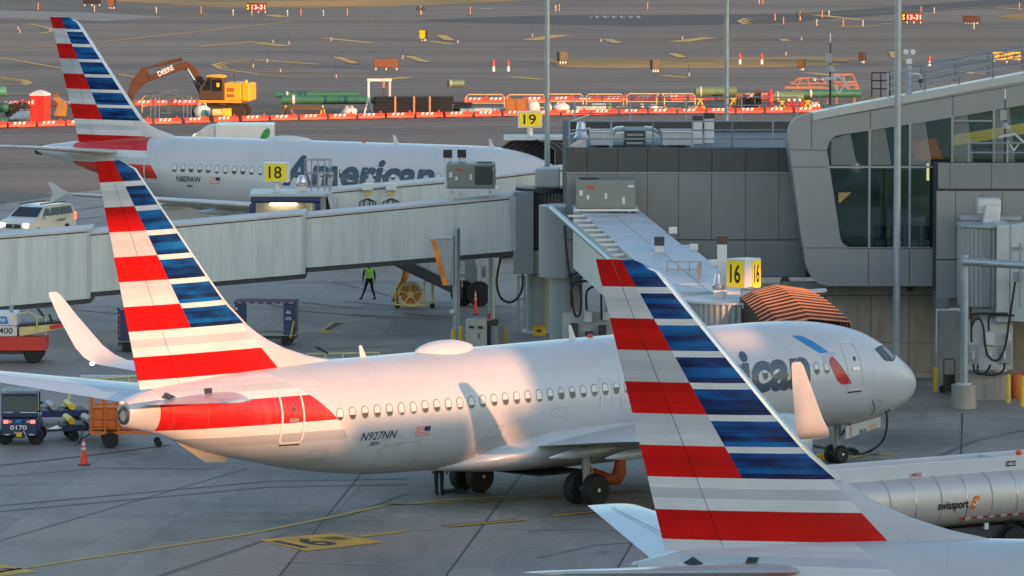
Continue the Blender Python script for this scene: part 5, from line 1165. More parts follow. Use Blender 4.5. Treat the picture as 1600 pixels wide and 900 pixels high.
# ---- bridge at the right edge
root = thing('jet_bridge', 'jet bridge rotunda with corrugated curtain at the right edge of the picture', 'jet bridge', (19.4, 249, 0))
Yr = 248.0; x0 = D(1501,400,Yr).x; rc = 1.25; cxr = x0+rc
rel(corr_cyl((cxr,Yr+rc), rc, D(1530,480,Yr).z, D(1530,356,Yr).z, 40), root).build('rotunda_curtain', CORR, root)
rel(MB().cyl((cxr,Yr+rc,D(0,356,Yr).z+.003),(cxr,Yr+rc,D(0,352,Yr).z),rc+.12,n=36), root).build('rotunda_roof', COPING, root)
mb = MB(); mb.bx(D(1556,400,Yr).x, D(1576,400,Yr).x, Yr-.5, Yr+2, D(0,502,Yr).z, D(0,350,Yr).z); rel(mb, root).build('rotunda_housing', BEDGE, root, bevel=.03)
mb = MB(); box8(mb, (D(1577,400,Yr).x, Yr-.4), (27, 244.5), 2.7, D(0,500,Yr).z, D(0,350,Yr).z, D(0,500,Yr).z-.1, D(0,350,Yr).z-.1); rel(mb, root).build('tunnel_section', BSKIN, root)
mb = MB(); mb.prism([(D(1534,345,249.8).x,249.6,D(0,358,249.6).z),(D(1562,345,249.8).x,249.6,D(0,358,249.6).z),(D(1562,345,249.8).x,249.6,D(0,322,249.6).z),(D(1540,345,249.8).x,249.6,D(0,322,249.6).z)], (0,.7,0)); mb.bx(D(1531,0,250).x, D(1567,0,250).x, 250.3, 251.5, D(0,336,250).z, D(0,312,250).z); rel(mb, root).build('wrapped_duct', OFFWHITE, root, bevel=.05)
mb = MB(); mb.bx(D(1503,0,252).x, D(1597,0,252).x, 251.6, 252.6, D(0,343,252).z, D(0,338,252).z); mb.bx(D(1508,0,252).x, D(1590,0,252).x, 251.8, 252.5, D(0,358,252).z, D(0,344,252).z); rel(mb, root).build('rotunda_header', LGREY, root)
rel(MB().cyl((cxr+.2,Yr+rc,1.0),(cxr+.2,Yr+rc,D(0,484,Yr).z),.55,n=24), root).build('support_column', BEDGE, root, smooth=40); rel(MB().cyl((cxr+.2,Yr+rc,D(0,492,Yr).z),(cxr+.2,Yr+rc,D(0,480,Yr).z-.003),.9,n=24), root).build('turntable', LGREY, root)
mb = MB(); mb.bx(D(1517,0,247.6).x, D(1584,0,247.6).x, 247.6, 250, 0, .98); rel(mb, root).build('concrete_footing', CCON, root)
mb = MB(); mb.bx(D(1515,0,247.9).x, D(1586,0,247.9).x, 247.85, 247.95, 1.2, 3.2); rel(mb, root).build('equipment_panel', LGREY, root)
for u0, u1, v0, v1, m in [(1518,1533,539,567,GREY),(1567,1584,539,567,GREY),(1542,1558,520,539,WHITE),(1576,1583,522,532,WHITE),(1546,1554,549,557,OFFWHITE),(1523,1526,549,561,WHITE),(1572,1575,549,561,WHITE)]:
    yq = 247.7 if m is not WHITE or u1-u0 > 8 else 247.6
    rel(MB().bx(D(u0,0,yq).x, D(u1,0,yq).x, yq, yq+.14, D(0,v1,yq).z, D(0,v0,yq).z), root).build('switch_box', m, root)
for pts in ([(1588,430),(1577,500),(1572,535),(1562,560),(1550,562),(1541,548),(1537,515),(1532,500),(1523,500),(1518,512)], [(1518,535),(1518,497),(1523,490),(1575,490)], [(1545,517),(1545,500),(1550,493),(1585,493)], [(1528,570),(1530,583),(1555,586),(1568,578),(1569,567)], [(1521,569),(1524,582),(1538,584),(1548,570)]):
    rel(MB().tube(cr([D(u, v, 247.3) for u, v in pts]), .045, 8), root).build('power_hose', HOSE, root, smooth=60)
mb = MB(); mb.tube([D(1594,380,246.6), D(1594,480,246.6)], .05, 8); mb.bx(D(1586,0,246.8).x, D(1600,0,246.8).x, 246.7, 246.9, D(0,440,246.8).z, D(0,425,246.8).z); mb.bx(D(1583,0,246.8).x, D(1600,0,246.8).x, 246.7, 246.9, D(0,392,246.8).z, D(0,386,246.8).z); rel(mb, root).build('leg_bracket', GREY, root)
# ================================================================== VEHICLES AND RAMP EQUIPMENT
def wheel(parent, c, r, w, axis='Y', rim=GREY):
    pr = [(r*.55,-w/2),(r*.88,-w/2),(r,-w*.3),(r,w*.3),(r*.88,w/2),(r*.55,w/2)]
    o = MB().lathe(pr, (0,0,0), 22, 0, axis).build('wheel', TYRE, parent, loc=c, smooth=35)
    m = MB()
    for e in (1,-1): m.lathe([(r*.56,e*w*.42),(r*.42,e*w*.34),(r*.16,e*w*.42),(.01,e*w*.43)], (0,0,0), 16, 0, axis)
    m.build('rim', rim, o, smooth=35); return o
# ---- white minivan, lights on
VANP = M('van_paint', (.58,.60,.60), .3, var=.03, coat=.5); HEADL = EM('headlamp', (1.0,.80,.50), 3.0); TAILL = EM('tail_lamp', (1.0,.05,.03), 2.5)
f0 = G(22, 375); hdg = math.atan2(-.90, -.44); hv = Vector((math.cos(hdg), math.sin(hdg)))
r = thing('minivan', 'white minivan with its headlamps on beside the distant airliner tail', 'van', (f0.x-hv.x*2.5, f0.y-hv.y*2.5, 0), hdg)
prof = [(2.52,.45),(2.56,.75),(2.40,.98),(1.45,1.18),(.62,1.66),(.1,1.76),(-1.6,1.76),(-2.3,1.62),(-2.52,1.05),(-2.54,.42)]
rings = []
for y, k in ((-1.0,0),(-.93,1),(.93,1),(1.0,0)): pass
mb = MB(); low = [(2.52,.42),(2.56,.72),(2.42,.98),(1.5,1.14),(-2.5,1.12),(-2.54,.42)]
def side_shape(x, z): return 1.0 if z < 1.1 else 1.0 - (z-1.1)*.30
full = [(2.45,.30),(2.55,.45),(2.56,.72),(2.40,.98),(1.48,1.16),(.66,1.64),(.15,1.75),(-1.7,1.76),(-2.28,1.66),(-2.50,1.08),(-2.55,.5),(-2.5,.30)]
mb.loft([[Vector((x, s*side_shape(x,z)*.98, z)) for x, z in full] for s in (-1, -.88, .88, 1)]); mb.build('body', VANP, r, smooth=30, bevel=.04)
ws = MB(); ws.prism([(1.44,-.80,1.20),(1.44,.80,1.20),(.72,.72,1.63),(.72,-.72,1.63)], (.02,0,.03)); ws.build('windscreen', GLASSD, r)
for sgn in (1,-1):
    for x0, x1 in ((.20,1.10),(-.95,.12),(-2.15,-1.03)):
        a = .985*side_shape(0,1.22)+.004; b = .985*side_shape(0,1.6)+.004
        MB().prism([(x0,sgn*a,1.2),(x1,sgn*a,1.2),(x1-(.45 if x1 > 1 else .03),sgn*b,1.6),(x0+.03,sgn*b,1.6)], (0,sgn*.008,0)).build('side_window', GLASSD, r)
    MB().box((1.0,sgn*1.08,1.15),(.12,.16,.16)).build('mirror', VANP, r, bevel=.03)
    MB().box((2.50,sgn*.72,.78),(.16,.36,.20), rz=-sgn*.25).build('headlamp', HEADL, r, bevel=.04)
    MB().box((-2.45,sgn*.90,1.05),(.14,.14,.42)).build('tail_lamp', TAILL, r, bevel=.02)
    MB().bx(-1.9,.75,sgn*.62-.03,sgn*.62+.03,1.80,1.86).build('roof_rail', DARK, r)
    for x in (1.6,-1.5): wheel(r, (x, sgn*.88, .34), .34, .24, rim=ALU)
MB().box((2.56,0,.74),(.06,.9,.22)).build('grille', DARK, r); MB().bx(2.55,2.60,-.06,.06,.70,.80).build('badge', ALU, r)
t = MB(); flat_text(t, 'swissport', (-.35,1.0,.80), (-1,0,0), (0,0,1), 1.0, .22, 0, .01); t.build('lettering', INK, r)
# ---- catering truck behind the distant airliner
r = thing('catering_truck', 'white high-lift catering truck with green leaves on its raised box', 'truck', (-14.6, 335, 0))
Yt = 335.0; x0, x1 = D(338,200,Yt).x+14.6, D(428,200,Yt).x+14.6; zt = D(400,193.5,Yt).z
MB().bx(x0, x1, -1.2, 1.6, zt-2.3, zt).build('box_body', WHITE, r, bevel=.04)
MB().prism([(x0-1.4,-1.1,zt-.75),(x0-.003,-1.1,zt-.75),(x0-.003,-1.1,zt-.05),(x0-.5,-1.1,zt-.12)], (0,2.6,0)).build('box_front', OFFWHITE, r)
MB().bx(x0-1.35, x0+.8, -1.5, -1.203, zt-1.1, zt-.72).build('platform', WHITE, r, bevel=.02)
t = MB(); flat_text(t, '7133', (x0-.35,-1.505,zt-.98), (1,0,0), (0,0,1), .42, .17, 0, .015); t.build('number', INK, r)
LEAF = M('leaf_green', (.03,.25,.05), .5)
for cx, cz, a, s in ((x1-.72,-.85,.3,.33),(x1-.42,-.55,1.1,.42),(x1-.25,-.95,.7,.36),(x1-.55,-1.25,-.3,.3)):
    pts = [(cx + s*(math.cos(q)*math.cos(a)-.5*math.sin(q)*math.sin(a)), -1.212, zt+cz+s*(math.cos(q)*math.sin(a)+.5*math.sin(q)*math.cos(a))) for q in [2*math.pi*k/10 for k in range(10)]]
    MB().prism(pts, (0,.006,0)).build('leaf_emblem', LEAF, r)
MB().bx(-4.2,-1.6,-1.1,1.2,.4,2.4).build('cab', WHITE, r, bevel=.08); MB().bx(-4,3.6,-.9,1.1,.5,.8).build('chassis', DARK, r)
mb = MB()
for s in (-1,1): mb.box((.8,-.8,2.4),(4.6,.12,.14), ry=s*.62)
mb.build('scissor_lift', GREY, r)
for x in (-3,2.4):
    for y in (-1.0,1.1): wheel(r, (x,y,.48), .48, .3)
MB().blob((x0-1.1,-.9,zt-.6),(.12,.12,.12), jit=0).build('beacon', EM('amber_lamp',(1,.6,.08),1.2), r)
# ---- conveyor vehicle 400 at the left edge
p = G(52, 568); r = thing('belt_loader', 'red and white belt loader truck numbered 400 at the left edge', 'belt loader', (p.x, p.y+.6, 0))
sx = 1/36.9
def lx(u): return (u-52)*sx
MB().bx(lx(-40), lx(72), -.7, 1.1, .55, 1.15).build('chassis', RED, r, bevel=.03); MB().bx(lx(-35), lx(60), -.5, .9, .38, .545).build('frame', DARK, r)
MB().bx(lx(-40), lx(27), -.72, 1.1, 1.16, 2.15).build('cab', WHITE, r, bevel=.05)
MB().bx(lx(-40), lx(27.4), -.728, -.722, 1.62, 1.64).build('cab_seam', DARK, r)
f = MB().prism([(lx(-6),-.735,1.70),(lx(14),-.735,1.70),(lx(11),-.735,2.02),(lx(-6),-.735,2.02)], (0,.01,0)).build('decal', LOGOB, r)
t = MB(); flat_text(t, 'TW', (lx(-1),-.742,1.78), (1,0,0), (0,0,1), .28, .16, 0, .02); t.build('decal_lettering', WINK, f)
t = MB(); flat_text(t, '400', (lx(-1),-.735,1.28), (1,0,0), (0,0,1), .58, .27, 0, .01); t.build('number', INK, r)
for a, b in ((lx(22),1.9),(lx(23),1.5)): MB().bx(a, a+.07, -.734,-.722, b, b+.08).build('warning_label', SIGNY, r)
MB().bx(lx(14), lx(20), -.2, 0, 2.155, 2.45).build('beacon_post', GREY, r)
mb = MB(); mb.prism([(lx(30),-.55,1.16),(lx(60),-.55,1.30),(lx(101),-.55,1.52),(lx(101),-.55,1.72),(lx(30),-.55,1.55)], (0,.9,0)); mb.build('conveyor_frame', PALEY, r)
mb = MB(); mb.prism([(lx(30),-.6,1.57),(lx(101),-.6,1.75),(lx(101),-.6,1.82),(lx(30),-.6,1.66)], (0,1.0,0)); mb.build('belt', BLACK, r)
mb = MB(); mb.prism([(lx(78),-.62,1.45),(lx(102),-.62,1.56),(lx(102),-.62,1.74),(lx(78),-.62,1.62)], (0,.06,0)); mb.build('red_guard', RED, r)
mb = MB(); mb.tube([(lx(30),-.6,2.1),(lx(45),-.6,2.22),(lx(58),-.6,2.0),(lx(58),-.6,1.4)], .035, 6); mb.tube([(lx(72),-.5,1.2),(lx(72),-.5,2.0),(lx(56),-.5,1.95)], .03, 6); mb.build('handrail', PALEY, r)
for u, v, a in ((64,490,.9),(80,501,1.25)): MB().box((lx(u),-.4,(568-v)*sx+.03),(.5,.05,.10), ry=a).build('wiper_arm', BLACK, r)
for u in (52,-30):
    for y in (-.45,.9): wheel(r, (lx(u), y, .42), .42, .3)
# ---- blue baggage tug 0170, seen from behind
p = G(30, 697); r = thing('baggage_tug', 'dark blue baggage tug 0170 seen from behind with red tail lamps lit', 'tug', (p.x, p.y+.9, 0))
w = .68
MB().bx(-w,w,-.8,1.6,.35,1.02).build('body', BLUE, r, bevel=.06); MB().bx(-w+.06,w-.06,-.62,.5,1.023,1.22).build('rear_deck', BLUE, r, bevel=.04)
mb = MB()
for sx2 in (-1,1):
    mb.bx(sx2*w-.05*(sx2>0)-.0, sx2*w+.05*(sx2<0), -.6,-.5,1.0,1.95); mb.bx(sx2*w-.05*(sx2>0), sx2*w+.05*(sx2<0), .6,.7,1.0,1.95); mb.bx(sx2*w-.05*(sx2>0), sx2*w+.05*(sx2<0), -.499,.599,1.0,1.1)
mb.bx(-.55,.55,.62,.68,1.0,1.1); mb.build('cab_frame', BLUE, r); MB().bx(-w-.05,w+.05,-.72,.85,1.952,2.05).build('cab_roof', M('scuffed_roof', (.20,.22,.24), .6, var=.4, scale=6, dirt=((.55,.57,.58),.7)), r, bevel=.03)
MB().bx(-w+.06,w-.06,-.57,-.55,1.24,1.90).build('rear_window', M('smoky_glass', (.10,.13,.12), .08), r); MB().bx(-w+.06,w-.06,-.585,-.571,1.83,1.93).build('window_header', BLUE, r)
MB().lathe([(.12,0),(.15,.01),(.15,.03),(.12,.04)], (-.2,.3,1.35), 16, 0, 'Y').build('steering_wheel', BLACK, r)
for sx2 in (-1,1):
    MB().bx(sx2*.50-.09, sx2*.50+.09, -.825,-.80,.84,.96).build('tail_lamp', TAILL, r, bevel=.01); MB().bx(sx2*.33-.05, sx2*.33+.05, -.822,-.80,.86,.95).build('reverse_lamp', OFFWHITE, r)
    MB().bx(sx2*.46-.09, sx2*.46+.09, -.815,-.803,.40,.44).build('reflector', WHITE, r); MB().bx(sx2*w-.03, sx2*w+.03, -.7,-.64,1.93,1.96).build('marker_lamp', RED, r)
    for y in (-.35,1.2): wheel(r, (sx2*.58, y, .30), .30, .22)
t = MB(); flat_text(t, '0170', (-.34,-.815,.60), (1,0,0), (0,0,1), .62, .17, 0, .02); t.build('number', WINK, r)
MB().bx(-.14,.06,-.816,-.803,.86,.98).build('blue_plate', LOGOB, r); MB().box((.2,-.812,.47),(.03,.012,.2), ry=-.5).build('emblem', WHITE, r); t = MB(); flat_text(t, 'American', (-.2,-.815,.46), (1,0,0), (0,0,1), .3, .08); t.build('lettering', WINK, r)
MB().bx(-.10,.10,-1.0,-.803,.36,.50).build('tow_hitch', YEL, r); MB().bx(-.2,.2,-.9,-.803,.30,.35).build('bumper', DARK, r); MB().lathe([(.01,0),(.08,.02),(.08,.1),(.01,.12)], (w+.1,-.2,1.5), 12).build('mirror', DARK, r)
# ---- low roller dollies behind the tug
for k, (u, v, lb, c0) in enumerate(((62,668,'dark blue roller dolly with a yellow end roller behind the tug',YEL), (118,690,'dark blue roller dolly with a white and a yellow roller beside the orange cart',WHITE))):
    p = G(u, v); r = thing('roller_dolly', lb, 'dolly', (p.x+.3, p.y+.8, 0), R(12), 'dark dollies between the tug and the orange cart')
    MB().bx(-.9,1.4,-.6,1.0,.5,.62).build('deck', BLACK, r); MB().bx(-.95,1.45,-.66,-.603,.38,.64).build('side_rail', BLUE, r, bevel=.02); MB().prism([(-1.5,-.5,.36),(-.95,-.66,.40),(-.95,.6,.40)], (0,0,.1)).build('drawbar', BLUE, r)
    for q in range(3): MB().cyl((-.6+.7*q,-.75,.78),(-.6+.7*q,.9,.78),.13,n=14).build('roller', [YEL if (q+k) % 2 else c0, M('dusty_roller',(.30,.30,.28),.5)][q == 1], r, smooth=40)
    for x in (-.5,1.0):
        for y in (-.5,.8): wheel(r, (x,y,.2), .2, .14)
p = G(100, 655); q = MB().cyl((0,0,0),(.18,0,1.0),.07,.05,8); q.cyl((-.2,0,0),(.25,0,.05),.08,n=8); tag(q.build('post', PALEY, loc=(p.x,p.y+2,.3)), 'tan leaning post standing on the dolly beside the orange cart', 'post')
# ---- orange service cart
p = G(180, 700); r = thing('service_cart', 'orange tubular service cart with a white placard under the airliner tail', 'cart', (p.x, p.y+.7, 0), R(6))
mb = MB(); X0, X1 = -.95, .55
for z in (.72,1.1,1.5,1.95): mb.tube([(X0,-.6,z),(X1,-.6,z),(X1,.6,z),(X0,.6,z)], .035, 6, closed=True)
for x in (X0,-.45,.05,X1):
    for y in (-.6,.6): mb.cyl((x,y,.6),(x,y,1.95),.04,n=6)
for k in range(10): mb.cyl((X0+.05+k*.09,-.62,1.5),(X0+.05+k*.09,-.62,1.95),.016,n=5)
mb.build('cage', ORANGE, r)
MB().bx(X0+.06,X1-.06,-.54,.54,.74,1.48).build('tank_box', ORANGE, r, bevel=.05)
mb = MB(); mb.bx(-1.0,1.75,-.66,-.58,.50,.60); mb.bx(-1.0,1.75,.58,.66,.50,.60); mb.build('side_rail', ORANGE, r)
mb = MB()
for x in (-1.0,.0,.9,1.7): mb.bx(x, x+.07, -.575,.575,.51,.59)
for x in (.9,1.7): mb.cyl((x+.03,-.6,.6),(x+.03,-.6,.95),.03,n=6)
mb.cyl((.55,-.62,.62),(1.2,-.62,.95),.03,n=6); mb.build('cross_rails', ORANGE, r)
f = MB().bx(.02,.50,-.66,-.645,.98,1.32).build('placard', WHITE, r); MB().bx(.02,.50,-.666,-.661,1.05,1.09).build('placard_stripe', RED, f); MB().bx(.06,.46,-.666,-.661,1.13,1.18).build('placard_lettering', INK, f)
for x, y, rr in ((-.25,-.75,.30),(-.25,.7,.30),(1.55,-.6,.13),(1.55,.6,.13)): wheel(r, (x,y,rr), rr, .16)
mb = MB(); mb.tube([(-1.0,-.3,.5),(-1.35,-.5,.3),(-1.55,-.6,.08)], .03, 6); mb.tube([(-1.2,-.5,.9),(-1.4,-.5,.1)], .025, 6); mb.build('drawbar', DARK, r)
# ---- covered baggage carts
def bagcart(p, rz, label, L, right):
    r = thing('baggage_cart', label, 'baggage cart', p, rz, 'dark blue covered baggage carts'); h = 1.95
    MB().bx(-L/2,L/2,-.7,.7,.45,.55).build('deck', M('cart_deck',(.32,.31,.29),.6), r); MB().bx(-L/2-.05,L/2+.05,-.78,.78,h-.08,h).build('roof', BLUE, r, bevel=.02)
    for sx in (-1,1): MB().bx(sx*L/2-(.06 if sx > 0 else 0), sx*L/2+(.06 if sx < 0 else 0), -.7,.7,.56,h-.085).build('end_panel', BLUE, r)
    for sx in (-1,1): MB().bx(sx*(L/2-.28)-.24, sx*(L/2-.28)+.24-.0, -.74,-.70,.50,h-.09).build('corner_panel', BLUE, r)
    q = MB()
    for k in range(7): q.bx(-L/2+.1+k*L/7, -L/2+.1+k*L/7+L/14, -.79,-.781,h-.07,h-.015)
    q.build('reflective_tape', M('faded_tape',(.42,.20,.18),.5), r)
    for k in range(5): MB().bx(-L/2+.045, -L/2+.10, -.752,-.742,.7+.22*k,.82+.22*k).build('edge_tape', [RED, WHITE][1 if right else 0], r)
    if right:
        t = MB(); flat_text(t, 'AA', (L/2-.40,-.746,1.42), (1,0,0), (0,0,1), .2, .16, 0, .01); flat_text(t, '17X', (L/2-.42,-.746,1.15), (1,0,0), (0,0,1), .24, .14, 0, .01); t.build('lettering', WINK, r); q = MB()
        for k in range(5): q.bx(L/2-.52,L/2-.05,-.744,-.741,.62+.27*k,.63+.27*k)
        q.build('panel_seams', LOGOB, r); MB().box((L/2-.14,-.76,.75),(.06,.02,.75), ry=.22).build('strap', YEL, r)
    for x in (-L/2+.4, L/2-.4):
        for y in (-.55,.55): wheel(r, (x,y,.24), .24, .15)
    MB().bx(-L/2,L/2,-.6,.6,.3,.44).build('underframe', DARK, r)
p = G(194, 551); bagcart((p.x+.95,p.y+.8,0), R(2), 'left dark blue covered baggage cart, half behind the sunlit tail fin', 2.5, False)
p = G(420, 541); bagcart((p.x-.12,p.y+.8,0), R(-3), 'right dark blue covered baggage cart with white lettering on its end', 2.65, True)
r = thing('belt_loader', 'tan tube side rails of a loader behind the middle airliner tail', 'belt loader', (G(175,610).x, 250, 0))
mb = MB(); a, b = D(128,594,250), D(225,587,250); mb.cyl(a,b,.035,n=6); mb.cyl(a-Vector((0,0,.35)),b-Vector((0,0,.30)),.035,n=6)
for k in range(5): q = a+(b-a)*(k/4); mb.cyl(q, q-Vector((0,0,.4)), .04, n=6)
rel(mb, r).build('side_rails', PALEY, r); mb = MB(); mb.prism([a-Vector((0,0,.42)), b-Vector((0,0,.36)), b-Vector((0,0,.6)), a-Vector((0,0,.66))], (0,.9,0)); rel(mb, r).build('belt_bed', DARK, r)
for x in (-.9,.9): wheel(r, (x,.4,.3), .3, .2)
MB().bx(-1.2,1.2,.1,.8,.35,.7).build('chassis', LGREY, r)
r = thing('belt_loader', 'tan side rails of a loader showing above the middle airliner behind its fin', 'belt loader', (G(530,580).x, 252, 0))
mb = MB(); a, b = D(480,553,252), D(592,551,252); mb.cyl(a,b,.035,n=6); mb.cyl(a-Vector((0,0,.35)),b-Vector((0,0,.35)),.035,n=6)
for k in range(5): q = a+(b-a)*(k/4); mb.cyl(q, q-Vector((0,0,.5)), .04, n=6)
rel(mb, r).build('side_rails', PALEY, r); q = MB().box((D(503,552,251.8).x, 251.8, D(503,547,251.8).z),(.55,.08,.08), ry=.5); rel(q, r).build('lever', BLACK, r)
for x in (-1,1): wheel(r, (x,.4,.3), .3, .2)
MB().bx(-1.5,1.5,.1,.8,.4,1.2).build('chassis', LGREY, r)
# ---- fuel tanker beyond the nearest airliner
TANK = M('brushed_tank', (.60,.55,.50), .46, .45, var=.08, scale=.8, stretch=(.3,1,1))
pw = G(1585, 873); rz = math.atan2(.56, .83); dv = Vector((math.cos(rz), math.sin(rz))); nv = Vector((-dv.y, dv.x))
o = Vector((pw.x, pw.y)) + nv*1.0; r = thing('fuel_tanker', 'polished fuel tanker beyond the nearest airliner, cut by the right edge', 'tanker', (o.x, o.y, 0), rz)
L0, L1 = -7.6, 5.0; zc, ra, rb = 2.0, 1.22, .92
def tring(x, k=1.0): return [(x, -ra*k*math.copysign(abs(math.cos(2*math.pi*q/40))**.85, math.cos(2*math.pi*q/40)), zc + rb*k*math.copysign(abs(math.sin(2*math.pi*q/40))**.85, math.sin(2*math.pi*q/40))) for q in range(40)]
MB().loft([tring(L0-.25,.6), tring(L0-.12,.9), tring(L0), tring(L1), tring(L1+.12,.9), tring(L1+.25,.6)]).build('tank', TANK, r, smooth=50)
x = L0+.4; q = 0
while x < L1: MB().loft([tring(x-.02,1.004), tring(x-.012,1.012), tring(x+.012,1.012), tring(x+.02,1.004)], 0, False, False).build('tank_band', ALU if q % 2 else GREY, r, smooth=50); x += 1.02; q += 1
for y in (-.62,.62): MB().bx(L0,L1,y-.04,y+.04,zc+rb*.80,zc+rb+.34).build('top_rail', WHITE, r, bevel=.01)
MB().bx(L0,L1,-.578,.578,zc+rb+.004,zc+rb+.03).build('walkway', GREY, r); MB().bx(-.22,-.16,-.58,.58,zc+rb+.032,zc+rb+.32).build('rail_end', WHITE, r)
for k in range(4): MB().cyl((L0+1.2+1.9*k,0,zc+rb+.032),(L0+1.2+1.9*k,0,zc+rb+.16),.24,n=18).build('manhole', ALU, r)
MB().tube([(L0+.3,-.3,zc+rb+.1)]+[(L0+.3+.5*k,-.3+.08*math.sin(k*1.7),zc+rb+.12+.05*(k % 2)) for k in range(1,18)], .04, 6).build('vapour_hose', HOSE, r)
def tside(x, z, off=.015):
    s = max(-1, min(1, (z-zc)/rb)); a = math.copysign(abs(s)**(1/.85), s); cth = math.sqrt(max(0, 1-a*a)); return Vector((x, -(ra*cth**.85+off), z+off*s))
def ttext(body, x0, x1, z0, z1, mat, bold, name='lettering'):
    v, f = text_mesh(body, bold); v, f = slice_mesh([(x0+(x1-x0)*a, z0+(z1-z0)*b) for a, b in v], f, .08, None); MB().add([tside(a,b) for a, b in v], f).build(name, mat, r)
ttext('swissport', -3.28, -2.05, 1.72, 2.06, INK, .03)
v, f = slice_mesh([(-2.02,1.74),(-1.80,1.74),(-1.58,2.16),(-1.80,2.16)], [[0,1,2,3]], .08, None); e = MB().add([tside(a,b) for a, b in v], f).build('emblem', ORANGE, r)
v, f = slice_mesh([(-1.92,1.93),(-1.80,1.84),(-1.68,1.96),(-1.80,2.07),(-1.80,2.02),(-1.73,1.96),(-1.80,1.89),(-1.87,1.94)], [list(range(8))], .08, None); MB().add([tside(a,b,.022) for a, b in v], f).build('emblem_mark', WINK, e)
t = MB(); flat_text(t, 'FLAMMABLE', (-4.0,-.664,zc+rb-.08), (1,0,0), (0,0,1), .50, .13, 0, .01); t.build('warning_lettering', RED, r)
f = MB().bx(-.12,.30,-.668,-.663,zc+rb+.02,zc+rb+.19).build('number_plate', INK, r); t = MB(); flat_text(t, '1401', (-.09,-.673,zc+rb+.05), (1,0,0), (0,0,1), .36, .11, 0, .01); t.build('plate_number', WINK, f)
for k in range(16): MB().add([tside(-2.3+.24*k, 1.42), tside(-2.3+.24*k+.24, 1.42), tside(-2.3+.24*k+.24, 1.48), tside(-2.3+.24*k, 1.48)], [(0,1,2,3)]).build('reflective_tape', RED if k % 2 == 0 else WINK, r)
t = MB(); MB().add([tside(-1.45,1.62), tside(-.95,1.62), tside(-.95,1.69), tside(-1.45,1.69)], [(0,1,2,3)]).build('caution_label', M('faded_red_label',(.55,.38,.35),.5), r)
MB().bx(L0+.5,L1-.3,-.9,.9,.75,1.10).build('chassis', DARK, r)
for x in (.0,1.3):
    for y in (-.95,.95): wheel(r, (x,y,.52), .52, .35, rim=DARK)
for x in (.0,1.3):
    rg = [(x+.66*math.cos(R(a)), -1.12, .52+.66*math.sin(R(a))) for a in range(10,171,20)]; MB().loft([[p, (p[0],p[1]+.5,p[2])] for p in rg], 0, False, False, False).build('mudguard', BLACK, r)
MB().blob((.55,-.5,zc+rb+.42),(.11,.11,.11), jit=0).build('beacon', M('beacon_orange',(.75,.10,.02),.35), r)
MB().bx(5.3,7.3,-1.2,1.2,.5,2.9).build('cab', WHITE, r, bevel=.1); wheel(r, (6.2,-1.0,.52), .52, .35); wheel(r, (6.2,1.0,.52), .52, .35); MB().bx(-1.32,-1.18,-1.15,-1.09,1.05,1.25).build('placard', WHITE, r)
# ---- traffic cones
def cone(u, v, label, h=.95, slim=1.0):
    p = G(u, v); r = thing('traffic_cone', label, 'cone', p, 0, 'orange traffic cones on the apron')
    co = M('cone_orange', (.80,.07,.015), .5, var=.03) if 'cone_orange' not in bpy.data.materials else bpy.data.materials['cone_orange']
    k = h/.95*slim; MB().bx(-.20*k,.20*k,-.20*k,.20*k,0,.045).build('base', BLACK, r, bevel=.01)
    MB().lathe([(.155*k,.046),(.03*k,h)], (0,0,0), 20).build('body', co, r, smooth=40)
    for a, b in ((.60,.70),(.76,.90)): g = lambda t: .155*k + (.03-.155)*k*(t*h-.046)/(h-.046) + .004; MB().lathe([(g(a),a*h),(g(b),b*h)], (0,0,0), 20, 0, 'Z', False).build('reflective_collar', WHITE, r, smooth=40)
cone(131, 727, 'orange traffic cone alone on the apron left of the airliner tail'); cone(743, 492, 'slim orange traffic cone behind the steel cabinet', 1.15, .5)
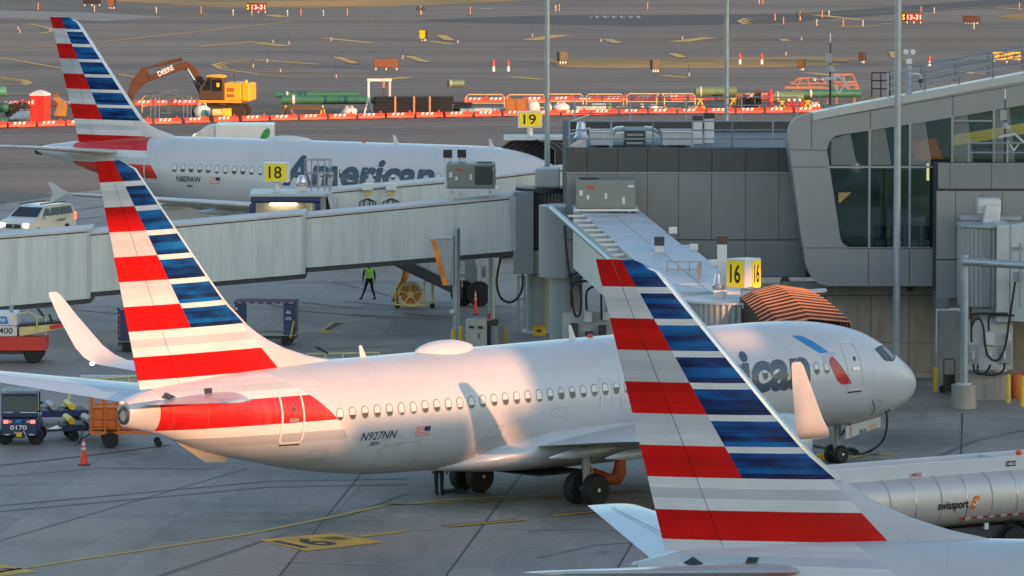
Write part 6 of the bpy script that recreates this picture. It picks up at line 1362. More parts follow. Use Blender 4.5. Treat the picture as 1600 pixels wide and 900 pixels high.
# ---- people
SKIN = M('skin', (.40,.24,.17), .6, var=.04); CLOTH = M('dark_work_clothes', (.018,.019,.022), .85, var=.15, scale=8); HIVIS = M('hi_vis_green', (.28,.75,.04), .6, var=.05); HAIR = M('dark_hair', (.02,.015,.012), .7)
def person(p, rz, label, J, vest):
    r = thing('person', label, 'person', p, rz)
    def skin(name, verts, edges, rad, mat, par):
        me = bpy.data.meshes.new(name); me.from_pydata(verts, edges, []); me.materials.append(mat); o = bpy.data.objects.new(name, me); COL.objects.link(o); o.parent = par
        md = o.modifiers.new('skin', 'SKIN'); sv = me.skin_vertices[0].data
        for i, q in enumerate(rad): sv[i].radius = (q, q) if not isinstance(q, tuple) else q
        sv[0].use_root = True; o.modifiers.new('sub', 'SUBSURF').levels = 2; o.modifiers['sub'].render_levels = 2; return o
    v, e, ra = [], [], []
    def add(pt, rad, frm=None):
        v.append(pt); ra.append(rad); i = len(v)-1
        if frm is not None: e.append((frm, i))
        return i
    pel = add((0,0,.95), (.16,.12)); ab = add((0,0,1.12), (.15,.11), pel); ch = add((0,.01,1.34), (.19,.12), ab); nk = add((0,.01,1.50), .06, ch); hd_ = add((0,.02,1.60), (.075,.085), nk); add((0,.01,1.72), (.07,.08), hd_)
    for s in (-1,1):
        hip, kn, an, toe, sh, el, wr, ha = J[s]
        a = add(hip, .10, pel); b = add(kn, .072, a); c = add(an, .05, b); d_ = add(toe, .042, c)
        a = add(sh, .065, ch); b = add(el, .048, a); c = add(wr, .035, b); add(ha, .035, c)
    skin('body', v, e, ra, CLOTH, r)
    MB().blob((0,.02,1.645), (.085,.10,.115), jit=0, n=14, k=10).build('face', SKIN, r, smooth=60)
    MB().blob((0,.045,1.69), (.09,.10,.09), jit=.02, n=14, k=8).build('hair', HAIR, r, smooth=60)
    for s in (-1,1):                                    # hands with fingers
        wr, ha = Vector(J[s][6]), Vector(J[s][7]); dd = (ha-wr).normalized(); m = MB(); m.tube([wr, ha, ha+dd*.04], [.03,.042,.03], 8)
        sd = dd.orthogonal().normalized()
        for k in range(4): m.tube([ha+dd*.03+sd*(.03-.02*k), ha+dd*(.08+.008*(k in (1,2)))+sd*(.03-.02*k)+Vector((0,-.01,0)), ha+dd*.115+sd*(.028-.018*k)+Vector((0,-.03,0))], [.011,.010,.008], 6)
        m.tube([ha+sd*.03, ha+sd*.06+dd*.03, ha+sd*.065+dd*.06], [.012,.011,.009], 6); m.build('hand', SKIN, r, smooth=60)
    for s in (-1,1): an, toe = J[s][2], J[s][3]; MB().tube([(an[0],an[1],.055),(toe[0]*.6+an[0]*.4,toe[1]*.6+an[1]*.4,.05),(toe[0],toe[1],.04)], [.055,.052,.04], 10).build('shoe', BLACK, r, smooth=60)
    if vest:
        m = MB(); m.loft([[(math.cos(R(a))*w, math.sin(R(a))*t, z) for a in range(0,360,20)] for z, w, t in ((1.02,.185,.135),(1.12,.185,.14),(1.3,.215,.15),(1.44,.20,.135),(1.49,.12,.10))], 0, False, False); vs = m.build('vest', HIVIS, r, smooth=60)
        m = MB(); m.loft([[(math.cos(R(a))*w, math.sin(R(a))*t, z) for a in range(0,360,20)] for z, w, t in ((1.15,.192,.147),(1.2,.197,.15))], 0, False, False); m.build('reflective_band', WHITE, vs, smooth=60)
    return r
p = G(577, 468)
person((p.x,p.y,0), R(15), 'person in dark clothes and a lime safety vest walking under the long jet bridge', {-1:[(-.10,0,.90),(-.20,.05,.50),(-.36,.05,.09),(-.48,-.02,.05),(-.21,.02,1.42),(-.27,.10,1.15),(-.30,.02,.92),(-.31,0,.84)], 1:[(.10,0,.90),(.14,-.05,.50),(.30,.05,.09),(.18,-.02,.05),(.21,.02,1.42),(.27,-.06,1.15),(.22,-.2,.95),(.20,-.25,.88)]}, True)
p = G(686, 774)
person((p.x,p.y,0), R(160), 'person in dark trousers standing under the middle airliner, body hidden by its belly', {-1:[(-.10,0,.90),(-.11,.02,.50),(-.11,0,.09),(-.12,-.13,.05),(-.21,.02,1.42),(-.26,.03,1.15),(-.25,-.05,.92),(-.25,-.07,.84)], 1:[(.10,0,.90),(.10,.02,.50),(.08,.02,.09),(.08,-.11,.05),(.21,.02,1.42),(.27,.03,1.15),(.27,-.06,.92),(.27,-.08,.84)]}, False)
# ---- hose reel cart and orange air hose
p = G(642, 482); r = thing('hose_cart', 'pale yellow hose reel cart with a spoked wheel under the long jet bridge', 'cart', (p.x, p.y+.3, 0), R(-4))
m = MB(); m.tube([(.56*math.cos(R(a)), -.32, .66+.56*math.sin(R(a))) for a in range(0,360,15)], .045, 8, closed=True)
for k in range(5): a = R(90+72*k); m.cyl((0,-.33,.66),(.56*math.cos(a),-.33,.66+.56*math.sin(a)),.035,n=6)
m.cyl((0,-.36,.66),(0,-.28,.66),.16,n=14); m.build('reel', PALEY, r, smooth=40)
m = MB(); m.lathe([(.12,-.25),(.46,-.25),(.46,.2),(.12,.2)], (0,0,.66), 24, 0, 'Y'); m.build('coiled_hose', M('orange_hose',(.50,.20,.03),.6,var=.3,scale=6), r)
m = MB(); m.bx(-.72,.72,-.36,-.30,.14,.22); m.bx(-.72,.72,.26,.32,.14,.22); m.bx(-.72,-.66,-.36,-.30,.222,1.2); m.bx(.62,.68,-.36,-.30,.222,1.25); m.bx(.66,1.05,-.2,-.1,1.25,1.33); m.build('frame', PALEY, r)
m = MB(); m.bx(.7,1.9,-.35,-.30,1.42,1.47); m.bx(.7,1.9,.2,.25,1.42,1.47)
for k in range(6): m.bx(.75+.22*k,.80+.22*k,-.298,.198,1.425,1.465)
m.build('rack', PALEY, r); m = MB(); m.bx(.98,1.06,-.3,-.24,.25,1.418); m.bx(.98,1.06,.14,.2,.25,1.418); m.build('rack_leg', PALEY, r)
for x in (-.62,1.02): wheel(r, (x,-.2,.13), .13, .1)
r = tag(rel(MB().tube([D(632,405,291.4), D(634,428,291.2), D(630,441,290.9), D(621,458,290.6), D(617,470,290.4)], .17, 12), type('o', (), {'location': Vector((p.x, 291, 0))})).build('air_hose', M('orange_duct',(.52,.22,.02),.55,var=.2,scale=5), loc=(p.x,291,0), smooth=60), 'thick orange air hose dropping from the bridge behind the reel cart', 'hose')
# ---- docking display on its pole, pipe poles, cabinet, bollards
p = G(713, 535); r = thing('pole', 'short grey steel pole with a docking display hood in front of the long jet bridge', 'pole', (p.x, p.y, 0)); k = p.y/FPX
MB().cyl((0,0,0),(0,0,5.0),.165,n=18).build('shaft', GALV, r, smooth=50); MB().lathe([(.17,5.0),(.15,5.05),(.01,5.1)], (0,0,0), 16).build('cap', GALV, r, smooth=40)
P_ = lambda u, v, dy=0: Vector((D(u,v,p.y+dy).x-p.x, dy, D(u,v,p.y+dy).z))
MB().prism([P_(682,374,-.35), P_(709,373,-.2), P_(709,446,-.2), P_(701,446,-.35)], (0,.45,0)).build('display_hood', LGREY, r)
MB().prism([P_(672,373,-.3), P_(681.6,375,-.36), P_(700.6,446,-.36), P_(692,446,-.3)], (0,.05,0)).build('display_face', M('painted_sun_amber',(.85,.26,.03),.5,var=.6,scale=.8,dirt=((.14,.05,.02),.8)), r)  # uneven orange sunlight painted into the face colour, dark blotches included
MB().bx(-.95,-.16,-.3,.1,P_(682,372).z,P_(682,369).z).build('hood_top', WHITE, r); MB().blob((-.17,-.15,P_(707,487).z),(.13,.13,.12),jit=0).build('dome_camera', WHITE, r, smooth=60)
p = G(768, 503); r = thing('pole', 'grey steel pole behind the electric cabinet', 'pole', (p.x, p.y, 0)); MB().cyl((0,0,0),(0,0,4.2),.16,n=16).build('shaft', GALV, r, smooth=50); MB().blob((-.25,-.1,3.4),(.16,.12,.1),jit=0).build('camera', WHITE, r, smooth=60)
p = G(752, 556); r = thing('electric_cabinet', 'steel electric cabinet with a dark right side above the airliner back', 'cabinet', (p.x+.1, p.y+.7, 0), R(-28)); STEEL = M('stainless_steel',(.42,.40,.37),.38,.5)
MB().bx(-.62,.42,-.5,.5,0,1.55).build('housing', STEEL, r, bevel=.02); MB().bx(.425,.44,-.49,.49,.02,1.5).build('dark_side', DARK, r)
for x in (-.45,-.02): MB().bx(x,x+.25,-.515,-.502,1.15,1.27).build('display', DARK, r)
MB().bx(.0,.05,-.52,-.502,.72,.95).build('handle', DARK, r); MB().bx(.45,.8,-.2,.4,0,1.25).build('side_box', GREY, r); MB().bx(.28,.38,-.2,-.1,1.552,1.80).build('red_lamp', RED, r)
for i, (u, v, h) in enumerate(((708,548,.95),(720,546,1.0),(731,552,1.0),(789,548,1.0),(1575,630,1.15),(1597,636,1.2),(1462,612,1.0))):
    p = G(u, v); lb = ['yellow bollard left of the short steel pole','yellow bollard right of the short steel pole','yellow bollard beside the steel electric cabinet','yellow bollard right of the steel electric cabinet','left yellow bollard by the concrete footing at the right edge','right yellow bollard at the right edge','yellow bollard behind the red hand truck'][i]
    r = thing('bollard', lb, 'bollard', p, 0, 'yellow steel bollards'); MB().cyl((0,0,.03),(0,0,h-.04),.085,n=14).build('post', YEL, r, smooth=50); MB().lathe([(.085,h-.04),(.06,h),(.01,h+.01)], (0,0,0), 14).build('cap', YEL, r, smooth=50); MB().cyl((0,0,0),(0,0,.03),.13,n=14).build('base', GREY, r)
# pipe pole at the right edge on a concrete drum
p = G(1507.5, 640); r = thing('pipe_post', 'thick steel pipe post with a side arm on a concrete drum base', 'post', (p.x, p.y+.5, 0)); Yq = p.y+.5
MB().cyl((0,0,0),(0,0,.95),.50,n=32).build('drum_base', CCON, r, smooth=40, bevel=.02); MB().cyl((0,0,.952),(0,0,1.0),.30,n=20).build('flange', WHITE, r); zt = D(1507,398,Yq).z
MB().cyl((0,0,1.0),(0,0,zt),.165,n=18).build('post', GALV, r, smooth=50); MB().cyl((-.10,-.22,zt-.25),(3.2,-.22,zt-.45),.155,n=16).build('side_arm', GALV, r, smooth=50); MB().lathe([(.19,0),(.19,.14)], (.62,-.22,zt-.295), 16, 0, 'X').build('clamp', GALV, r)
p = G(1483, 614); r = thing('hand_truck', 'dark red hand truck with a round drum beside the pale column', 'hand truck', (p.x, p.y, 0)); MB().tube([(-.22,0,.1),(-.22,0,1.32),(-.15,0,1.38),(.15,0,1.38),(.22,0,1.32),(.22,0,.1)], .025, 6).build('frame', M('dark_red_paint',(.12,.02,.02),.5), r); MB().cyl((0,-.2,.1),(0,-.2,.75),.24,n=16).build('drum', M('dark_drum',(.03,.012,.012),.5), r, smooth=40)
wheel(r, (-.25,0,.16), .16, .08); wheel(r, (.25,0,.16), .16, .08)
q = MB().lathe([(.22,0),(.26,.1),(.26,.85),(.2,.95),(.1,1.0)], (0,0,0), 18); p = G(1590,622); tag(q.build('orange_drum', ORANGE, loc=(p.x,p.y,0), smooth=40), 'orange drum behind the bollards at the right edge', 'drum')
# cables, chocks and hoses by the middle airliner
def free_tube(pts, rr, name, mat, label, cat): o = MB().tube(pts if isinstance(rr, list) else cr(pts), rr, 8).build(name, mat, smooth=60); return tag(o, label, cat)
j = MIDJET; cn = j.root.matrix_basis @ Vector((-2.3,-.80,2.05)); m = MB().box((0,0,0),(.3,.3,.4), rz=.7); tag(m.build('cable_plug', BLACK, loc=cn), 'black ground power plug in the airliner nose', 'plug')
free_tube([cn, D(1386,650,cn.y-.2), D(1385,672,cn.y-.3), D(1378,690,cn.y-.4), G(1362,703,.15), G(1340,710,.05), G(1318,706,.05), G(1280,698,.05), G(1250,694,.05)], .045, 'power_cable', HOSE, 'black power cable hanging from the airliner nose to the ground', 'cable')
for u, v, c, lb in ((1285,718,YEL,'yellow and black wheel chock left of the nose wheel'),(1331,708,BLACK,'black wheel chock right of the nose wheel')):
    p = G(u, v); tag(MB().prism([(-.3,-.15,0),(.3,-.15,0),(.22,-.15,.12),(.05,-.15,.2),(-.15,-.15,.2),(-.28,-.15,.1)], (0,.35,0)).build('wheel_chock', [c], loc=p), lb, 'wheel chock')
p = G(704, 770); tag(MB().bx(-.35,.5,-.2,.2,0,.14).build('wheel_chock', BLACK, loc=p, bevel=.03), 'long black wheel chock beside the far main wheels', 'wheel chock')
ya = 213.0
free_tube([D(970,714,ya), D(969,726,ya), D(968,738,ya), D(963,748,ya), D(950,749,ya), D(935,742,ya), D(925,736,ya)], [.17,.2,.24,.25,.22,.19,.15], 'air_duct', M('orange_red_duct',(.42,.08,.02),.6,var=.3,scale=5), 'orange red air duct hanging under the wing behind the main wheels', 'duct')
# ================================================================== WORK SITE AND FAR FIELD
def low_barricade(name='barricade'):
    r = thing(name, 'x', 'barricade', (0,0,0)); L = 2.02
    m = MB(); m.prism([(-L/2,-.20,.06),(-L/2,.20,.06),(-L/2,.17,.22),(-L/2,.07,.42),(-L/2,-.07,.42),(-L/2,-.17,.22)], (L,0,0)); m.build('body', BARO, r, bevel=.02)
    m = MB()
    for k in range(3): x = -L*.34+k*.34; m.prism([(x,-.185,.235),(x+.20,-.185,.235),(x+.32,-.085,.41),(x+.12,-.085,.41)], (0,-.006,.004)); 
    m.build('white_stripes', WHITE, r)
    m = MB(); m.bx(-.32,.32,-.21,.21,0,.058); m.build('foot', BLACK, r); m = MB().lathe([(.075,.0),(.075,.1),(.05,.15),(.01,.16)], (L*.36,0,.421), 10); m.build('warning_lamp', RED, r, smooth=40)
    return r
BARO = M('barricade_orange', (.62,.045,.012), .5, var=.06)
proto = low_barricade(); first = True
def row_y(x, tab): return lin(tab, x)[0]
NR = [(-60,201.5),(0,200.2),(110,197.3),(270,194),(400,189.5),(600,185.5),(800,182),(1000,179.4),(1280,176)]
FR = [(-60,168),(0,166.6),(200,166),(400,163.8),(800,160.5),(1200,156),(1300,155)]
def put_row(tab, xs, lab, grp):
    global first
    for i, u in enumerate(xs):
        p = G(u, row_y(u, tab)); q = G(u+10, row_y(u+10, tab)); rz = math.atan2(q.y-p.y, q.x-p.x)
        o = proto if first else dup(proto); first = False
        o.location = p; o.rotation_euler.z = rz; o['label'] = lab % ordn(i); o['group'] = grp
put_row(NR, [-12+45.5*k for k in range(29)], 'low orange barricade with white stripes, %s from the left in the nearer row', 'low barricades in the nearer row')
put_row(FR, [20,58,105,228,258,284,300,745,778,838,880,918,962,1008,1052,1096,1140,1184], 'low orange barricade with white stripes, %s from the left in the farther row', 'low barricades in the farther row')
def at(u, v, dy=0): p = G(u, v); return (p.x, p.y+dy, 0)
# portable toilet
r = thing('portable_toilet', 'red portable toilet with white roof behind the barricades', 'toilet', at(63, 194), R(-18)); MB().bx(-.56,.56,-.56,.56,.05,2.05).build('cabin', RED, r, bevel=.03); MB().lathe([(.86,2.053),(.80,2.16),(.45,2.34),(.08,2.44),(.01,2.45)], (0,0,0), 4).build('roof', WHITE, r, rz=R(45))
MB().bx(-.48,.0,-.58,-.562,.15,1.95).build('door', M('bright_red_door',(.62,.035,.02),.45), r); MB().bx(-.42,-.24,-.592,-.583,1.45,1.75).build('notice', WHITE, r); MB().bx(-.6,.6,-.6,.6,0,.048).build('base', DARK, r)
# excavator
r = thing('excavator', 'yellow tracked excavator with brown boom reaching to the left', 'excavator', at(345, 184, 1.0), R(-8)); EY = M('excavator_yellow',(.78,.36,.01),.5,var=.1,dirt=((.35,.2,.06),.3)); RUST = M('rusty_boom',(.085,.034,.016),.7,var=.3,scale=2); MUD = M('muddy_track',(.035,.026,.02),.85,var=.3,scale=3)
for y in (-1.2,1.2):
    m = MB(); rg = [(math.copysign(1,math.cos(R(a)))*1.55+.42*math.cos(R(a)), .45+.42*math.sin(R(a))) for a in range(0,360,20)]; m.prism([(x,y-.3,z) for x, z in rg], (0,.6,0)); t = m.build('track', MUD, r)
    m = MB()
    for k in range(15): m.bx(-1.7+.24*k,-1.58+.24*k,y-.33,y+.33,.86,.92)
    m.build('track_shoes', MUD, t)
MB().bx(-.9,.9,-.85,.85,.5,.95).build('undercarriage', MUD, r); MB().cyl((0,0,.95),(0,0,1.1),.75,n=20).build('slew_ring', DARK, r)
MB().bx(-1.45,1.7,-1.3,1.3,1.1,1.28).build('platform', EY, r, bevel=.03); MB().bx(.45,1.7,-1.3,1.3,1.283,2.55).build('engine_cover', EY, r, bevel=.06); MB().bx(1.703,2.35,-1.28,1.28,1.2,2.5).build('counterweight', EY, r, bevel=.12)
for x0_, x1_, z0_, z1_ in ((.65,1.2,1.9,2.2),(.65,1.2,1.5,1.75)): MB().bx(x0_,x1_,-1.315,-1.303,z0_,z1_).build('grille', M('brown_grille',(.30,.10,.02),.6), r)
cabm = MB(); cabm.prism([(-1.35,-1.32,1.3),(.40,-1.32,1.3),(.42,-1.32,2.9),(-.05,-1.32,3.02),(-.75,-1.32,2.98),(-1.4,-1.32,2.1)], (0,1.0,0)); cab = cabm.build('cab', M('dark_cab',(.06,.035,.02),.5), r, bevel=.05); MB().prism([(-1.2,-1.325,2.0),(-.55,-1.325,2.0),(-.55,-1.325,2.85),(-.72,-1.325,2.85)], (0,-.01,0)).build('cab_window', GLASSD, cab); MB().bx(-.45,.28,-1.34,-1.325,1.95,2.8).build('cab_window', GLASSD, cab); MB().prism([(-.85,-1.35,2.99),(.45,-1.35,2.92),(.45,-1.35,3.06),(-.05,-1.35,3.14),(-.8,-1.35,3.08)], (0,1.06,0)).build('cab_roof', EY, cab)
MB().bx(-.1,.12,-1.36,-1.345,2.25,2.55).build('cab_sticker', YEL, cab)
b0, b1, b2 = (-.9,1.9), (-3.3,3.92), (-7.6,2.6)
sx_ = lambda x: -.9 + (x+.9)*.60
def arm(pts, y, w, mat, nm): return MB().prism([(sx_(x),y-w/2,z) for x, z in pts], (0,w,0)).build(nm, mat, r, bevel=.03)
bm_ = arm([(-.9,1.7),(-1.3,2.5),(-2.6,3.62),(-3.6,4.02),(-4.3,3.95),(-8.3,2.95),(-8.2,2.55),(-4.2,3.42),(-3.3,3.38),(-2.1,2.5),(-1.3,1.75)], 0, .5, RUST, 'boom')
t = MB(); v, f = text_mesh('DEERE', .025); ux = Vector((.9, 0, .42)).normalized(); uz = Vector((-ux.z,0,ux.x)); o_ = Vector((-4.55,-.262,2.92)); t.add([o_+ux*(a*1.25)+uz*(b*.36) for a, b in v], f); t.build('lettering', WINK, bm_)
arm([(-8.0,2.9),(-8.6,3.5),(-9.1,3.6),(-10.6,2.4),(-11.0,1.2),(-10.6,1.0),(-9.9,1.8),(-8.6,2.5)], 0, .4, RUST, 'dipper_arm'); m = MB(); m.cyl((sx_(-4.2),0,4.2),(sx_(-7.2),0,3.75),.13,n=10); m.cyl((sx_(-7.2),0,3.75),(sx_(-8.6),0,3.5),.07,n=8); m.build('arm_ram', RUST, r); m = MB(); m.cyl((-1.3,-.4,1.5),(-1.9,-.4,2.7),.16,n=10); m.build('boom_ram', DARK, r); m = MB(); m.cyl((-1.9,-.4,2.7),(-2.4,-.4,3.5),.08,n=8); m.build('ram_rod', ALU, r)
arm([(-10.7,1.5),(-11.3,1.2),(-11.5,.4),(-11.1,.0),(-10.4,.1),(-10.2,.8)], 0, 1.1, RUST, 'bucket'); m = MB().cyl((.9,.6,2.5),(.9,.6,3.1),.07,n=8); m.build('exhaust', DARK, r); MB().cyl((2.0,-.9,2.5),(2.0,-.9,2.75),.1,n=8).build('beacon', M('amber_beacon',(.8,.4,.05),.4), r)
# loose bucket
r = thing('digger_bucket', 'brown loose digger bucket behind the red toilet', 'bucket', at(92, 183)); MB().prism([(-.35,-.6,.1),(.5,-.6,.05),(.62,-.6,.7),(.4,-.6,1.15),(-.05,-.6,1.5),(-.5,-.6,1.45),(-.05,-.6,1.0)], (0,1.2,0)).build('shell', M('ochre_steel',(.28,.14,.035),.65,var=.25), r, bevel=.03); MB().bx(-.35,-.05,-.4,.4,1.35,1.7).build('lugs', M('ochre_steel_dark',(.16,.08,.03),.7), r)
# bags and wrapped pallets
BAG = M('white_bulk_bag',(.62,.60,.58),.75,var=.1,scale=3); CLEAR = M('shrink_wrapped_goods',(.38,.40,.38),.35,var=.3,scale=2)
def bag(u, v, w, h, label, mat=None, green=False):
    r = thing('bulk_bag', label, 'bag', at(u, v, .5), 0, 'white bulk bags behind the barricades'); MB().blob((0,0,h*.48),(w/2,.55,h*.52),0,14,9,.10,int(u)).build('sack', mat or BAG, r, smooth=60)
    m = MB()
    for sx in (-1,1): m.tube([(sx*w*.22,-.1,h*.85),(sx*w*.2,-.1,h*1.12),(sx*w*.05,-.1,h*1.05)], .04, 6)
    m.build('lifting_loops', mat or BAG, r)
    if green: MB().blob((w*.12,-.5,h*.45),(w*.22,.1,h*.25),jit=.05,seed=3).build('green_patch', M('teal_plastic',(.03,.28,.22),.5), r)
for a in ((38,192,1.5,.85,'white bulk bag beside the red toilet'),(316,187,1.2,1.05,'white bulk bag with green goods under the excavator'),(546,183,1.15,.70,'low white bulk bag left of the white lifting frame'),(833,179,.95,1.0,'tall white bulk bag just right of the 19 sign'),(856,177,.6,.8,'small white bulk bag behind the tall light pole'),(877,176.5,1.25,.72,'wide white bulk bag right of the tall light pole'),(1003,171,.35,.35,'tiny white sack behind the nearer barricades'),(1021,171.5,.75,.32,'flat white sack behind the nearer barricades'),(1273,171,.9,.45,'white and blue sack left of the green pipe stand'),(25,190,1.0,.45,'flat pale sack at the foot of the green pipes')): bag(*a, green=(a[0]==316))
def pallet(u, v, w, h, label, mat):
    r = thing('wrapped_pallet', label, 'pallet', at(u, v, .5), 0, 'wrapped pallets behind the barricades'); MB().bx(-w/2,w/2,-.5,.5,.14,h).build('load', mat, r, bevel=.08); MB().bx(-w/2,w/2,-.5,.5,0,.137).build('pallet_base', M('pallet_wood',(.22,.15,.08),.8), r)
pallet(913,176.5,1.25,.50,'clear wrapped pallet with teal goods, left of two',M('teal_wrapped',(.30,.38,.36),.35,var=.35,scale=3)); pallet(936,175.5,1.05,.62,'clear wrapped pallet with teal goods, right of two',M('pale_teal_wrapped',(.34,.44,.42),.35,var=.3,scale=3)); pallet(952,175,.35,.62,'small green wrapped stack beside the pallets',M('green_goods',(.12,.22,.12),.6)); pallet(731,179,1.2,.42,'teal wrapped pallet right of the black pipe stack',M('teal_goods',(.20,.32,.32),.45,var=.3,scale=3)); pallet(755,178.5,1.3,.42,'grey wrapped pallet by the tan gates',CLEAR); pallet(779,178,.95,.40,'blue grey wrapped pallet by the tan gates',M('blue_grey_goods',(.28,.34,.38),.45,var=.3,scale=3))
r = thing('wooden_crate', 'brown wooden crate behind the 19 sign', 'crate', at(807,178.5,.4)); MB().bx(-.85,.85,-.5,.5,.08,1.12).build('box', M('brown_crate',(.30,.11,.025),.7,var=.25,scale=3,stretch=(.3,1,4)), r, bevel=.02)
for x in (-.78,0,.78): MB().bx(x-.05,x+.05,-.53,-.502,0,1.12).build('batten', M('crate_batten',(.22,.09,.03),.7) if 'crate_batten' not in bpy.data.materials else bpy.data.materials['crate_batten'], r)
# pipes
PIPE = M('green_pipe',(.03,.135,.09),.45,var=.1); PIPE2 = M('olive_pipe',(.10,.17,.09),.5,var=.15)
def pipe(u0, v0, u1, v1, rr, label, mat=PIPE, z=None, dy=0):
    p, q = G(u0, v0), G(u1, v1); p.y += dy; q.y = p.y+.3; zz = z if z is not None else rr; L = (q-p).length; r = thing('pipe', label, 'pipe', (p.x, p.y, zz), math.atan2(q.y-p.y, q.x-p.x), 'green pipes in the work site')
    MB().cyl((0,0,0),(L,0,0),rr,n=18).build('barrel', mat, r, smooth=50); MB().cyl((-.01,0,0),(-.004,0,0),rr*.9,n=18).build('open_end', BLACK, r); MB().cyl((L*.12,0,0),(L*.15,0,0),rr*1.02,n=18).build('white_band', WHITE, r, smooth=50)
pipe(440,176,580,174.5,.34,'nearer long green pipe left of the white lifting frame',z=.95); pipe(430,173,560,171.5,.24,'thinner long green pipe behind the nearer one',z=1.15,dy=1.2)
pipe(1086,165,1150,164,.38,'green pipe lying on yellow stands behind the tall pole',PIPE2,1.05); pipe(1209,172,1255,171.5,.42,'thick green pipe beside the red cylinder',PIPE2,.95,.8); pipe(1256,171,1345,169,.30,'long green pipe running behind the concourse roof',PIPE,1.1,1.5); pipe(1036,174,1064,173.8,.16,'short green pipe on the ground by the barricades',PIPE); pipe(700,163,724,162.5,.3,'short olive pipe behind the black pipe stack',PIPE2,1.5,1.5)
for k, (u, v) in enumerate(((1,170),(4,182),(3,193))): pipe(-40,v+6,u+9,v+5.5,.36,['topmost green pipe in the stack at the left edge','middle green pipe in the stack at the left edge','lowest green pipe in the stack at the left edge'][k],M('teal_pipe',(.06,.26,.18),.45) if k==0 else PIPE,[1.55,.92,.3][k],k*.1)
# black drain pipe stacks
def stackpipes(u0, u1, v, n, label, straps):
    p, q = G(u0, v), G(u1, v); L = q.x-p.x; r = thing('pipe_stack', label, 'pipe stack', (p.x, p.y+.8, 0)); rn = random.Random(4); m = MB()
    for i in range(n):
        for jx in range(3): a = rn.uniform(-.25,.25)*(i > n*.6); m.cyl((a,-.4+.3*jx,.12+i*.105),(L+a*.6,-.4+.3*jx,.12+i*.105),.055,n=7)
    m.build('black_pipes', M('black_plastic_pipe',(.012,.013,.015),.4,var=.3), r); m = MB()
    for f in straps: m.bx(L*f-.07,L*f+.07,-.5,-.46,.05,n*.105+.1)
    m.build('wood_straps', M('strap_wood',(.40,.22,.10),.7), r)
stackpipes(583,706,182.5,13,'large black stack of bundled pipes with wooden straps',(.28,.52,.72)); stackpipes(708,736,178,7,'small black stack of bundled pipes at the end of the large one',())
# white lifting frame
p = at(592, 181.5, .5); r = thing('lifting_frame', 'white lifting gantry with an orange hoist beside the black pipes', 'gantry', p); s_ = 1/21.4; m = MB(); m.bx(-18*s_,20*s_,-.1,.1,54*s_,58*s_); m.build('beam', WHITE, r)
for x in (-16*s_,17*s_): m = MB(); m.bx(x-.08,x+.08,-.06,.06,26*s_,54*s_-.003); m.cyl((x,0,27*s_),(x-8*s_,-.6,0),.07,n=6); m.cyl((x,0,27*s_),(x+9*s_,-.6,0),.07,n=6); m.cyl((x,0,27*s_),(x,.8,0),.07,n=6); m.build('leg_frame', LGREY if x > 0 else WHITE, r)
MB().bx(6*s_,9*s_,-.08,.08,44*s_,53.9*s_).build('hoist', ORANGE, r); MB().cyl((7.5*s_,0,20*s_),(7.5*s_,0,44*s_),.025,n=6).build('chain', DARK, r)
# tan gates
TAN = M('tan_tube',(.55,.42,.22),.5)
def gate(u0, u1, v, h, i):
    p, q = G(u0, v), G(u1, v); L = q.x-p.x; r = thing('barrier_gate', 'tan tube barrier gate, %s from the left behind the barricades' % ordn(i), 'barrier', (p.x, p.y, 0), 0, 'tan tube barrier gates')
    MB().tube([(0,0,0),(0,0,h-.2),(.18,0,h),(L-.18,0,h),(L,0,h-.2),(L,0,0)], .05, 6).build('frame', TAN, r); MB().cyl((0,0,h*.45),(L,0,h*.45),.04,n=6).build('middle_rail', TAN, r); MB().bx(L-.5,L+.3,-.25,.25,0,.08).build('foot', TAN, r)
for i, (a, b, v, h) in enumerate(((222,262,178,1.3),(264,306,178,1.25),(728,788,172,1.15),(792,852,169,1.0),(856,911,168,1.0),(916,974,168,1.0),(979,1038,168.5,1.05),(1026,1086,168.5,1.05),(1150,1208,167.5,1.0))): gate(a, b, v, h, i)
# tent frame poles
r = thing('tent_frame', 'bare silver pipe tent frame left of the excavator', 'frame', at(262, 189, .6)); s_ = 1/21.6; m = MB()
for k, dy in enumerate((0,1.2,2.4)):
    x0, x1 = -27*s_+k*.24, 24*s_+k*.22; m.cyl((x0,dy,0),(x0,dy,1.6),.03,n=6); m.cyl((x1,dy,0),(x1,dy,1.6),.03,n=6); m.cyl((x0,dy,1.6),((x0+x1)/2,dy,2.15),.03,n=6); m.cyl((x1,dy,1.6),((x0+x1)/2,dy,2.15),.03,n=6)
m.build('pipes', ALU, r)
r = thing('compressor', 'yellow wheeled compressor in front of the excavator track', 'compressor', at(345, 188, .2)); MB().cyl((-.6,0,.55),(.1,0,.55),.28,n=16).build('tank', PALEY, r, smooth=40); MB().bx(.1,.75,-.3,.3,.3,.85).build('engine', YEL, r, bevel=.04); MB().bx(-.7,.8,-.32,.32,.14,.26).build('frame', DARK, r)
for x in (-.45,.5): wheel(r, (x,-.3,.14), .14, .1)
r = thing('timber_pile', 'pile of dark timber on yellow trestles under the green pipes', 'timber', at(476, 181.5, .6)); m = MB()
for k in range(5): m.bx(-1.5+.1*k,1.4-.15*k,-.4+.2*k,-.25+.2*k,.45+.03*k,.60+.03*k)
m.build('timbers', M('dark_timber',(.10,.06,.03),.8,var=.3), r); m = MB()
for x in (-1.4,1.3): m.cyl((x-.2,0,0),(x,0,.75),.05,n=6); m.cyl((x+.2,0,0),(x,0,.75),.05,n=6)
m.build('trestles', YEL, r)
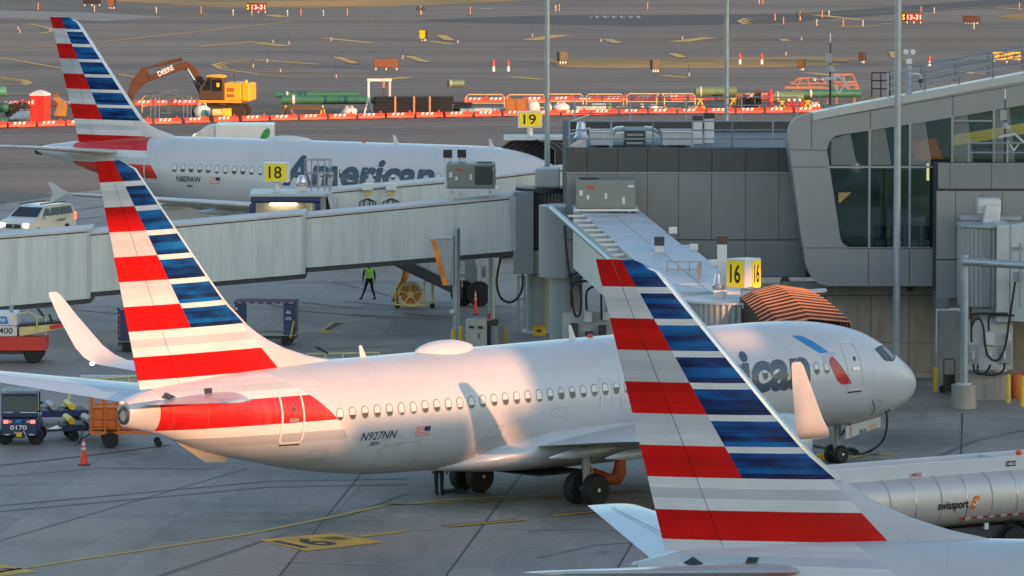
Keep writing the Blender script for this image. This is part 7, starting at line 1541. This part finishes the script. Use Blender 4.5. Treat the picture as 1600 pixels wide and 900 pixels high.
r = thing('tarp_heap', 'dark heap of tarpaulin left of the red toilet', 'heap', at(27, 184, .8)); MB().blob((0,0,.45),(.95,.6,.6),0,14,8,.28,5).build('tarpaulin', M('black_tarpaulin',(.02,.018,.018),.6,var=.3), r)
# pinkish work platform and red items behind the concourse corner
PINK = M('pinkish_tube',(.36,.17,.11),.55); r = thing('work_platform', 'pinkish tubular work platform with a white tank beyond the concourse roof', 'work platform', at(1275, 168, 1.5)); s_ = 1/21.2; m = MB()  # one even pinkish colour for all the tubes
for (a, b) in [((-48,30),(20,30)),((-38,36),(20,36)),((-25,44),(0,44)),((-38,36),(-25,44)),((20,36),(0,44)),((-48,30),(-48,26)),((-30,30),(-22,44)),((-8,30),(-12,44)),((30,50),(60,50)),((34,30),(30,50)),((60,50),(70,26)),((48,30),(45,50)),((30,38),(66,38)),((38,34),(64,34)),((52,26),(52,36)),((70,26),(52,26)),((-20,30),(-20,0)),((5,30),(5,0)),((20,30),(20,0)),((36,34),(34,0)),((66,36),(62,0))]: m.cyl((a[0]*s_,0,a[1]*s_),(b[0]*s_,0,b[1]*s_),.045,n=6); m.cyl((a[0]*s_,1.2,a[1]*s_),(b[0]*s_,1.2,b[1]*s_),.045,n=6)
m.build('tube_frame', PINK, r); MB().bx(-48*s_,20*s_,-.1,1.3,28.5*s_,29.8*s_).build('deck', PINK, r); m = MB().cyl((-36*s_,.6,20*s_),(-8*s_,.6,20*s_),.24,n=16); m.build('white_tank', WHITE, r, smooth=40)
for k in range(2): MB().blob(((-2+14*k)*s_,-.2,42*s_),(.16,.14,.2),jit=.05,seed=k).build('work_lamp', ALU, r)
MB().bx(-22*s_,-6*s_,-.4,.4,0,20*s_).build('brown_cabinet', M('brown_cabinet',(.20,.09,.04),.7), r)
r = thing('gas_cylinder', 'tall red cylinder beside the thick green pipe', 'cylinder', at(1204, 172)); MB().lathe([(.26,0),(.26,1.1),(.18,1.3),(.08,1.4),(.08,1.55),(.01,1.56)], (0,0,0), 16).build('shell', RED, r, smooth=40)
r = thing('valve_rack', 'red valve rack with white fittings in front of the thick green pipe', 'rack', at(1241, 174, .3)); m = MB()
for k in range(5): m.cyl((-.5+.25*k,0,0),(-.5+.25*k,0,.75),.05,n=6)
for z in (.2,.5,.72): m.cyl((-.6,0,z),(.6,0,z),.05,n=6)
m.build('rack', RED, r); m = MB()
for k in range(3): m.blob((-.4+.4*k,-.1,.82),(.12,.1,.12),jit=.05,seed=k)
m.build('fittings', WHITE, r)
for i, (u, v) in enumerate(((1094,170),(1146,169.5),(1222,173.5),(1262,173))):
    r = thing('pipe_stand', 'yellow trestle stand, %s from the left under the green pipes' % ordn(i), 'stand', at(u, v), 0, 'yellow pipe stands'); m = MB()
    for sx in (-1,1): m.cyl((sx*.35,0,0),(0,0,.68),.055,n=6); m.cyl((sx*.2,.5,0),(0,0,.68),.05,n=6)
    m.build('trestle', YEL, r); MB().bx(-.2,.2,-.08,.08,.68,.76).build('cradle', YEL, r)
r = thing('fitting_pile', 'black pipe fittings piled beside the tall pole', 'fittings', at(1170, 170, .3)); m = MB()
for k in range(7): m.cyl((-.8+.24*k,0,0),(-.75+.24*k,.1*(k%2),.75+.12*(k%3)),.13,n=8)
m.build('fittings', BLACK, r); MB().bx(.45,.95,.2,.6,0,1.4).build('brown_post', M('brown_post',(.08,.04,.025),.7), r)
r = thing('skid', 'dark spool beside the timber pile', 'spool', at(451, 181)); MB().lathe([(.2,-.25),(.32,-.2),(.32,-.12),(.16,-.1),(.16,.1),(.32,.12),(.32,.2),(.2,.25)], (0,0,.32), 14, 0, 'Y').build('reel', DARK, r)
# airfield signs
def airsign(u, v, w, h, txt, label, face, back=False, rz=0, d=.35, inkm=WINK, legs=3):
    p = G(u, v); r = thing('airfield_sign', label, 'airfield sign', (p.x, p.y, 0), rz); lh = .22
    MB().bx(-w/2,w/2,-d/2,d/2,lh,lh+h).build('housing', DARK, r, bevel=.02); f = MB().bx(-w/2+.05,w/2-.05,-d/2-.012,-d/2-.001,lh+.04,lh+h-.04).build('face', face, r)
    for k in range(legs): x = -w/2+.18+(w-.36)*k/max(1,legs-1); MB().bx(x-.05,x+.05,-.08,.08,0,lh-.002).build('leg', WHITE, r)
    if txt == 'D':
        t = MB(); flat_text(t, txt, (-.62,-d/2-.018,lh+.15), (1,0,0), (0,0,1), .40, .42, 0, .03); t.build('sign_lettering', inkm, f)
    elif txt:
        t = MB(); flat_text(t, txt, (-w*.40,-d/2-.018,lh+h*.2), (1,0,0), (0,0,1), w*.80, h*.56, 0, .02); t.build('sign_lettering', inkm, f)
    return r
SIGNR = M('sign_red',(.20,.008,.008),.45,var=.05); SIGNB = M('sign_back',(.16,.06,.03),.6,var=.15); SIGNO = M('sign_orange',(.78,.36,.01),.5,var=.05)
r = airsign(404, 20.5, 1.75, .85, '13-31', 'red runway sign reading 13-31 near the grass at the top', SIGNR); MB().bx(-1.26,-.88,-.19,.19,.22,1.07).build('black_panel', INK, r); t = MB(); flat_text(t, 'S', (-1.2,-.20,.36), (1,0,0), (0,0,1), .26, .55, 0, .02); t.build('panel_letter', SIGNY, r)
r = airsign(1428, 36.5, 1.70, .85, '13-31', 'red runway sign reading 13-31 behind the tall pole at right', SIGNR); MB().bx(-1.24,-.86,-.19,.19,.22,1.07).build('black_panel', INK, r); t = MB(); flat_text(t, 'S', (-1.18,-.20,.36), (1,0,0), (0,0,1), .26, .55, 0, .02); t.build('panel_letter', SIGNY, r)
r = airsign(1573, 98, 2.5, .75, 'D', 'orange taxiway sign with letters D and F behind the roof railing', SIGNO, inkm=INK); MB().bx(-.03,.03,-.195,-.19,.24,.95).build('divider', INK, r)
fq = [c for c in r.children if c.name.startswith('face')][0]; t = MB(); flat_text(t, 'F', (.55,-.19,.37), (1,0,0), (0,0,1), .36, .42, 0, .03); t.build('sign_lettering', INK, fq)
for x in (-1.08,.12): m = MB(); m.box((x+.02,-.196,.58),(.34,.006,.05), ry=-.8); m.prism([(x-.13,-.199,.42),(x+.05,-.199,.44),(x-.1,-.199,.6)], (0,.006,0)); m.build('arrow', INK, r)
airsign(662, 64.5, .68, .85, '', 'small yellow airfield sign with a reddish side, alone on the taxiway', SIGNY, rz=R(-30), d=.5, legs=2)
airsign(603.5, 109.5, 2.1, .78, '', 'long sign seen from behind with a rusty red back on white legs', SIGNB)
airsign(879, 99.5, .85, .80, '', 'dark sign seen from behind at the left tip of the grass island', INK, rz=R(25), d=.55); airsign(1024, 112.5, .78, .80, '', 'dark sign seen from behind below the grass island', INK, rz=R(25), d=.5)
airsign(1348, 98.5, .50, .72, '', 'brown and black sign at the right tip of the grass island', SIGNB, rz=R(-35), d=.55, legs=2); airsign(1253, 110, .55, .72, '', 'brown sign with orange side on the grass island edge', M('brown_gold',(.30,.14,.02),.6), rz=R(-35), d=.5, legs=2)
airsign(1518, 37.5, 1.6, .62, '', 'long low sign block with a dark left half at the top right', SIGNB, rz=R(-30), d=.8, legs=5); airsign(144, 9.5, 1.95, .6, '', 'dark long sign cut by the top edge above the distant tail', INK); airsign(174.5, 13.5, .85, .9, '', 'rusty sign cut by the top edge beside the dark one', M('rust_sign',(.34,.12,.05),.6), rz=R(-25), d=.5)
# edge markers: white tubes with a blue rod, orange posts, striped posts
MKW = M('marker_white', (.30,.29,.28), .6)
def marker_white():
    r = thing('edge_marker', 'x', 'edge marker'); MB().lathe([(.075,0),(.07,.3),(.075,.32),(.01,.33)], (0,0,0), 10).build('sleeve', MKW, r, smooth=40); MB().cyl((0,0,.33),(0,0,1.0),.03,n=6).build('blue_rod', M('marker_blue',(.03,.05,.22),.5), r); return r
def marker_short():
    r = thing('edge_marker', 'x', 'edge marker'); MB().lathe([(.09,0),(.08,.34),(.01,.36)], (0,0,0), 10).build('sleeve', MKW, r, smooth=40); MB().lathe([(.07,.361),(.07,.62),(.01,.63)], (0,0,0), 10).build('grey_top', LGREY, r, smooth=40); return r
def marker_orange():
    r = thing('edge_marker', 'x', 'edge marker'); MB().lathe([(.06,0),(.06,.74),(.01,.76)], (0,0,0), 10).build('post', M('salmon_post',(.50,.19,.08),.5), r, smooth=40); MB().cyl((0,0,.761),(0,0,.86),.04,n=6).build('stub', DARK, r); return r
def marker_red():
    r = thing('edge_marker', 'x', 'edge marker'); MB().lathe([(.14,0),(.12,.42),(.01,.43)], (0,0,0), 10).build('white_foot', WHITE, r, smooth=40); MB().lathe([(.115,.431),(.10,.8),(.05,.95),(.01,.96)], (0,0,0), 10).build('red_top', RED, r, smooth=40); return r
def scatter(fn, pts, lab, grp):
    pts = sorted(pts); pr = fn()
    for i, (u, v) in enumerate(pts): o = pr if i == 0 else dup(pr); o.location = G(u, v); o['label'] = lab % ordn(i); o['group'] = grp
scatter(marker_white, [(28,46),(31,51),(395.5,105.5),(426.5,67.5),(451.5,69.5),(517,63.5),(715,67.5),(417.5,97.5),(629,91.5),(438,113),(525,122),(831.5,57.5),(939,65.5),(1066,61.5),(1076.5,119),(1252,62.5),(1228,86.5),(1572,95)], 'white edge marker with a thin blue rod, %s from the left', 'blue rod edge markers on the taxiways')
scatter(marker_short, [(147.5,18),(244,20.5),(364,24),(449,25),(505,25),(868,17.5),(1186,6),(1276,40),(1295,26),(1348,41.5),(1459.5,21),(1521.5,45.5),(1544,112)], 'short white and grey edge marker, %s from the left', 'short edge markers near the runway')
scatter(marker_orange, [(59.5,15),(314,21.5),(393,24.5),(470,25),(542.5,24.5),(734.5,22),(873.5,17.5),(1011.5,14),(1191.5,6),(1211,32.5),(1224,38),(1284.5,27.5),(1317.5,41.5),(1439,21.5),(1592.5,15)], 'salmon orange edge post, %s from the left', 'orange edge posts near the runway')
scatter(marker_red, [(771,111.5),(794,111.5),(1156,100.5),(1190,100.5),(1452,104)], 'red and white striped marker post, %s from the left', 'red and white marker posts')
for u, v, lb in ((657.5,23,'small runway guard light with two dark lamps left of the pole'),(1250,32.5,'small runway guard light with two dark lamps near the top right')):
    r = thing('guard_light', lb, 'guard light', at(u, v)); MB().cyl((0,0,0),(0,0,.4),.1,n=8).build('stand', M('guard_stand',(.5,.22,.1),.5) if 'guard_stand' not in bpy.data.materials else bpy.data.materials['guard_stand'], r)
    for sx in (-1,1): MB().lathe([(.05,.12),(.2,.1),(.22,-.05),(.16,-.1),(.01,-.1)], (sx*.24,0,.62), 12, 0, 'Y').build('lamp', DARK, r, smooth=40)
    MB().cyl((0,0,.401),(0,0,.95),.05,n=6).build('stem', GREY, r)

# things in the shade under the dark wing
p = G(1218, 462); r = thing('baggage_cart', 'dark cart in the shade under the dark wing of the terminal', 'baggage cart', (p.x, p.y+6, 0)); MB().bx(-1.6,.9,-.7,.7,.45,1.3).build('load_box', BLACK, r, bevel=.05); MB().bx(-1.7,1.0,-.75,.75,1.9,2.0).build('roof', DARK, r); m = MB()
for x in (-1.6,-.6,.3,.9): m.bx(x,x+.06,-.7,-.64,1.302,1.898)
m.build('posts', GREY, r)
for x in (-1.1,.5): wheel(r, (x,-.6,.24), .24, .15)
p = D(1275, 452, 262); r = thing('equipment_cabinet', 'small grey cabinet under the dark wing of the terminal', 'cabinet', (p.x, 262, 0)); MB().bx(-.4,.4,-.3,.3,0,p.z+.1).build('housing', GREY, r, bevel=.02); MB().bx(-.46,.46,-.36,.36,p.z+.101,p.z+.2).build('lid', LGREY, r)
